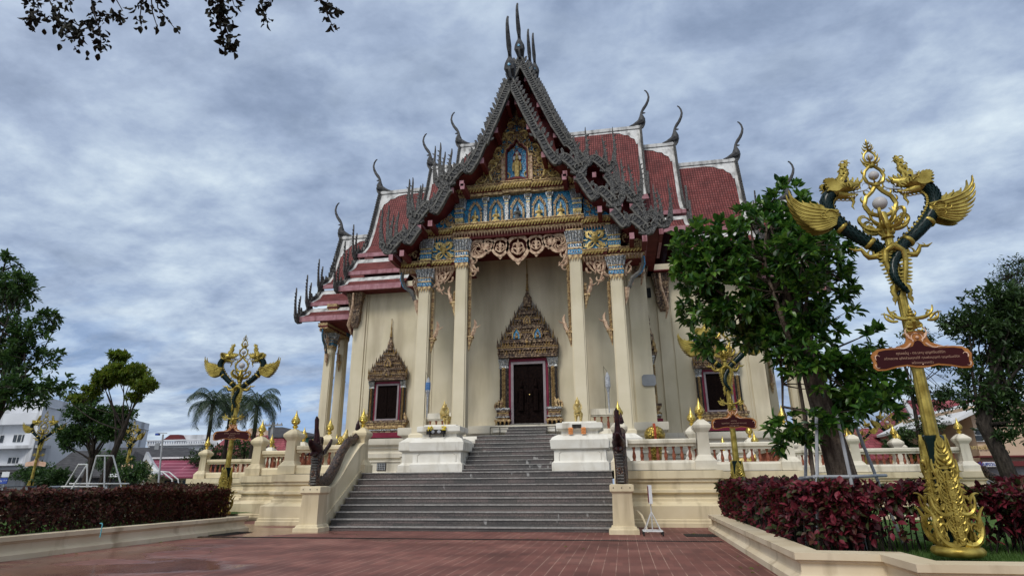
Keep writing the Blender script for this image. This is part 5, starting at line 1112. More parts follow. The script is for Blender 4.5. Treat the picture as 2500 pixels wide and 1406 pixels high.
# small fittings on the walls
q = MB(); q.box(7.15, 7.75, -HWd-.14, -HWd-.02, 13.9, 14.6); build('vent_opening', q, 'black', tem)
q = MB(); q.prism([(6.35, 6.55), (6.45, 6.45), (7.0, 6.45), (7.1, 6.55), (7.1, 6.98), (7.0, 7.08), (6.45, 7.08), (6.35, 6.98)], lambda a, b, d: (a, -(GP+d), b), .12, .2); build('wall_box', q, 'greypad', tem)
# porch platform and upper flight
q = MB(); PF = [(.45, TZ), (.45, 2.30), (.36, 2.36), (.30, 2.42), (.30, 2.92), (.42, 2.98), (.45, 3.02), (.45, 3.42), (.40, 3.44), (.22, 3.58), (.10, 3.66), (-.1, 3.66)]
for path in ([(-1.95, -15.0), (-1.95, -18.9)][::1], ): pass
for s in (-1, 1):
    q = MB(); P = [(s*1.95, -15.0), (s*1.95, -18.55), (s*5.55, -18.55), (s*5.55, -14.5)]
    q.sweep(P if s > 0 else P, PF if s > 0 else [(-o_, z_) for o_, z_ in PF]) if s > 0 else q.sweep(P[::-1], PF)
    a, b = sorted((s*1.6, s*5.7)); q.box(a, b, -18.7, -14.4, TZ, 3.655)
    build('porch_platform', q, 'white', tem)
q = MB(); 
for k_ in (1, 3):
    q = MB(); sg = 1 if k_ == 1 else -1; a, b = sorted((sg*14.6, sg*18.3)); q.box(a, b, -6.2, 6.2, TZ, 3.655); a, b = sorted((sg*14.6, sg*18.6)); q.box(a, b, -6.5, 6.5, TZ, 2.4); build('side_platform', q, 'rail', tem)
q = MB(); N = 9; y0, run, rs = -21.7, .33, (3.66-TZ)/9
for i in range(N):
    y = y0+i*run; z0 = TZ+i*rs; z1 = TZ+(i+1)*rs; q.box(-1.97, 1.97, y+.02, -17, z0, z1-.035, 0); q.box(-1.985, 1.985, y-.015, y+run+.05 if i < N-1 else -14.62, z1-.035, z1, 1)
q.box(-3.4, 3.4, -18.6, -14.6, 3.60, 3.68, 0)
for i, (hw, y) in enumerate(((2.6, -16.55), (1.08, -16.2), (1.07, -15.85), (1.06, -15.5), (1.05, -15.15))):
    z0 = 3.66+i*.18; q.box(-hw, hw, y+.02, -14.62, z0, z0+.15, 0); q.box(-hw-.01, hw+.01, y-.015, -14.61, z0+.15, z0+.18, 1)
build('upper_stair', q, ['granite', 'nosing'], tem)
prs = []
for s in (-1, 1):
    q = MB(); a, b = sorted((s*3.6, s*4.95)); q.box(a, b, -18.05, -17.65, 3.66, 3.95, 0); q.box(a, b, -18.02, -17.68, 4.62, 4.92, 0); q.box(a, b, -17.96, -17.74, 4.54, 4.62, 0)
    prs.append(build('porch_rail', q, 'rail', tem))
for s, pr in zip((-1, 1), prs):
    for i in range(4):
        o = bpy.data.objects.new('baluster', bal_me); COL.objects.link(o); o.parent = pr; o.location = (s*(3.78+.33*i), -17.85, 3.95); o.scale = (1.1, 1.1, 1.22)
# ------------------------------------------------------------ lion pedestals, lions, offerings
def pedestal(x, label):
    t = thing('lion_pedestal', label, 'pedestal', (x, 27.25, TZ)); q = MB(); w_ = 1.22; d_ = .95
    q.rect(0, 0, [(w_, d_, 0), (w_, d_, .52), (w_-.06, d_-.06, .56), (w_-.10, d_-.10, .64), (w_-.10, d_-.10, 1.14), (w_-.06, d_-.06, 1.18), (w_+.02, d_+.02, 1.22), (w_+.06, d_+.06, 1.66), (w_+.02, d_+.02, 1.68), (w_-.04, d_-.04, 1.80), (w_-.22, d_-.22, 1.92), (w_-.34, d_-.34, 1.96)])
    for s in (-1, 1): q.tube([(s*.9, -d_+.09, .64), (s*.9, -d_+.09, 1.0), (s*.75, -d_+.09, 1.12), (0, -d_+.09, 1.15)], .022, 4)
    build('base', q, 'white', t)
    q = MB(); q.rect(0, .05, [(w_-.40, d_-.38, 1.96), (w_-.42, d_-.4, 2.12), (w_-.34, d_-.32, 2.18), (w_-.22, d_-.20, 2.24), (w_-.20, d_-.18, 2.27), (w_-.20, d_-.18, 2.52), (w_-.24, d_-.22, 2.55), (w_-.45, d_-.42, 2.58), (w_-.47, d_-.44, 2.64)]); build('cap', q, 'white', t); t.scale = (1, 1, .83)
    return t
pA = pedestal(-8.2, 'white moulded pedestal left of the upper stairs carrying a gold lion'); pB = pedestal(-1.78, 'white moulded pedestal right of the upper stairs carrying a gold lion')
q = MB(); q.box(-.55, .36, -.755, -.70, 2.10, 2.36); o = build('plaque', q, 'iron', pA)
q = MB(); q.ball((-.25, -.76, 2.24), .09, 8, sc=(1, .1, 1)); q.ball((.05, -.76, 2.24), .09, 8, sc=(1, .1, 1)); build('portrait', q, 'pole_grey', o)
q = MB(); q.box(-.30, .10, -.755, -.71, 2.26, 2.46); build('plaque', q, 'iron', pB)
for x, lab in ((-8.55, 'yellow flowers in a black vase at the left of the plaque on the left pedestal'), (-7.90, 'yellow flowers in a black vase at the right of the plaque on the left pedestal')):
    t = thing('flower_vase', lab, 'flowers', (x, 26.42, TZ+1.62)); q = MB(); q.lathe([(.04, 0), (.03, .1), (.045, .26)], (0, 0, 0), 8); build('vase', q, 'black', t); q = MB(); rr = random.Random(x)
    for i in range(16): q.ball((rr.uniform(-.10, .10), rr.uniform(-.06, .06), .30+rr.random()*.16), .035, 5)
    build('blossoms', q, 'yellowflower', t)
for x, sd_ in ((-2.14, 'left'), (-1.58, 'right')):
    q = MB()
    for i in range(4): q.tube([(x+.09*cos(a), 26.42+.02*sin(a), TZ+1.86-.07*i+.02*sin(a)) for a in [j*pi/4 for j in range(9)]], .03, 5)
    tag(build('flower_garland', q, 'orangeflower'), 'orange flower garland hanging at the %s end of the right pedestal plaque' % sd_, 'garland')
def lion(loc, rz, label, lifted=True):
    q = MB(); T = lambda a, b, d: (d, -a, b)      # a forward (towards -y), b up, d sideways
    q.tube([T(-.42, .62, 0), T(-.25, .66, 0), T(0, .62, 0), T(.20, .68, 0), T(.32, .85, 0), T(.36, 1.05, 0)], [.10, .20, .19, .25, .20, .13], 10, 0)
    q.ball(T(.42, 1.18, 0), .17, 10, 0, (1, 1.05, 1)); q.tube([T(.5, 1.14, 0), T(.66, 1.10, 0)], [.12, .08], 8, 0); q.tube([T(.5, 1.04, 0), T(.62, 1.0, 0)], [.08, .05], 6, 0)
    for s in (-1, 1):
        q.ball(T(.56, 1.23, s*.08), .035, 6, 0); q.flame(lambda a, b, d: T(a, b, d), .36, 1.28, 2.0, .2, .09, s*.12-.02, s*.12+.02, bend=.2)
        if lifted and s < 0: q.tube([T(.22, .66, s*.15), T(.48, .50, s*.17), T(.62, .66, s*.17), T(.70, .78, s*.17)], [.12, .085, .06, .07], 8, 0); q.ball(T(.72, .80, s*.17), .075, 6, 0)
        else: q.tube([T(.22, .66, s*.15), T(.24, .36, s*.16), T(.20, .06, s*.16)], [.13, .075, .06], 8, 0); q.ball(T(.25, .05, s*.16), .085, 6, 0, (1, 1.3, .6))
        q.tube([T(-.30, .62, s*.14), T(-.22, .40, s*.17), T(-.40, .26, s*.17), T(-.34, .06, s*.17)], [.17, .12, .065, .06], 8, 0); q.ball(T(-.29, .05, s*.17), .08, 6, 0, (1, 1.3, .6))
    q.tube([T(-.46, .70, 0), T(-.60, .85, 0), T(-.58, 1.05, 0), T(-.46, 1.15, 0), T(-.40, 1.05, 0)], [.05, .05, .06, .07, .02], 6, 0)
    q.lathe([(.16, 0), (.17, .05), (.11, .10), (.12, .14), (.07, .20), (.05, .28), (.0, .42)], (0, -.40, 1.28), 8, 0)
    for i in range(16):
        a = i*2*pi/16; q.flame(lambda u_, v_, d_: T(.30+d_, v_, u_), .17*cos(a), .98+.2*sin(a), a, .17, .09, -.04, .06, bend=.4, n=3)
    for i in range(10): q.flame(lambda u_, v_, d_: T(.44+d_, v_, u_), -.18+.04*i, .66-.02*abs(i-5), -1.57, .16, .08, -.02, .04, bend=.3, n=3)
    return tag(build('lion_statue', q, 'gold', loc=loc, smooth=50), label, 'statue')
o = lion((-8.1, 27.35, TZ+2.19), R(-60), 'gold lion statue raising a forepaw on the left white pedestal'); o.scale = (.68,)*3
o = lion((-1.85, 27.35, TZ+2.19), R(12), 'gold lion statue standing on all fours on the right white pedestal', False); o.scale = (.68,)*3
# ------------------------------------------------------------ naga statues on the stair cheeks
def naga(x, rz, label):
    t = thing('naga_statue', label, 'statue', (x, 18.85, 1.37)); q = MB()
    P = [(0, -.05, .02, .17), (0, -.16, .35, .16), (0, -.10, .70, .17), (0, -.08, 1.0, .20), (0, -.20, 1.18, .16)]
    q.tube([p[:3] for p in P], [p[3] for p in P], 10, 0, ref=(1, 0, 0))
    B_ = [(0, -.05, .12, .17), (0, .3, .06, .20), (0, .85, .22, .20), (0, 1.35, .62, .19), (0, 1.8, 1.12, .17), (0, 2.4, 1.55, .16), (0, 2.9, 1.62, .14), (0, 3.15, 1.78, .13), (0, 3.27, 1.98, .10), (0, 3.26, 2.15, .06)]
    q.tube([p[:3] for p in B_], [p[3] for p in B_], 10, 0, ref=(1, 0, 0))
    for i in range(10): q.box(-.10, .10, -.34+.05*sin(i*.4), -.20, .05+i*.085, .10+i*.085, 1)
    for i in range(30):
        a, b, c_, r_ = lerp(B_, (i+.5)/30); q.add([(-.02, b-.05, c_+r_-.02), (.02, b-.05, c_+r_-.02), (.02, b+.07, c_+r_), (-.02, b+.07, c_+r_), (0, b+.05, c_+r_+.11)], [(0, 1, 4), (1, 2, 4), (2, 3, 4), (3, 0, 4)], 0)
    build('body', q, ['nagabrown', 'bargelight'], t, smooth=50)
    q = MB(); 
    q.tube([(0, -.05, 1.02), (0, -.22, 1.20), (0, -.46, 1.26), (0, -.66, 1.34), (0, -.74, 1.44)], [.17, .21, .15, .10, .05], 9, 0); q.tube([(0, -.24, 1.04), (0, -.44, 1.0), (0, -.60, .96)], [.13, .08, .04], 8, 0)
    for s in (-1, 1):
        q.ball((s*.13, -.36, 1.33), .05, 7, 0)
        for i in range(6): q.flame(lambda a, b, d: (s*(.17+d), -a, b), .05-.09*i, 1.02+.05*i, 2.6-.15*i, .30, .13, -.03, .03, bend=.5, m=0, n=4)
        q.flame(lambda a, b, d: (s*(.12+d), -a, b), .5, 1.0, -.5, .22, .06, -.02, .02, m=0, n=3)
    q.tube([(0, -.20, 1.26), (0, -.26, 1.55), (0, -.34, 1.82), (0, -.38, 2.10), (0, -.42, 2.20)], [.16, .10, .07, .075, .02], 7, 0)
    for i in range(5): q.flame(lambda a, b, d: (d, -a, b), .12-.05*i, 1.30-.02*i, 2.1-.1*i, .35, .14, -.04, .04, bend=.4, m=0, n=4)
    build('head', q, 'nagadark', t, smooth=50); 
    q = MB(); q.tube([(0, 3.26, 1.95), (0, 3.28, 2.12), (0, 3.23, 2.28), (0, 3.28, 2.45)], [.10, .11, .07, .02], 7); build('tail_tip', q, 'nagadark', t)
    t.rotation_euler = (0, 0, rz); return t
naga(-9.93, R(3), 'dark brown scaled naga statue climbing the left stair cheek'); naga(-.07, R(-2), 'dark brown scaled naga statue on the right stair cheek, seen head on')
# ------------------------------------------------------------ twin-naga lamp posts
TLm = lambda a, b, d: (a, -d, b)
def lamp_parts(root):
    # disc foot and dark green sleeve
    q = MB(); q.lathe([(.0, 0), (.26, 0), (.30, .03), (.31, .07), (.28, .115), (.18, .13), (.0, .13)], (.03, 0, 0), 28); build('foot', q, 'goldlamp', root, smooth=50)
    q = MB(); q.taper(.03, 0, [(.125, .12), (.125, 1.0), (.118, 1.45), (.135, 1.50), (.135, 1.55), (.10, 1.56)], 8, pi/8); build('sleeve', q, 'green', root)
    # pierced gold ornaments on the sleeve: a large flame plate and a smaller crown plate, front and sides
    def plate(mb, ang, kx=1.0):
        c_, s_ = cos(ang), sin(ang)
        def T(a, b, d): x, y = a*kx, -(d+.135); return (.03+x*c_-y*s_, x*s_+y*c_, b)
        A = lambda *k, **kw: mb.curl(T, *k, **kw)
        mb.prism([(-.07, .14), (.07, .14), (.15, .34), (.13, .46), (.09, .60), (.17, .76), (.20, .90), (.10, .98), (0, 1.06), (-.10, .98), (-.20, .90), (-.17, .76), (-.09, .60), (-.13, .46), (-.15, .34)], T, -.02, .02, 0)
        for i, z in enumerate((.16, .24, .32, .40, .48, .56, .64, .72, .80, .88, .94)): w_ = (.09, .11, .12, .11, .09, .08, .09, .12, .13, .11, .08)[i]; mb.flame(T, 0, z, pi/2, .15, w_, .02, .05+.01*(i % 2), bend=0, m=0, n=5); mb.ball(T(0, z+.04, .055), .018, 6, 0)
        for i in range(9):
            for s in (-1, 1): mb.curl(T, s*.02, .20+.09*i, (.9 if s > 0 else pi-.9), .13, -3.4*s, .014, m=0, d=.05, n=6)
        for s in (-1, 1):
            f = lambda an: an if s > 0 else pi-an
            A(s*.05, .16, f(-.25), .62, 2.3*s, .050, n=12, m=0, d=.03, pw=1.1); A(s*.36, .34, f(1.35), .34, -.9*s, .038, m=0, d=.02); A(s*.36, .36, f(2.3), .22, 3.2*s, .026, m=0, d=.03); A(s*.30, .24, f(.6), .2, 3*s, .025, m=0, d=.03)
            A(s*.12, .20, f(-.9), .20, -3.4*s, .03, m=0, d=.04)
            for (x, z, an_, L) in ((.17, .15, -1.0, .12), (.24, .20, .9, .13), (.30, .21, -.3, .12), (.35, .30, 1.9, .13), (.38, .36, .2, .12), (.37, .45, 2.0, .12), (.16, .52, -.9, .10), (.22, .58, 1.6, .12), (.28, .60, .2, .10), (.30, .70, 1.9, .11)): mb.flame(T, s*x, z, f(an_), L, .05, .0, .035, bend=1.0*s, m=0, n=5); A(s*x, z, f(an_+.8), L*.9, -3.4*s, .014, m=0, d=.04, n=6)
            A(s*.06, .56, f(-.5), .52, 2.5*s, .042, n=12, m=0, d=.03, pw=1.1); A(s*.30, .66, f(1.1), .26, -1.5*s, .03, m=0, d=.02); A(s*.24, .55, f(-1.3), .18, 3.4*s, .025, m=0, d=.03)
            for i, (z, an, L) in enumerate(((.30, .35, .24), (.38, .45, .26), (.46, .5, .26), (.54, .55, .25), (.64, .25, .28), (.70, .35, .30), (.76, .45, .28), (.83, .5, .30), (.90, .55, .32), (.96, .75, .30))):
                mb.flame(T, s*.04, z, f(an-.3), L*1.1, .07, .0, .03, bend=1.0*s, m=0, n=8); A(s*.05, z+.01, f(an-.2), L*.95, 2.6*s, .016, m=0, d=.035, n=10); A(s*.08, z+.03, f(an+1.2), L*.5, -3.6*s, .014, m=0, d=.04)
            A(s*.10, .95, f(.5), .34, 1.5*s, .036, m=0, d=.02, pw=1.0); A(s*.2, 1.02, f(1.6), .18, 3.2*s, .024, m=0, d=.03)
        # crown plate
        mb.prism([(-.05, 1.10), (.05, 1.10), (.12, 1.24), (.07, 1.36), (0, 1.50), (-.07, 1.36), (-.12, 1.24)], T, -.02, .025, 0)
        mb.box(*sorted((T(-.09, 0, .03)[0], T(.09, 0, .03)[0])), *sorted((T(-.09, 0, .02)[1], T(.09, 0, .055)[1]+.001)), 1.285, 1.30, 0) if abs(s_) < .1 else None
        mb.ball(T(0, 1.21, .05), .035, 7, 0); mb.flame(T, 0, 1.38, pi/2, .19, .09, .0, .04, bend=0, m=0)
        for s in (-1, 1):
            f = lambda an: an if s > 0 else pi-an
            for (x, z, an, L, tu, r_) in ((.02, 1.16, .1, .26, 2.8, .028), (.04, 1.22, .5, .22, 2.2, .026), (.06, 1.12, -.2, .2, 3.0, .024), (.02, 1.32, .5, .2, 2.2, .022), (.02, 1.38, .8, .16, 2, .02), (.01, 1.08, -.7, .14, 3, .02), (.12, 1.24, 1.2, .16, 2.8, .02), (.05, 1.30, .2, .16, 2.8, .018)):
                A(s*x, z, f(an), L, tu*s, r_, m=0, d=.04)
    q = MB(); plate(q, 0, .66)
    build('ornament_plate', q, 'goldlamp', root, smooth=50)
    for an in (pi/2, -pi/2, pi): 
        q = MB(); plate(q, an, .26 if an != pi else .66); build('ornament_plate', q, 'goldlamp', root, smooth=50)
    # fluted tapering pole
    q = MB(); n_ = 24
    vs = [((.03 if z < 3 else .045)+r_*(1 if i % 2 else .93)*cos(2*pi*i/n_), r_*(1 if i % 2 else .93)*sin(2*pi*i/n_), z) for r_, z in ((.092, 1.5), (.072, 3.1), (.062, 4.6)) for i in range(n_)]
    q.add(vs, [(j*n_+i, j*n_+(i+1) % n_, (j+1)*n_+(i+1) % n_, (j+1)*n_+i) for j in range(2) for i in range(n_)]); build('pole', q, 'goldlamp', root, smooth=12)
    # guardian mask above the board
    q = MB(); T = lambda a, b, d: (.05+a, -(d+.09), b)
    q.ball((.05, -.10, 3.18), .115, 10, 0, (1, .7, 1.05)); q.ball((.05, -.19, 3.17), .03, 6, 0); 
    for s in (-1, 1):
        f = lambda an: an if s > 0 else pi-an
        q.ball((.05+s*.045, -.185, 3.21), .022, 6, 0)
        for (x, z, an, L, tu, r_) in ((.05, 3.22, .05, .36, 1.7, .040), (.24, 3.22, .9, .20, -1.2, .028), (.20, 3.19, -.1, .26, 2.3, .030), (.28, 3.26, 1.8, .14, 1.5, .022), (.20, 3.25, 1.5, .16, -2.4, .02), (.02, 3.10, -.3, .14, 3, .022), (.03, 3.05, -.6, .12, 3, .018), (.02, 3.26, .5, .12, 2.5, .02), (.06, 3.16, -.2, .12, -3, .02), (.03, 3.14, .2, .10, -3, .016), (.26, 3.20, .2, .14, 3, .018)):
            q.curl(T, s*x, z, f(an), L, tu*s, r_, m=0, d=.06)
    for z, r_ in ((3.28, .05), (3.33, .038), (3.37, .028)): q.ball((.05, -.14, z), r_, 8, 0, (1, .8, .7))
    q.tube([(.05, -.14, 3.37), (.05, -.13, 3.44)], [.02, .003], 6); q.lathe([(.09, 2.98), (.11, 3.02), (.08, 3.05)], (.045, 0, 0), 12); build('mask', q, 'goldlamp', root, smooth=50)
    # gold crown with three stacked globes
    q = MB(); T = TLm; q.lathe([(.06, 4.55), (.10, 4.57), (.085, 4.60), (.07, 4.64), (.09, 4.70), (.12, 4.78), (.07, 4.84), (.06, 5.0)], (.035, 0, 0), 12, 0)
    def ringof(angs, spec):
        for an in angs:
            c_, s_ = cos(an), sin(an)
            T2 = lambda a, b, d: (.035+a*c_-(-d)*s_, a*s_+(-d)*c_, b)
            for (x, z, a0, L, tu, r_) in spec: q.curl(T2, x, z, a0, L, tu, r_, m=0, n=10)
    ringof([i*pi/3 for i in range(6)], ((.05, 4.72, -.1, .44, 1.9, .046), (.28, 4.80, .5, .30, 3.6, .036), (.16, 4.74, .9, .24, -3.2, .03), (.34, 4.86, 1.4, .16, 2.8, .022), (.05, 4.80, .5, .30, 1.6, .035), (.12, 4.74, -.4, .22, 3.6, .03), (.20, 4.88, 1.2, .18, -2.6, .022), (.03, 4.62, .2, .18, 2.4, .03)))
    def loop(zc, rx, rz, r_, top):
        for s in (-1, 1):
            P = [(0, zc-rz), (s*rx*.75, zc-rz*.72), (s*rx, zc-rz*.1), (s*rx*.80, zc+rz*.45), (s*rx*.35, zc+rz*.85), (0, top)]
            R_ = resample(P, .05); q.tube([T(.035+a-.0*b, b, 0) for a, b in R_], r_, 6, 0)
            for i in range(2, len(R_)-1, 3): a, b = R_[i]; q.curl(T, .035+a, b, (.6 if s > 0 else pi-.6), r_*4.2, 2.4*s, r_*.8, m=0, n=6)
    loop(5.18, .235, .24, .034, 5.50); loop(5.68, .150, .175, .026, 5.88); loop(6.02, .095, .115, .018, 6.16)
    for z, r_ in ((4.98, .05), (5.50, .055), (5.86, .045)): q.lathe([(r_, -.03), (r_*1.25, 0), (r_, .03)], (.035, 0, z), 10, 0)
    for z, w_, s0 in ((5.88, .13, .026), (6.14, .075, .018), (6.20, .055, .014), (6.26, .035, .010), (5.52, .10, .022)):
        for i in range(6):
            an = i*pi/3; c_, s_ = cos(an), sin(an); T2 = lambda a, b, d: (.035+a*c_, a*s_, b); q.curl(T2, .01, z, .2, w_*1.5, 1.6, s0, m=0, n=6)
    q.tube([(.035, 0, 6.12), (.035, 0, 6.24), (.035, 0, 6.30), (.035, 0, 6.36)], [.02, .016, .020, .003], 6, 0); build('crown_ornament', q, 'goldlamp', root, smooth=50)
    for z, r_ in ((5.175, .108), (5.675, .076), (6.01, .052)): q = MB(); q.ball((.035, 0, z), r_, 20); build('globe', q, 'globe', root, smooth=80)
    # the two nagas
    for s in (-1, 1):
        P = [(.05, 3.62, .085), (-.10, 3.85, .085), (-.05, 4.12, .0), (.10, 4.30, -.02), (.16, 4.42, 0), (.34, 4.55, 0), (.55, 4.74, 0), (.70, 4.92, 0), (.79, 5.10, 0), (.80, 5.28, 0), (.70, 5.42, 0), (.60, 5.46, 0)]
        rad = [.03, .05, .07, .082, .088, .092, .098, .102, .10, .10, .10, .09]
        PT = [(.035+s*a, -(d_+ (.06 if s > 0 else -.06) if i < 4 else 0), b) for i, (a, b, d_) in enumerate(P)]
        f_pts = []; f_r = []
        for i in range(len(PT)-1):
            for j in range(4): t = j/4; f_pts.append(Vector(PT[i]).lerp(Vector(PT[i+1]), t)); f_r.append(rad[i]*(1-t)+rad[i+1]*t)
        # smooth
        for _ in range(3): f_pts = [f_pts[0]]+[(f_pts[i-1]+f_pts[i]*2+f_pts[i+1])/4 for i in range(1, len(f_pts)-1)]+[f_pts[-1]]
        q = MB(); q.tube(f_pts, f_r, 12, 0, ref=(0, 1, 0))
        for i in range(1, len(f_pts)-1):           # scales and the belly strip
            p = f_pts[i]; t = (f_pts[i+1]-f_pts[i-1]).normalized(); nb = t.cross(Vector((0, 1, 0))).normalized()*s
            for k in range(5):
                a = -1.2+2.4*k/4+(.3 if i % 2 else 0)
                for fr in (-1, 1): c0 = p+(nb*sin(a)*1.0+Vector((0, fr*cos(a), 0)))*f_r[i]*.98; q.add([c0-t*.03, c0+nb.cross(t)*.018, c0+t*.035+(c0-p).normalized()*.012, c0-nb.cross(t)*.018], [(0, 1, 2, 3)], 0)
            if i > 12:
                bp = p+nb*f_r[i]*1.02; q.ball(bp, .026, 5, 1)
                if i % 2: q.flame(lambda a, b, d: tuple(bp+nb*a+t*b+Vector((0, d, 0))), 0, 0, .5, .06, .035, -.008, .008, m=0, n=3)
        build('naga_body', q, ['green', 'goldlamp'], root, smooth=50)
        for (x, z, an) in ((.27, 4.50, .75), (.62, 4.80, .85)):
            q = MB(); c0 = Vector((.035+s*x, 0, z)); dr = Vector((s*cos(an), 0, sin(an))); q.tube([c0-dr*.035, c0-dr*.02, c0+dr*.02, c0+dr*.035], [.092, .108, .108, .092], 14, 0, ref=(0, 1, 0))
            build('collar', q, 'goldlamp', root, smooth=50)
        # wing: fan of curved feathers in the plane of the lamp
        q = MB(); T = lambda a, b, d: (.035+s*a, -d, b)
        for sd_ in (-1, 1):
            for i in range(8):
                t = i/7; L = .90-.55*t; an = 0.38-.62*t; x0, z0 = .66+.08*t, 5.05-.20*t
                pts = []; wd = []; x, z = x0, z0
                for j in range(11):
                    u_ = j/10; pts.append((x, z)); wd.append(max(.004, .036*(1-.15*t)*(sin(pi*min(1, .2+.8*u_))**.6)))
                    a2 = an-.18+(1.65-.9*t)*u_**2.6; x += L/10*cos(a2); z += L/10*sin(a2)
                q.ribbon(pts, wd, T, sd_*(.065+.010*t), sd_*(.095+.012*t), 0)
                q.tube([T(a, b, sd_*(.098+.012*t)) for a, b in pts], [w_*.42 for w_ in wd], 5, 0)
            q.ball(T(.80, 4.99, sd_*.075), .125, 12, 0, (1.2, .28, .95)); 
            for (x, z, a0, L, tu, r_) in ((.70, 5.02, .9, .34, -4.6, .016), (.86, 4.94, 0, .22, 4.4, .014), (.74, 4.94, .4, .2, -3.5, .014)): q.curl(T, x, z, a0, L, tu, r_, d=sd_*.115, n=10)
            for j in range(4): q.flame(T, .78+.07*j, 5.08+.012*j, 1.3-.1*j, .15+.04*j, .06, sd_*.06-.012, sd_*.06+.012, bend=-.5, n=5)
        build('wing', q, 'goldlamp', root, smooth=45)
        # head turned in towards the globes
        q = MB(); T = lambda a, b, d: (.035+s*(.62+(a-.62)*1.22), -d*1.35, 5.44+(b-5.44)*1.22)
        q.tube([T(.68, 5.42, 0), T(.58, 5.50, 0), T(.46, 5.50, 0), T(.38, 5.50, 0), T(.33, 5.53, 0), T(.32, 5.58, 0)], [.11, .13, .095, .075, .05, .02], 9, 0)
        q.tube([T(.60, 5.40, 0), T(.50, 5.37, 0), T(.41, 5.355, 0), T(.35, 5.38, 0)], [.085, .06, .042, .012], 8, 0); q.tube([T(.44, 5.34, 0), T(.42, 5.27, 0), T(.45, 5.21, 0), T(.43, 5.16, 0)], [.028, .024, .016, .003], 6, 0)
        for i in range(5): q.curl(T, .60-.05*i, 5.36-.006*i, -1.2, .11, 2.6, .018, n=6)
        q.tube([T(.56, 5.56, 0), T(.49, 5.63, 0), T(.44, 5.70, 0), T(.45, 5.78, 0), T(.42, 5.85, 0), T(.43, 5.91, 0)], [.05, .052, .046, .036, .024, .004], 8, 0)
        for sd_ in (-1, 1):
            q.ball(T(.50, 5.545, sd_*.075), .028, 7, 2)
            for i in range(9): a0 = 2.5-.42*i; q.flame(T, .60+.035*cos(a0), 5.44+.04*sin(a0), -a0*.55+.9, .20, .06, sd_*.075-.015, sd_*.075+.015, bend=.6, m=0, n=5)
            for i in range(6): q.curl(T, .55-.03*i, 5.50-.02*i, .3+.5*i, .14, 3.5*(-1)**i, .018, d=sd_*.085, n=7, m=0)
            for i in range(6): q.curl(T, .50-.015*i, 5.57+.05*i, 1.3, .13, 3.4*(-1)**i, .020, d=sd_*.03, n=6, m=0); q.flame(T, .52-.015*i, 5.58+.045*i, 1.0+1.2*(i % 2), .10, .045, sd_*.02-.01, sd_*.02+.01, bend=.6*(-1)**i, m=0, n=4)
            for i in range(4): q.add([T(.32+.04*i, 5.475, sd_*.03), T(.345+.04*i, 5.475, sd_*.03), T(.333+.04*i, 5.435, sd_*.03)], [(0, 1, 2)], 3); q.add([T(.39+.03*i, 5.335, sd_*.03), T(.41+.03*i, 5.335, sd_*.03), T(.40+.03*i, 5.365, sd_*.03)], [(0, 1, 2)], 3)
            for i in range(6): q.flame(T, .30+.05*i, 5.53+.01*i, 1.9-.15*i, .07, .03, sd_*.03-.008, sd_*.03+.008, bend=.4, m=0, n=4)
        build('head', q, ['goldlamp', 'green', 'black', 'palewhite'], root, smooth=50)
        q = MB(); q.tube([T(.42, 5.40, 0), T(.30, 5.42, 0), T(.24, 5.43, 0)], [.012, .010, .012], 6)
        for g_ in (-1, 1): q.curl(T, .25, 5.43, pi-g_*.5, .20, -g_*4.6, .012, n=10)
        build('tongue', q, 'pole_grey', root, smooth=50)
        # flaming tail that crosses the pole
        q = MB(); T = lambda a, b, d: (.035+s*a, -d, b)
        q.tube([T(-.10, 4.34, .10), T(.02, 4.40, .12), T(.12, 4.32, .10), T(.14, 4.15, .08)], [.045, .05, .046, .042], 9, 0)
        q.tube([T(.08, 4.36, .02), T(.22, 4.27, .02), T(.33, 4.26, .02), T(.38, 4.32, .02), T(.42, 4.40, .02), T(.52, 4.39, .02), T(.60, 4.44, .02)], [.04, .05, .045, .036, .030, .022, .004], 8, 0)
        for (x, z, a0, L, tu, r_) in ((.24, 4.29, 1.2, .16, 2.6, .024), (.33, 4.29, 1.5, .16, 2.2, .022), (.42, 4.38, 1.3, .10, 2, .016), (.50, 4.40, 1.5, .07, 1.8, .012)): q.curl(T, x, z, a0, L, tu, r_)
        q.tube([T(.14, 4.15, .08), T(.10, 3.95, .07), T(.06, 3.80, .05), T(.12, 3.68, .05), T(.09, 3.58, .05), T(.13, 3.46, .05)], [.04, .042, .038, .04, .028, .004], 8, 0)
        for i in range(12): a_ = lerp([(.02, 4.40), (.12, 4.32), (.14, 4.15), (.10, 3.95), (.06, 3.80)], (i+.5)/12); q.flame(T, a_[0]+.03, a_[1], -.6, .07, .035, .06, .09, bend=.6, m=0, n=3); q.flame(T, a_[0]-.03, a_[1], -2.5, .07, .035, .06, .09, bend=-.6, m=0, n=3)
        for i in range(3): q.curl(T, .10, 3.78-.09*i, -.6, .12, -2.6, .02, d=.05)
        build('tail', q, 'goldlamp', root, smooth=50)
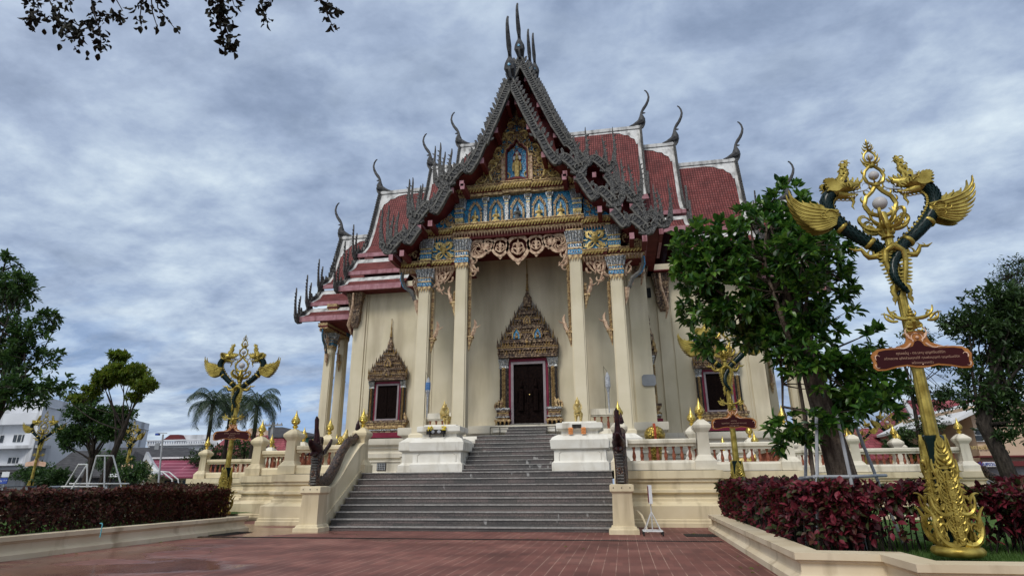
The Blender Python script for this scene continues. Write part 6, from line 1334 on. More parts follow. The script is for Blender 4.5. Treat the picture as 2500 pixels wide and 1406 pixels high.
def board(root, lines, sizes, rz=0, face='signred', rim='signorange', letters=True):
    "shaped dedication board hung on the pole"
    half = [(0, 3.04), (.09, 3.035), (.135, 2.99), (.14, 2.93), (.165, 2.87), (.23, 2.84), (.34, 2.80), (.45, 2.80), (.56, 2.79), (.63, 2.745), (.665, 2.68), (.645, 2.60), (.655, 2.52), (.61, 2.475), (.50, 2.475), (.36, 2.51), (.20, 2.53), (.08, 2.505), (0, 2.50)]
    inner = [(0, 2.90), (.04, 2.885), (.075, 2.82), (.15, 2.79), (.25, 2.775), (.45, 2.775), (.55, 2.755), (.585, 2.70), (.63, 2.68), (.61, 2.62), (.60, 2.56), (.625, 2.52), (.59, 2.50), (.50, 2.50), (.36, 2.535), (.20, 2.555), (.08, 2.53), (0, 2.53)]
    T = lambda a, b, d: (.07+a, -d-.10, b)
    q = MB(); P = half+[(-a, b) for a, b in half[::-1][1:-1]]; q.prism(P, T, -.012, .012, 0); o = build('board', q, rim, root, smooth=None)
    q = MB(); P = inner+[(-a, b) for a, b in inner[::-1][1:-1]]; q.prism(P, T, .012, .018, 0); build('board_face', q, face, o, smooth=None)
    if not letters: return o
    for s in (-1, 1):
        q = MB()
        for (x, z, a0, L, tu, r_) in ((.05, 2.90, .6, .34, 3.3, .016), (.06, 2.88, 1.2, .2, 2.8, .012), (.10, 2.86, -.9, .2, 1.6, .018), (.11, 2.93, 1.8, .14, -3, .012), (.605, 2.63, 1.2, .13, 3.6, .013), (.62, 2.57, -1.3, .10, -3, .011), (.24, 2.80, -.1, .16, .6, .009)): q.curl(T, s*x, z, a0 if s > 0 else pi-a0, L, tu*s, r_, d=.016, n=9)
        build('relief', q, 'pinkcream', o, smooth=50); q = MB()
    for a_, b_, r_ in ((-.60, 2.69, .010), (.60, 2.69, .010), (0, 2.545, .009), (0, 2.945, .024)): q = MB(); q.ball(T(a_, b_, .02), r_, 8); build('stud', q, 'pinkcream', o, smooth=50)
    for i, (ln, sz) in enumerate(zip(lines, sizes)):
        M_ = Matrix.Translation((.07, -.1205, 2.70-.072*i)) @ Matrix.Rotation(pi/2, 4, 'X')
        text(ln, sz, M_, 'cream_letter', o, .0015)
    return o
LBL = 'twin naga lamp post '
L1 = thing('naga_lamp_post', LBL+'nearest the camera, its gold foot on the stepped planter', 'lamp post', (4.29, 9.44, .45), group='twin naga lamp posts')
lamp_parts(L1)
L2 = dup(L1, (3.32, 19.2, .45), R(5), LBL+'half hidden by the glossy tree, before the right terrace wall')
L3 = dup(L1, (-13.72, 19.5, .45), R(12), LBL+'left of the stairs, standing before the palms')
L4 = dup(L1, (-40.6, 36.5, .3), R(200), LBL+'at the far left in front of the white apartment block')
L5 = dup(L1, (-40.1, 44.0, .3), R(170), LBL+'behind the slender leaning tree on the left')
L6 = dup(L1, (19.2, 48, .3), R(20), LBL+'small, rising behind the right balustrade left of the red roofed hall')
L7 = dup(L1, (19.4, 54, .3), R(-15), LBL+'farthest and smallest, beside the grey tree trunk on the right')
board(L1, ['คุณแม่นุ - ดร.มะนุ บุญศรีมณีรัก', 'สร้างถวาย อุทิศส่วนกุศลให้ คุณพ่อบุญศรี บุญศรีมณีรัก', 'พร้อมครอบครัว'], [.052, .046, .046])
board(L2, ['แสงกำจร', 'คุณพรวิไลย์ - คุณบรรโลดา คุตามาลย์', 'พร้อมครอบครัว'], [.048, .050, .045])
board(L3, ['คุณวิไลย์ - คุณบรรเจิด มาลย์', 'สร้างถวาย', 'พร้อมครอบครัว'], [.048, .048, .045])
for L_ in (L4, L5): board(L_, [], [], face='signpurple', rim='pinkcream', letters=False)
# ------------------------------------------------------------ trees and palms
def Wb(x, y, Y, rx, ry, rz): p = W(x, y, Y); return (p.x, p.y, p.z, rx, ry, rz)
gl = [Wb(1890, 560, 11.7, .85, 1.0, .75), Wb(1750, 610, 11.4, .95, 1.0, .65), Wb(1900, 640, 11.3, 1.3, 1.2, .8), Wb(1780, 720, 11.2, 1.15, 1.1, .65), Wb(1940, 760, 11.3, 1.1, 1.1, .75), Wb(1800, 820, 11.5, .85, .8, .5), Wb(1690, 660, 11.3, .55, .7, .55),
      Wb(1960, 880, 11.2, .65, .7, .55), Wb(2020, 640, 11.8, .5, .6, .5), Wb(1920, 500, 11.9, .5, .6, .45), Wb(2075, 930, 11.3, .95, .8, .55), Wb(2100, 1000, 11.1, .75, .7, .42), Wb(2140, 830, 11.5, .28, .3, .38), Wb(1960, 1035, 11.2, .55, .6, .28), Wb(1930, 1075, 11.2, .35, .4, .2), Wb(2060, 700, 11.8, .22, .3, .3)]
b0 = W(2078, 1255, 11.4)
tree('glossy_leaved_tree', 'large tree with glossy rosettes of leaves and a leaning grey trunk inside the right planter', (b0.x, b0.y, .34), [(b0.x+.03, b0.y, .30, .30), (b0.x, b0.y, 1.2, .245), (b0.x-.07, b0.y, 1.9, .22), (b0.x-.2, b0.y, 2.9, .185), (b0.x-.28, b0.y+.05, 3.9, .16), (b0.x-.42, b0.y+.1, 4.9, .12), (b0.x-.6, b0.y+.2, 5.9, .07)],
     gl, 1080, 13, .175, 'leaf_glossy', 'bark', 31, limbs=26, wid=.50, up=.28, shell=.5, gap=.10, gapscale=1.7, twig=.45, spread=.05)
LT = [Wb(-30, 720, 17, 1.5, 1.4, 1.0), Wb(40, 690, 16.5, .75, 1, .75), Wb(90, 790, 16.5, .65, .9, .75), Wb(60, 860, 16.3, 1.1, 1, .8), Wb(-60, 880, 16.5, 1.6, 1.4, 1.2), Wb(100, 930, 16, .9, .9, .55), Wb(20, 960, 16, 1.2, 1, .55), Wb(145, 945, 16, .45, .5, .28), Wb(-80, 780, 16, 1.2, 1.3, 1.2), Wb(20, 640, 17, .35, .5, .35)]
bl = W(-75, 1230, 16.5)
tree('mango_tree', 'dark leafy tree cut off by the left edge of the photograph', (bl.x, bl.y, .34), [(bl.x, bl.y, .3, .2), (bl.x, bl.y, 1.8, .16), (bl.x+.1, bl.y, 3.2, .13), (bl.x+.3, bl.y, 4.6, .10), (bl.x+.6, bl.y, 6.0, .06)], LT, 1000, 11, .20, 'leaf_left', 'barkdark', 32, limbs=30, wid=.40, shell=.35, gap=.12, gapscale=1.2, twig=.3, spread=.08)
bt = W(245, 1185, 23)
tree('rain_tree', 'slender leaning tree with a rounded olive crown on the left lawn', (bt.x, 23, .34), [(bt.x, 23, .3, .20), (bt.x+.05, 23, 1.5, .16), (bt.x+.35, 23, 2.8, .13), (bt.x+.62, 23, 3.7, .10), (bt.x+.75, 23, 4.4, .05)],
     [Wb(305, 910, 23, .95, .9, .45), Wb(255, 928, 23, .5, .7, .34), Wb(350, 938, 23, .5, .6, .34), Wb(290, 870, 23, .4, .5, .22), Wb(225, 955, 23, .35, .5, .2), Wb(330, 970, 23, .3, .4, .18), Wb(185, 975, 23, .5, .4, .15)], 1500, 9, .16, 'leaf_olive', 'barkdark', 33, limbs=12, wid=.42, shell=.4, gap=.3, gapscale=2.2, twig=.2, spread=.08)
b3 = W(205, 1190, 26)
tree('bushy_tree', 'low bushy dark green tree behind the slender leaning tree on the left', (b3.x, 26, .34), [(b3.x, 26, .3, .26), (b3.x+.05, 26, 1.5, .22), (b3.x+.1, 26, 2.6, .15), (b3.x, 26, 3.4, .1)],
     [Wb(225, 1010, 26, 1.3, 1.2, .5), Wb(185, 1060, 26, .95, 1, .55), Wb(265, 1050, 26, 1.0, 1, .6), Wb(300, 1010, 26, .6, .8, .4), Wb(165, 1090, 26, .45, .6, .2), Wb(210, 975, 26, .7, .8, .3)], 950, 9, .18, 'leaf_left', 'barkdark', 34, limbs=20, wid=.42, shell=.4, gap=.3, gapscale=1.6, twig=.2, spread=.1)
b4 = W(2450, 1140, 24)
tree('tall_dark_tree', 'tall dense tree with a thick leaning trunk at the right edge', (b4.x, 24, .34), [(b4.x+.3, 24, .3, .3), (b4.x, 24, 2.2, .24), (b4.x-.3, 24, 3.3, .22), (b4.x+.6, 24, 5.2, .2), (b4.x+.9, 24, 7.5, .12)],
     [Wb(2440, 740, 24, 1.3, 1.4, .8), Wb(2400, 800, 24, 1.3, 1.3, .7), Wb(2350, 790, 24, .8, .8, .42), Wb(2460, 870, 24, 1.3, 1.3, 1.0), Wb(2400, 960, 24, 1.0, 1, .75), Wb(2490, 1000, 24, 1.2, 1.1, 1.1), Wb(2530, 800, 24, 1.6, 1.4, 1.6), Wb(2440, 1060, 24, .6, .7, .45), Wb(2360, 900, 24, .5, .6, .5)], 1400, 9, .21, 'leaf_dark', 'barkdark', 35, limbs=34, wid=.38, shell=.35, gap=.2, gapscale=1.0, twig=.2, spread=.14)
b5 = W(2262, 1150, 27)
tree('thin_tree', 'thin airy tree behind the nearest lamp post on the right', (b5.x, 27, .34), [(b5.x, 27, .3, .10), (b5.x, 27, 3.0, .08), (b5.x+.1, 27, 5.0, .06), (b5.x, 27, 6.6, .03)],
     [Wb(2250, 830, 27, .9, .8, .5), Wb(2290, 880, 27, .8, .8, .6), Wb(2230, 960, 27, .6, .7, .6), Wb(2300, 980, 27, .6, .7, .6), Wb(2270, 1040, 27, .8, .7, .5), Wb(2330, 960, 27, .6, .6, .5)], 420, 8, .16, 'leaf_dark', 'barkdark', 36, limbs=22, wid=.34, shell=.2, gap=.1, gapscale=1.5, twig=.5, spread=.2)
b6 = W(2480, 1150, 40)
tree('bare_topped_tree', 'sparse tree with nearly bare twigs above the dense tree on the right', (b6.x, 40, 0), [(b6.x+1, 40, 0, .2), (b6.x+1, 40, 5, .15), (b6.x+1.0, 40, 8, .1), (b6.x+.8, 40, 10, .05)],
     [Wb(2480, 680, 40, 1.8, 1.5, 1.2), Wb(2460, 730, 40, 1.6, 1.5, .9), Wb(2500, 640, 40, 1.4, 1, .6)], 420, 4, .20, 'leaf_dark', 'barkdark', 37, limbs=14, shell=.2, wid=.35, gap=0, twig=1.4, spread=.5)
for (px, py, Y, rx, rz, sd_, lab) in ((2215, 1075, 40, 1.2, .8, 41, 'small round bush-like tree behind the right balustrade under the red roof'), (2300, 1075, 40, 1.3, .9, 42, 'dark bushy tree against the pinkish house behind the right balustrade'), (2380, 1050, 38, 1.0, .9, 43, 'leafy tree in front of the upper windows of the pinkish house'),
                                      (330, 1150, 40, 1.5, .6, 44, 'low green shrub near the magenta roof on the left'), (520, 1110, 48, 2.0, 1.0, 45, 'dark shrub below the palms behind the left terrace'), (600, 1085, 52, 2.6, 1.2, 46, 'spreading dark bush right of the palms behind the left terrace'), (135, 1165, 32, .9, .5, 47, 'small light green shrub left of the white support frames')):
    p = W(px, py, Y); tree('shrub_tree', lab, (p.x, Y, 0), [(p.x, Y, 0, .12), (p.x, Y, p.z*.6, .1), (p.x, Y, p.z, .06)], [(p.x, Y, p.z, rx, rx, rz), (p.x+rx*.5, Y, p.z-rz*.6, rx*.8, rx*.8, rz*.8), (p.x-rx*.5, Y, p.z-rz*.5, rx*.8, rx*.8, rz*.8)], 320, 8, .22, 'leaf_dark' if sd_ % 2 else 'leaf_left', 'barkdark', sd_, limbs=8, shell=.3, gap=.2, twig=.1, spread=.15)
# two smaller trees growing on the terrace behind the lamp
def palm(px, py, Y, seed, label, fl=2.6):
    p = W(px, py, Y); t = thing('palm_tree', label, 'palm', (p.x, Y, 0), group='palms behind the left terrace'); rg = random.Random(seed)
    q = MB(); q.tube([(rg.uniform(-.3, .3), 0, 0), (0, 0, p.z*.4), (.05, 0, p.z*.75), (0, 0, p.z)], [.22, .17, .15, .13], 8); build('trunk', q, 'barkdark', t)
    q = MB(); V = []
    for k in range(19):
        az = k*2.399+rg.uniform(-.3, .3); el = 1.45-1.75*(k/19)+rg.uniform(-.1, .1); L = fl*rg.uniform(.85, 1.1); x, z = 0, p.z; a = el; pts = []
        for j in range(12): pts.append(Vector((x*cos(az), x*sin(az), z))); x += L/11*cos(a); z += L/11*sin(a); a -= .12+.05*j*.5
        q.tube(pts, [.035*(1-.07*j) for j in range(12)], 4)
        for j in range(1, 11):
            for h_ in (0, .33, .66):
                c0 = pts[j].lerp(pts[j+1], h_); tg = (pts[j+1]-pts[j]).normalized(); sd_v = tg.cross(Vector((0, 0, 1))).normalized()
                for s in (-1, 1):
                    l_ = fl*.21*sin(pi*min(1, (j+h_+1)/12.5))+.12; e = c0+(sd_v*s*.75+tg*.45+Vector((0, 0, -.55-rg.random()*.5)))*l_; w2 = tg*.02
                    q.add([c0-w2, c0+w2, (c0+e)/2+w2*1.2+Vector((0, 0, .03)), e, (c0+e)/2-w2*1.2+Vector((0, 0, .03))], [(0, 1, 2, 3, 4)])
    build('crown', q, 'palm', t, smooth=None)
for (px, py, Y, rx, rz, sd_, lab) in ((90, 1150, 40, 1.6, .7, 52, 'green shrub before the white apartment block'), (280, 1120, 48, 1.8, .9, 53, 'dark green tree before the grey sheds')):
    p = W(px, py, Y); tree('shrub_tree', lab, (p.x, Y, 0), [(p.x, Y, 0, .12), (p.x, Y, p.z*.6, .1), (p.x, Y, p.z, .06)], [(p.x, Y, p.z, rx, rx, rz), (p.x+rx*.5, Y, p.z-rz*.6, rx*.8, rx*.8, rz*.8), (p.x-rx*.5, Y, p.z-rz*.5, rx*.8, rx*.8, rz*.8)], 320, 8, .22, 'leaf_left', 'barkdark', sd_, limbs=8, shell=.3, gap=.2, twig=.1, spread=.15)
palm(520, 985, 44, 1, 'leftmost palm, its crown half behind the left lamp post', 2.9); palm(563, 1000, 47, 2, 'middle palm, directly behind the pole of the left lamp', 2.5); palm(628, 990, 42, 3, 'rightmost and darkest palm, right of the left lamp', 2.7)
# twigs of a tree that stands behind the camera hang in from above
def twigs(name, label, starts, seed, lf=.058):
    P0 = starts[0][0]; t = thing(name, label, 'branch', tuple(W(P0[0], P0[1], P0[2]))); off = Vector(t.location); rg = random.Random(seed); q = MB(); LP = []; LD = []; LS = []
    for path, dens, sz in [(s_[0:-2], s_[-2], s_[-1]) for s_ in starts]:
        pts = [W(*p)-off for p in path]; f = []
        for a, b in zip(pts, pts[1:]):
            for j in range(5): f.append(a.lerp(b, j/5))
        f.append(pts[-1]); q.tube(f, [.008*(1-.75*i/len(f)) for i in range(len(f))], 4)
        for k in range(int(dens*1.7)):
            i = rg.randrange(2, len(f)); c0 = f[i]+Vector((rg.gauss(0, 1), rg.gauss(0, 1), rg.gauss(0, 1)))*.0165*sz; LP.append(c0); d = Vector((rg.gauss(0, 1), rg.gauss(0, 1), rg.gauss(0, 1)-1.0)); LD.append(d); LS.append(lf*rg.uniform(.6, 1.2))
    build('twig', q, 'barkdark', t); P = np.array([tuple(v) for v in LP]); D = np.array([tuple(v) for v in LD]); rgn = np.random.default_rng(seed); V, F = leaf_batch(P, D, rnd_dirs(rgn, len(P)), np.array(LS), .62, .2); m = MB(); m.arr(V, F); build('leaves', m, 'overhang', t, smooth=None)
YB = 3.2
twigs('hanging_branch', 'dark hanging leafy branch at the top left corner', [((90, -60, YB), (130, 20, YB), (150, 60, YB), (190, 92, YB), 90, 3.2), ((60, -60, YB), (85, 10, YB), (75, 60, YB), 34, 1.6), ((40, -60, YB), (62, -5, YB), (58, 14, YB), 5, .8), ((160, -60, YB), (170, 0, YB), (173, 20, YB), 4, .5)], 1)
twigs('hanging_branch', 'dark drooping twig with small leaf tufts, second from the top left corner', [((215, -60, YB), (228, 30, YB), (245, 80, YB), (248, 122, YB), 40, 1.3), ((235, 40, YB), (262, 35, YB), (300, 45, YB), 24, 1.3), ((228, 45, YB), (215, 60, YB), 10, 1), ((250, -60, YB), (300, 28, YB), 8, .8)], 2)
twigs('hanging_branch', 'thin nearly bare dark twigs between the two thick leaf bunches at the top', [((365, -60, YB), (372, 30, YB), (385, 70, YB), 5, .8), ((380, -60, YB), (385, 20, YB), (425, 68, YB), 10, .8), ((355, -60, YB), (342, 40, YB), (345, 65, YB), 10, 1.0), ((345, -60, YB), (350, 10, YB), (332, 18, YB), 9, 1), ((395, -60, YB), (393, 5, YB), 9, 1)], 3)
twigs('hanging_branch', 'dense dark leaf bunch hanging from the top edge with a lower tuft', [((530, -60, YB), (532, 10, YB), (540, 50, YB), 74, 2.6), ((540, -30, YB), (548, 60, YB), (560, 95, YB), (560, 118, YB), 44, 1.9), ((550, -60, YB), (572, 15, YB), 18, 1.6)], 4)
twigs('hanging_branch', 'short dark twig with a few leaves, fifth along the top edge', [((632, -60, YB), (640, 15, YB), (648, 55, YB), 20, 1.0), ((650, -60, YB), (660, 8, YB), 6, .8)], 5)
twigs('hanging_branch', 'rightmost dark twig hanging at the top edge left of the spires', [((760, -60, YB), (790, 15, YB), (812, 65, YB), 18, .9), ((780, 0, YB), (825, 25, YB), 14, .9)], 6)
# ------------------------------------------------------------ small things near the stairs
t = thing('wheeled_sign', 'white sign stand on black casters seen edge-on beside the right newel', 'sign stand', (.72, 18.3, 0), R(.5)); q = MB()
q.box(-.045, .045, -.30, .30, .84, 1.34); sg = build('panel', q, 'palewhite', t); q = MB(); q.box(-.052, -.0455, -.27, .27, .87, 1.31); build('panel_face', q, 'maroon', sg); q = MB()
for s in (-1, 1): q.tube([(s*.26, -.3, .12), (s*.26, .3, .12)], .018, 6)
for y in (-.3, .3): q.tube([(-.26, y, .12), (.26, y, .12)], .018, 6); q.tube([(-.22, y, .13), (0, y*.3, .62)], .012, 5); q.tube([(.22, y, .13), (0, y*.3, .62)], .012, 5)
q.tube([(0, 0, .12), (0, 0, .85)], .018, 6); q.tube([(-.26, 0, .12), (.26, 0, .12)], .012, 5); build('frame', q, 'pole_white', t)
for x in (-.26, .26):
    for y in (-.3, .3): q = MB(); q.tube([(x, y, .12), (x, y, .07)], .03, 6); q.tube([(x-.018, y, .045), (x+.018, y, .045)], .045, 10); build('caster', q, 'black', t)
q = MB(); q.tube([(.33, 19.0, .62), (.46, 18.95, .50), (.55, 18.9, .28), (.60, 18.86, .03)], [.03, .035, .03, .025], 8); tag(build('bent_pipe', q, 'yellow'), 'short bent cream pipe leaning at the right newel foot', 'pipe')
q = MB(); p = W(250, 1280, 12.2); q.tube([(p.x, 12.2, .34), (p.x, 12.2, .60), (p.x-.02, 12.2, .63), (p.x-.07, 12.2, .625)], .011, 8); tag(build('water_tap', q, 'aqua'), 'light blue garden tap pipe rising at the left planter edge', 'tap')
rr = random.Random(8); q = MB()
def rocket(px, py0, py1, Y, label, blue):
    a, b = W(px, py0, Y), W(px, py1, Y); t = thing('hanging_banner', label, 'banner', (a.x, Y, b.z)); h_ = a.z-b.z; q = MB()
    q.lathe([(.005, h_*.98), (.06, h_*.93), (.12, h_*.86), (.13, h_*.62), (.10, h_*.60), (.05, h_*.48), (.045, h_*.25), (.02, h_*.02)], (0, 0, 0), 8); build('tube', q, 'paper', t)
    if blue: q = MB(); q.lathe([(.134, h_*.84), (.138, h_*.78), (.138, h_*.68), (.134, h_*.66)], (0, 0, 0), 8); build('band', q, 'bluepaper', t)
    q = MB(); q.tube([(-.16, .05, 0), (-.16, .05, h_*1.12)], .01, 5); q.tube([(-.16, .05, h_*1.1), (0, 0, h_*.98)], .008, 4); build('stick', q, 'iron', t)
rocket(1046, 918, 1020, 29.2, 'grey paper lantern streamer with a blue band hanging beside the left outer column', True)
rocket(1482, 905, 1010, 29.6, 'torn grey paper streamer hanging between the two right columns', False)
# gilded guardian creatures lying on the terrace
def scaled(px, py, Y, r_, label):
    p = W(px, py, Y); t = thing('scaled_guardian', label, 'statue', (p.x, Y, TZ)); z = p.z-TZ; q = MB()
    q.tube([(0, .3, .1), (0, .2, z*.35), (0, 0, z*.7), (0, -.12, z)], [.16, .22, .26, .3], 10); q.ball((0, -.1, z), r_, 14, 0, (1.15, 1.2, 1)); build('body', q, 'goldscale', t, smooth=60)
    q = MB()
    for i in range(9): a = -.7+i*.34; q.box(-.045, .045, -.1-r_*1.2*sin(a)-.05, -.1-r_*1.2*sin(a)+.05, z+r_*cos(a)-.04, z+r_*cos(a)+.09)
    build('crest', q, 'redcrest', t)
scaled(1598, 1062, 24.6, .36, 'golden scaled ball-shaped guardian with a red crest behind the right balustrade')
def lying(px, py, Y, label, rz=0, s_=1.0):
    p = W(px, py, Y); t = thing('naga_guardian', label, 'statue', (p.x, Y, TZ), rz, scale=s_); z = max(.8, p.z-TZ); q = MB()
    q.tube([(-1.3, 0, .3), (-.8, 0, .55), (-.3, 0, z*.75), (.2, 0, z*.85), (.6, 0, z*.7), (.95, 0, z), (1.0, 0, z+.35)], [.12, .22, .30, .30, .22, .16, .05], 10)
    for i in range(7): q.curl(lambda a, b, d: (a, -d, b), -1.0+.28*i, z*.7+.1*sin(i*2), pi/2-.4, .55, -2.5*(-1)**i, .07, d=.1)
    q.lathe([(.5, 0), (.5, .25), (.35, .3)], (0, 0, 0), 8); build('body', q, 'gold', t, smooth=50)
    q = MB(); q.ball((.75, 0, z*.80), .38, 12, 0, (.75, .8, 1.15)); build('scaled_back', q, 'goldscale', t)
    return t
lying(800, 1065, 30.0, 'gold reclining guardian statue behind the left balustrade with a round scaled back', R(10))
lying(1810, 1092, 29, 'gold guardian statue seen between the balusters right of the second lamp', 0, .55)
lying(2200, 1088, 40, 'small gilded guardian on the terrace near the right end post', 0, .8)
# ------------------------------------------------------------ white and grey tree supports
def frame(name, label, segs, mat, r_):
    q = MB(); P = [Vector(p) for s_ in segs for p in s_]; c0 = sum(P, Vector())/len(P); c0.z = .34
    t = thing(name, label, 'tree support', tuple(c0))
    for s_ in segs: q = MB(); q.tube([Vector(p)-c0 for p in s_], r_, 7); build('bar', q, mat, t)
    return t
A_ = lambda x, y, Y: tuple(W(x, y, Y))
def g_(x, y, Y): p = W(x, y, Y); return (p.x, Y, .34)
frame('tree_support', 'grey pipe prop frame around the leaning trunk of the glossy tree', [(g_(1950, 1230, 11.9), A_(1968, 1000, 11.9)), (g_(1985, 1270, 10.9), A_(1993, 1000, 10.9)), (g_(2105, 1290, 10.9), A_(2040, 1000, 10.9)), (g_(2185, 1220, 11.9), A_(2085, 1030, 11.9)), (A_(1988, 1163, 10.9), A_(2082, 1163, 10.9)), (A_(2082, 1163, 10.9), A_(2163, 1160, 11.9)), (A_(1952, 1168, 11.9), A_(1988, 1163, 10.9)), (A_(1952, 1166, 11.9), A_(2163, 1160, 11.9))], 'pole_grey', .028)
q = MB(); p0, p1 = W(1985, 1200, 11.2), W(1942, 880, 11.3); p0.z = .34; q.tube([p0, p0.lerp(p1, .5)+Vector((.03, 0, 0)), p1], [.045, .035, .03], 7); tag(build('bamboo_prop', q, 'bark'), 'brown bamboo pole leaning left of the glossy tree trunk', 'prop')
frame('tree_support', 'taller white pipe frame standing around the slender leaning tree', [(g_(254, 1250, 21.5), A_(256, 1112, 21.5)), (A_(236, 1112, 22.2), A_(276, 1112, 21.8)), (A_(276, 1112, 21.8), g_(322, 1215, 21.8)), (A_(236, 1112, 22.2), g_(205, 1215, 22.2)), (A_(170, 1180, 21.8), A_(315, 1180, 21.8))], 'pole_white', .030)
frame('tree_support', 'shorter white pipe frame left of the taller one', [(g_(210, 1260, 21.8), A_(213, 1133, 21.8)), (A_(192, 1133, 22.2), A_(213, 1133, 21.8)), (A_(192, 1133, 22.2), g_(125, 1220, 22.2)), (A_(213, 1133, 21.8), g_(140, 1228, 21.4)), (A_(150, 1187, 21.8), A_(240, 1187, 21.8))], 'pole_white', .030)
# ------------------------------------------------------------ buildings and street furniture behind
def bx(mb, x0, x1, y0, y1, Y, dep, m=0):
    "box whose front face fills these survey pixels at depth Y (y1 may be None: down to the ground)"
    a, b = W(x0, y0, Y), W(x1, y0, Y); z0 = 0 if y1 is None else W(x0, y1, Y).z; mb.box(a.x, b.x, Y, Y+dep, z0, a.z, m)
def win(px0, px1, py0, py1, Y, parent, off):
    q = MB(); bx(q, px0, px1, py0, py1, Y-.06, .05); q.v = [tuple(Vector(v)-off) for v in q.v]; f = build('window', q, 'pole_white', parent, smooth=None)
    q = MB(); a, b = W(px0, py0, Y), W(px1, py1, Y); n_ = 4; w_ = (b.x-a.x)
    for i in range(n_): x0, x1 = a.x+w_*(i+.12)/n_, a.x+w_*(i+.88)/n_; q.box(x0, x1, Y-.085, Y-.061, b.z+(a.z-b.z)*.06, b.z+(a.z-b.z)*.92)
    q.v = [tuple(Vector(v)-off) for v in q.v]; build('pane', q, 'glass', f, smooth=None)
def bld(name, label, px, Y, cat='building'): p = W(px, 1100, Y); t = thing(name, label, cat, (p.x, Y, 0)); return t, Vector(t.location)
def put(t, off, name, q, mat): q.v = [tuple(Vector(v)-off) for v in q.v]; return build(name, q, mat, t, smooth=None)
t, off = bld('apartment_block', 'stained white three-storey apartment block at the far left', 60, 62)
q = MB(); bx(q, -260, 125, 1042, None, 62, 14); a, b = W(112, 968, 60.5), W(363, 1046, 92); q.add([(a.x, a.y, 0), (b.x, b.y, 0), (b.x-14, b.y+4, 0), (a.x-14, a.y+6, 0), (a.x, a.y, a.z), (b.x, b.y, a.z), (b.x-14, b.y+4, a.z), (a.x-14, a.y+6, a.z)], [(0, 1, 5, 4), (1, 2, 6, 5), (3, 0, 4, 7), (4, 5, 6, 7)]); put(t, off, 'wall', q, 'bldwhite')
q = MB(); bx(q, -260, 97, 1018, 1044, 61.0, .3); bx(q, -260, 97, 1093, 1100, 60.6, 1.4); bx(q, -260, 80, 1135, 1140, 61.0, 1.0); put(t, off, 'balcony', q, 'bldwhite')
q = MB(); bx(q, -300, 100, 1150, 1157, 58, 4); put(t, off, 'awning', q, 'greyroof'); 
for z_ in (-1.1, -4.2, -7.6): q = MB(); a2, b2 = Vector((a.x+.1, a.y-.1, a.z+z_)), Vector((b.x+.1, b.y-.1, a.z+z_)); q.tube([a2, b2], .12, 4); put(t, off, 'string_course', q, 'bldwhite')
for (a, b, c_, d) in ((35, 73, 1060, 1079), (-30, 8, 1062, 1081), (22, 58, 1115, 1135), ): win(a, b, c_, d, 62, t, off)
t, off = bld('apartment_block', 'white building with a balustraded roof terrace beside the grey sheds', 440, 74); q = MB(); bx(q, 362, 560, 1085, None, 74, 12); bx(q, 430, 560, 1062, 1085, 78, 6); put(t, off, 'wall', q, 'bldwhite')
q = MB(); bx(q, 358, 500, 1074, 1077, 73.6, .5); bx(q, 358, 500, 1084, 1088, 73.4, .8); 
for i in range(24): bx(q, 360+i*5.8, 362.5+i*5.8, 1077, 1084, 73.7, .2)
put(t, off, 'roof_balustrade', q, 'bldwhite'); q = MB(); a, b = W(398, 1073, 77), W(445, 1060, 77); q.add([(a.x, 77, a.z), (b.x, 77, a.z), (b.x-.6, 77, b.z), (a.x+1.0, 77, b.z), (a.x, 84, a.z), (b.x, 84, a.z), (b.x-.6, 84, b.z), (a.x+1.0, 84, b.z)], [(0, 1, 2, 3), (4, 7, 6, 5), (3, 2, 6, 7), (0, 3, 7, 4), (1, 5, 6, 2)]); put(t, off, 'roof', q, 'rooffar')
for (a, b, c_, d) in ((466, 486, 1098, 1112), (440, 456, 1098, 1112)): win(a, b, c_, d, 74, t, off)
def gabled(name, label, x0, x1, ye, yr, Y, dep, wallm, roofm, xr0=None, xr1=None, cat='house', zw=None):
    "simple house: ridge parallel to the picture; eave at pixel row ye, ridge at row yr"
    t, off = bld(name, label, (x0+x1)/2, Y, cat); a, b = W(x0, ye, Y), W(x1, ye, Y); r0, r1 = W(xr0 if xr0 is not None else x0, yr, Y+dep/2), W(xr1 if xr1 is not None else x1, yr, Y+dep/2)
    q = MB(); q.box(a.x+.5, b.x-.5, Y+.6, Y+dep-.6, 0, a.z+.05); put(t, off, 'wall', q, wallm)
    q = MB(); v = [(a.x, Y, a.z), (b.x, Y, a.z), (r1.x, Y+dep/2, r1.z), (r0.x, Y+dep/2, r0.z), (a.x, Y+dep, a.z), (b.x, Y+dep, a.z)]
    v2 = [(x, y, z-.15) for x, y, z in v]; q.add(v+v2, [(0, 1, 2, 3), (5, 4, 3, 2), (4, 0, 3), (1, 5, 2), (6, 9, 8, 7), (11, 8, 9, 10), (0, 6, 7, 1), (1, 7, 11, 5), (4, 10, 6, 0)])
    q.v = [tuple(Vector(p)-off) for p in q.v]; me = build('roof', q, roofm, t, smooth=None); ul = me.data.uv_layers.new(name='UVMap')
    for lp in me.data.loops: c = me.data.vertices[lp.vertex_index].co; ul.data[lp.index].uv = (c.x, hypot(c.y, c.z))
    return t, off
gabled('shed', 'long low shed with a dark grey sloping roof behind the parked cars', 95, 300, 1163, 1100, 50, 8, 'greyroof', 'greyroof', 180, 330)
gabled('shed', 'dark grey roofed shed beside the magenta roofed pavilion', 270, 480, 1128, 1092, 56, 9, 'black', 'greyroof', 280, 455)
t, off = gabled('pavilion', 'low pale yellow pavilion with a magenta tiled roof and white gable', 355, 500, 1163, 1118, 46, 6, 'paleyellow', 'roofmagenta')
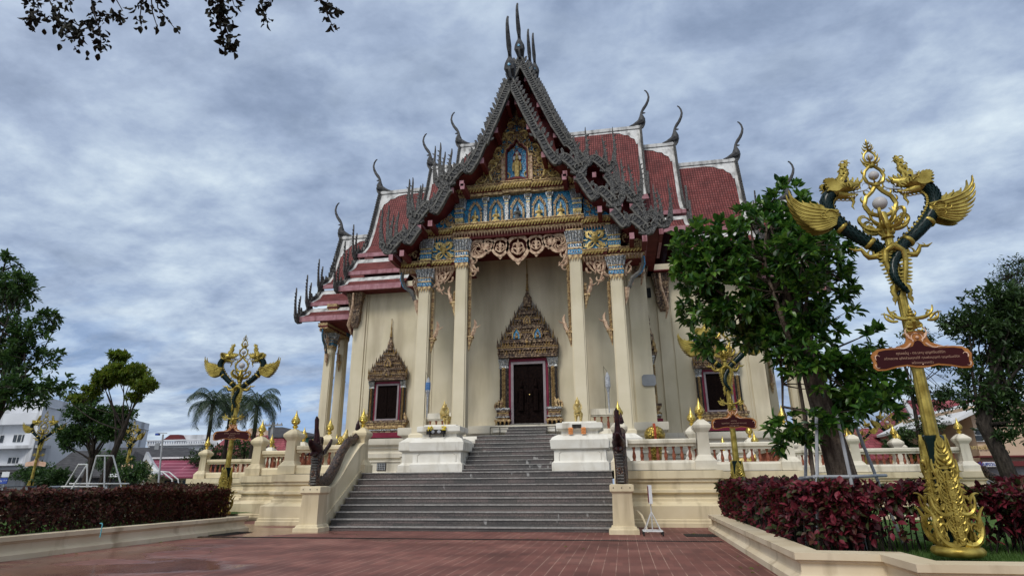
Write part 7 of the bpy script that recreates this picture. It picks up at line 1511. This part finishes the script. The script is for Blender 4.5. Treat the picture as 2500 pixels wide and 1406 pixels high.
q = MB(); P = [W(x, y, 45.4) for x, y in ((325, 1150), (333, 1146), (357, 1118), (380, 1150), (386, 1158), (366, 1108), (357, 1102), (350, 1106))]; P = [W(x, y, 45.4) for x, y in ((322, 1152), (348, 1126), (357, 1102), (372, 1130), (392, 1158), (380, 1156), (357, 1120), (336, 1150))]
q.add([tuple(p) for p in P]+[(p.x, p.y+.3, p.z) for p in P], [(0, 1, 2, 6, 7), (2, 3, 4, 5, 6), (8, 15, 14, 10, 9), (10, 14, 13, 12, 11), (1, 0, 8, 9), (2, 1, 9, 10), (3, 2, 10, 11), (4, 3, 11, 12)]); put(t, off, 'barge_board', q, 'palewhite')
q = MB(); P = [W(x, y, 45.6) for x, y in ((336, 1150), (357, 1120), (380, 1156), (380, 1195), (336, 1195))]; q.add([tuple(p) for p in P], [(0, 1, 2, 3, 4)]); put(t, off, 'gable_wall', q, 'paleyellow')
for i in range(3): q = MB(); bx(q, 402+i*22, 418+i*22, 1172, 1190, 46.5, .05); put(t, off, 'window', q, 'glass')
q = MB(); bx(q, 355, 500, 1116, 1120, 48.5, .5); put(t, off, 'ridge', q, 'palewhite')
gabled('far_house', 'house with a dull red roof behind the palms and left terrace posts', 500, 700, 1110, 1062, 60, 10, 'salmon', 'rooffar', 560, 690)
gabled('far_house', 'small house with a green sheet roof behind the left terrace', 655, 765, 1066, 1042, 64, 9, 'greensheet', 'greyroof', 655, 690)
gabled('far_house', 'pale roofed house left of the terrace corner behind the palms', 560, 660, 1080, 1045, 66, 10, 'paleyellow', 'lace', 610, 640)
t, off = gabled('hall', 'long hall with a red tiled roof and a white gable edge beyond the right balustrade', 2215, 2400, 1050, 976, 62, 12, 'salmon', 'rooffar', 2215, 2390)
q = MB(); P = [W(x, y, 61.5) for x, y in ((2200, 972), (2212, 976), (2268, 1058), (2246, 1052))]; q.add([tuple(p) for p in P]+[(p.x, p.y+.3, p.z) for p in P], [(0, 1, 2, 3), (7, 6, 5, 4), (0, 4, 5, 1), (1, 5, 6, 2), (3, 2, 6, 7), (0, 3, 7, 4)]); put(t, off, 'barge_board', q, 'palewhite')
t, off = gabled('far_house', 'dark red tiled gable roof seen through the leaves behind the right terrace', 2060, 2200, 1120, 1045, 66, 12, 'salmon', 'rooffar', 2080, 2120)
t, off = bld('pink_house', 'pinkish two-storey house with a pitched roof behind the trees at the right', 2440, 36); q = MB(); a, b = W(2368, 1010, 36), W(2700, 1010, 36); q.box(a.x, b.x, 36, 44, 0, a.z+.4); put(t, off, 'wall', q, 'salmon')
q = MB(); P = [W(x, y, 35.2) for x, y in ((2322, 1028), (2440, 968), (2700, 905), (2700, 918), (2440, 981), (2325, 1035))]; q.add([tuple(p) for p in P]+[(p.x, 45, p.z) for p in P], [(0, 1, 4, 5), (1, 2, 3, 4), (0, 6, 7, 1), (1, 7, 8, 2), (5, 4, 10, 11), (4, 3, 9, 10), (0, 5, 11, 6)]); put(t, off, 'roof', q, 'palewhite')
q = MB(); bx(q, 2378, 2420, 1045, 1078, 35.9, .1); f = put(t, off, 'window', q, 'palewhite'); q = MB()
for i in range(2):
    for j in range(2): bx(q, 2381+i*20, 2398+i*20, 1048+j*15, 1060+j*15, 35.85, .04)
put(t, off, 'pane', q, 'glass')
q = MB(); bx(q, 2390, 2700, 1126, 1138, 34.6, 1.6); bx(q, 2390, 2700, 1112, 1116, 35.4, .6); put(t, off, 'canopy', q, 'rooffar'); q = MB(); bx(q, 2395, 2700, 1138, None, 35.0, .8); put(t, off, 'ground_floor', q, 'greypad')
text('อาคารเรียนสวน', .30, Matrix.Translation(Vector(W(2408, 1096, 35.93))-off) @ Matrix.Rotation(pi/2, 4, 'X'), 'gold', t, .02)
q = MB(); bx(q, 2400, 2438, 1127, 1139, 34.5, .08); s_ = put(t, off, 'sign_panel', q, 'signpurple'); text('ตึกสงวนสุข', .24, Matrix.Translation(Vector(W(2419, 1136, 34.48))-off) @ Matrix.Rotation(pi/2, 4, 'X'), 'signblue', s_, .01)
q = MB(); q.tube([W(2400, 1138, 29), W(2412, 1158, 29), W(2440, 1172, 29), W(2470, 1168, 29), W(2500, 1175, 29)], [.10, .16, .22, .26, .28], 8); tag(build('naga_tail', q, 'nagabrown', smooth=50), 'thick brown scaled naga tail running down at the far right terrace end', 'naga tail')
# poles, sign, cars, tent
q = MB(); a, b = W(388, 1200, 38), W(398, 1060, 38); q.tube([(a.x, 38, 0), (b.x, 38, b.z)], .06, 8); t = thing('floodlight_pole', 'thin grey pole with floodlight and solar panel left of the terrace', 'light pole', (a.x, 38, 0)); q.v = [(x-a.x, y-38, z) for x, y, z in q.v]; build('pole', q, 'pole_grey', t)
q = MB(); c0 = W(392, 1058, 38)-Vector((a.x, 38, 0)); q.box(c0.x-.35, c0.x-.1, -.1, .1, c0.z-.12, c0.z+.02); build('floodlight', q, 'signblue', t); q = MB(); q.box(c0.x-.3, c0.x+.5, -.03, .03, c0.z, c0.z+.05); build('arm', q, 'pole_grey', t); q = MB(); c1 = W(385, 1088, 38)-Vector((a.x, 38, 0)); q.box(c1.x-.2, c1.x+.15, -.05, .0, c1.z-.25, c1.z+.2); build('solar_panel', q, 'greypad', t)
p = W(668, 1030, 50); t = thing('utility_pole', 'concrete utility pole with crossarm right of the rightmost palm', 'utility pole', (p.x, 50, 0)); q = MB(); q.taper(0, 0, [(.16, 0), (.11, p.z)], 4); build('pole', q, 'pole_grey', t); q = MB(); q.box(-.9, .9, -.06, .06, p.z-.35, p.z-.2); 
for x in (-.8, -.4, .4, .8): q.lathe([(.05, 0), (.06, .08), (.02, .14)], (x, 0, p.z-.2), 6)
build('crossarm', q, 'pole_grey', t)
p = W(14, 1165, 26); t = thing('road_sign', 'small white and blue sign board on a post at the far left above the hedge', 'sign', (p.x, 26, 0)); q = MB(); q.tube([(0, 0, 0), (0, 0, p.z+.3)], .03, 6); build('post', q, 'pole_grey', t); q = MB(); q.box(-.22, .22, -.05, -.03, p.z+.02, p.z+.27); b_ = build('panel', q, 'signpurple', t); q = MB(); q.box(-.24, .20, -.055, -.03, p.z-.30, p.z-.02); b2 = build('panel', q, 'signblue', t)
text('IN ↑↑', .15, Matrix.Translation((-.02, -.06, p.z-.22)) @ Matrix.Rotation(pi/2, 4, 'X'), 'palewhite', b2, .002)
p = W(75, 1128, 70)
def car(px, py, Y, paint, label, rz):
    p = W(px, py, Y); t = thing('parked_car', label, 'car', (p.x, Y, 0), rz, group='cars parked beyond the left hedge'); q = MB(); L, w_ = 2.15, .88
    P = [(-L, .35), (-L, .75), (-L+.1, .92), (-1.2, 1.0), (-.65, 1.45), (.75, 1.47), (1.25, 1.05), (L-.1, .88), (L, .7), (L, .35)]; q.prism(P, lambda a, b, d: (a, d*(1 if b < 1.02 else .80), b), -w_, w_); build('body', q, paint, t, smooth=35)
    for s in (-1, 1):
        q = MB(); yy = s*(w_*.82+.035); q.add([(-1.05, s*(w_+.006), 1.03), (-.62, yy-s*.02, 1.40), (.70, yy-s*.02, 1.41), (1.12, s*(w_+.006), 1.05)], [(0, 1, 2, 3)]); build('side_window', q, 'glass', t)
        for x in (-1.35, 1.35): q = MB(); q.tube([(x, s*(w_-.16), .32), (x, s*(w_+.02), .32)], .32, 16); wl = build('wheel', q, 'black', t); q = MB(); q.tube([(x, s*(w_+.01), .32), (x, s*(w_+.03), .32)], .19, 12); build('rim', q, 'carsilver', wl)
    for sx_, nm in ((-1, 'rear_window'), (1, 'windscreen')):
        x0, z0, x1, z1 = (-1.19, 1.02, -.70, 1.42) if sx_ < 0 else (1.24, 1.07, .78, 1.44); q = MB(); q.add([(x0+sx_*.03, -.66, z0), (x0+sx_*.03, .66, z0), (x1+sx_*.03, .60, z1), (x1+sx_*.03, -.60, z1)], [(0, 1, 2, 3)]); build(nm, q, 'glass', t)
    for y in (-.6, .6): q = MB(); q.box(L-.06, L+.01, y-.16, y+.16, .66, .80); build('headlight', q, 'palewhite', t); q = MB(); q.box(-L-.01, -L+.06, y-.14, y+.14, .70, .86); build('tail_light', q, 'redcrest', t)
car(60, 1178, 30, 'cardark', 'dark parked car farthest left, partly behind a lamp foot', R(20)); car(135, 1175, 34, 'cardark', 'dark blue parked car in the middle of the row beyond the left hedge', R(30)); car(170, 1190, 27, 'carsilver', 'silver car parked left of the white tree supports', R(35)); car(215, 1195, 29.5, 'carwhite', 'white car seen between the white tree supports', R(40))
t = thing('canopy_frame', 'white steel canopy frame with arched bars beyond the left hedge', 'canopy', (W(380, 1190, 40).x, 40, 0)); off = Vector(t.location)
for (x0, x1) in ((330, 420), (345, 435)):
    Y = 40 if x0 == 330 else 42; q = MB(); P = [(x0, 1195), (x0+8, 1165), (x0+30, 1148), (x1-22, 1152), (x1, 1170), (x1+2, 1195)]; q.tube([W(a, b, Y)-off for a, b in P], .05, 6); build('arch_bar', q, 'pole_white', t)
q = MB(); q.tube([W(345, 1150, 40)-off, W(360, 1148, 42)-off], .04, 6); q2 = build('cross_bar', q, 'pole_white', t)
for (px, py, s_) in ((305, 1150, 1), (345, 1143, 1)):
    p = W(px, py, 44); t = thing('market_umbrella', ('left' if px < 320 else 'right')+' white umbrella top beyond the left lawn', 'umbrella', (p.x, 44, 0)); q = MB(); q.taper(0, 0, [(1.5, p.z-.45), (1.45, p.z-.35), (.05, p.z)], 8, 0); build('canopy', q, 'palewhite', t); q = MB(); q.tube([(0, 0, 0), (0, 0, p.z-.2)], .03, 6); build('pole', q, 'pole_grey', t)

# a few fallen leaves on the paving
q = MB(); rgl = np.random.default_rng(4); V, F = leaf_batch(np.zeros((1, 3)), np.array([[1., .2, .1]]), np.array([[0, 0, 1.]]), np.array([.085]), .5); q.arr(V, F); lf = build('fallen_leaf', q, 'leaf_olive', smooth=None); rr = random.Random(77)
for i in range(34):
    o = lf if i == 0 else lf.copy()
    if i: COL.objects.link(o)
    if i < 12: o.location = (-12.15+rr.uniform(0, .3), rr.uniform(9, 18.5), .012)
    elif i < 20: o.location = (2.2+rr.uniform(-.3, .05), rr.uniform(10.8, 19), .012)
    else: o.location = (rr.uniform(-11, 1.8), rr.uniform(9.5, 18.8), .012)
    o.rotation_euler = (rr.uniform(-.2, .2), rr.uniform(-.2, .2), rr.uniform(0, 6)); o.scale = (rr.uniform(.6, 1.3),)*3
    tag(o, 'small fallen leaf lying on the red paving', 'leaf', 'fallen leaves scattered on the paving')
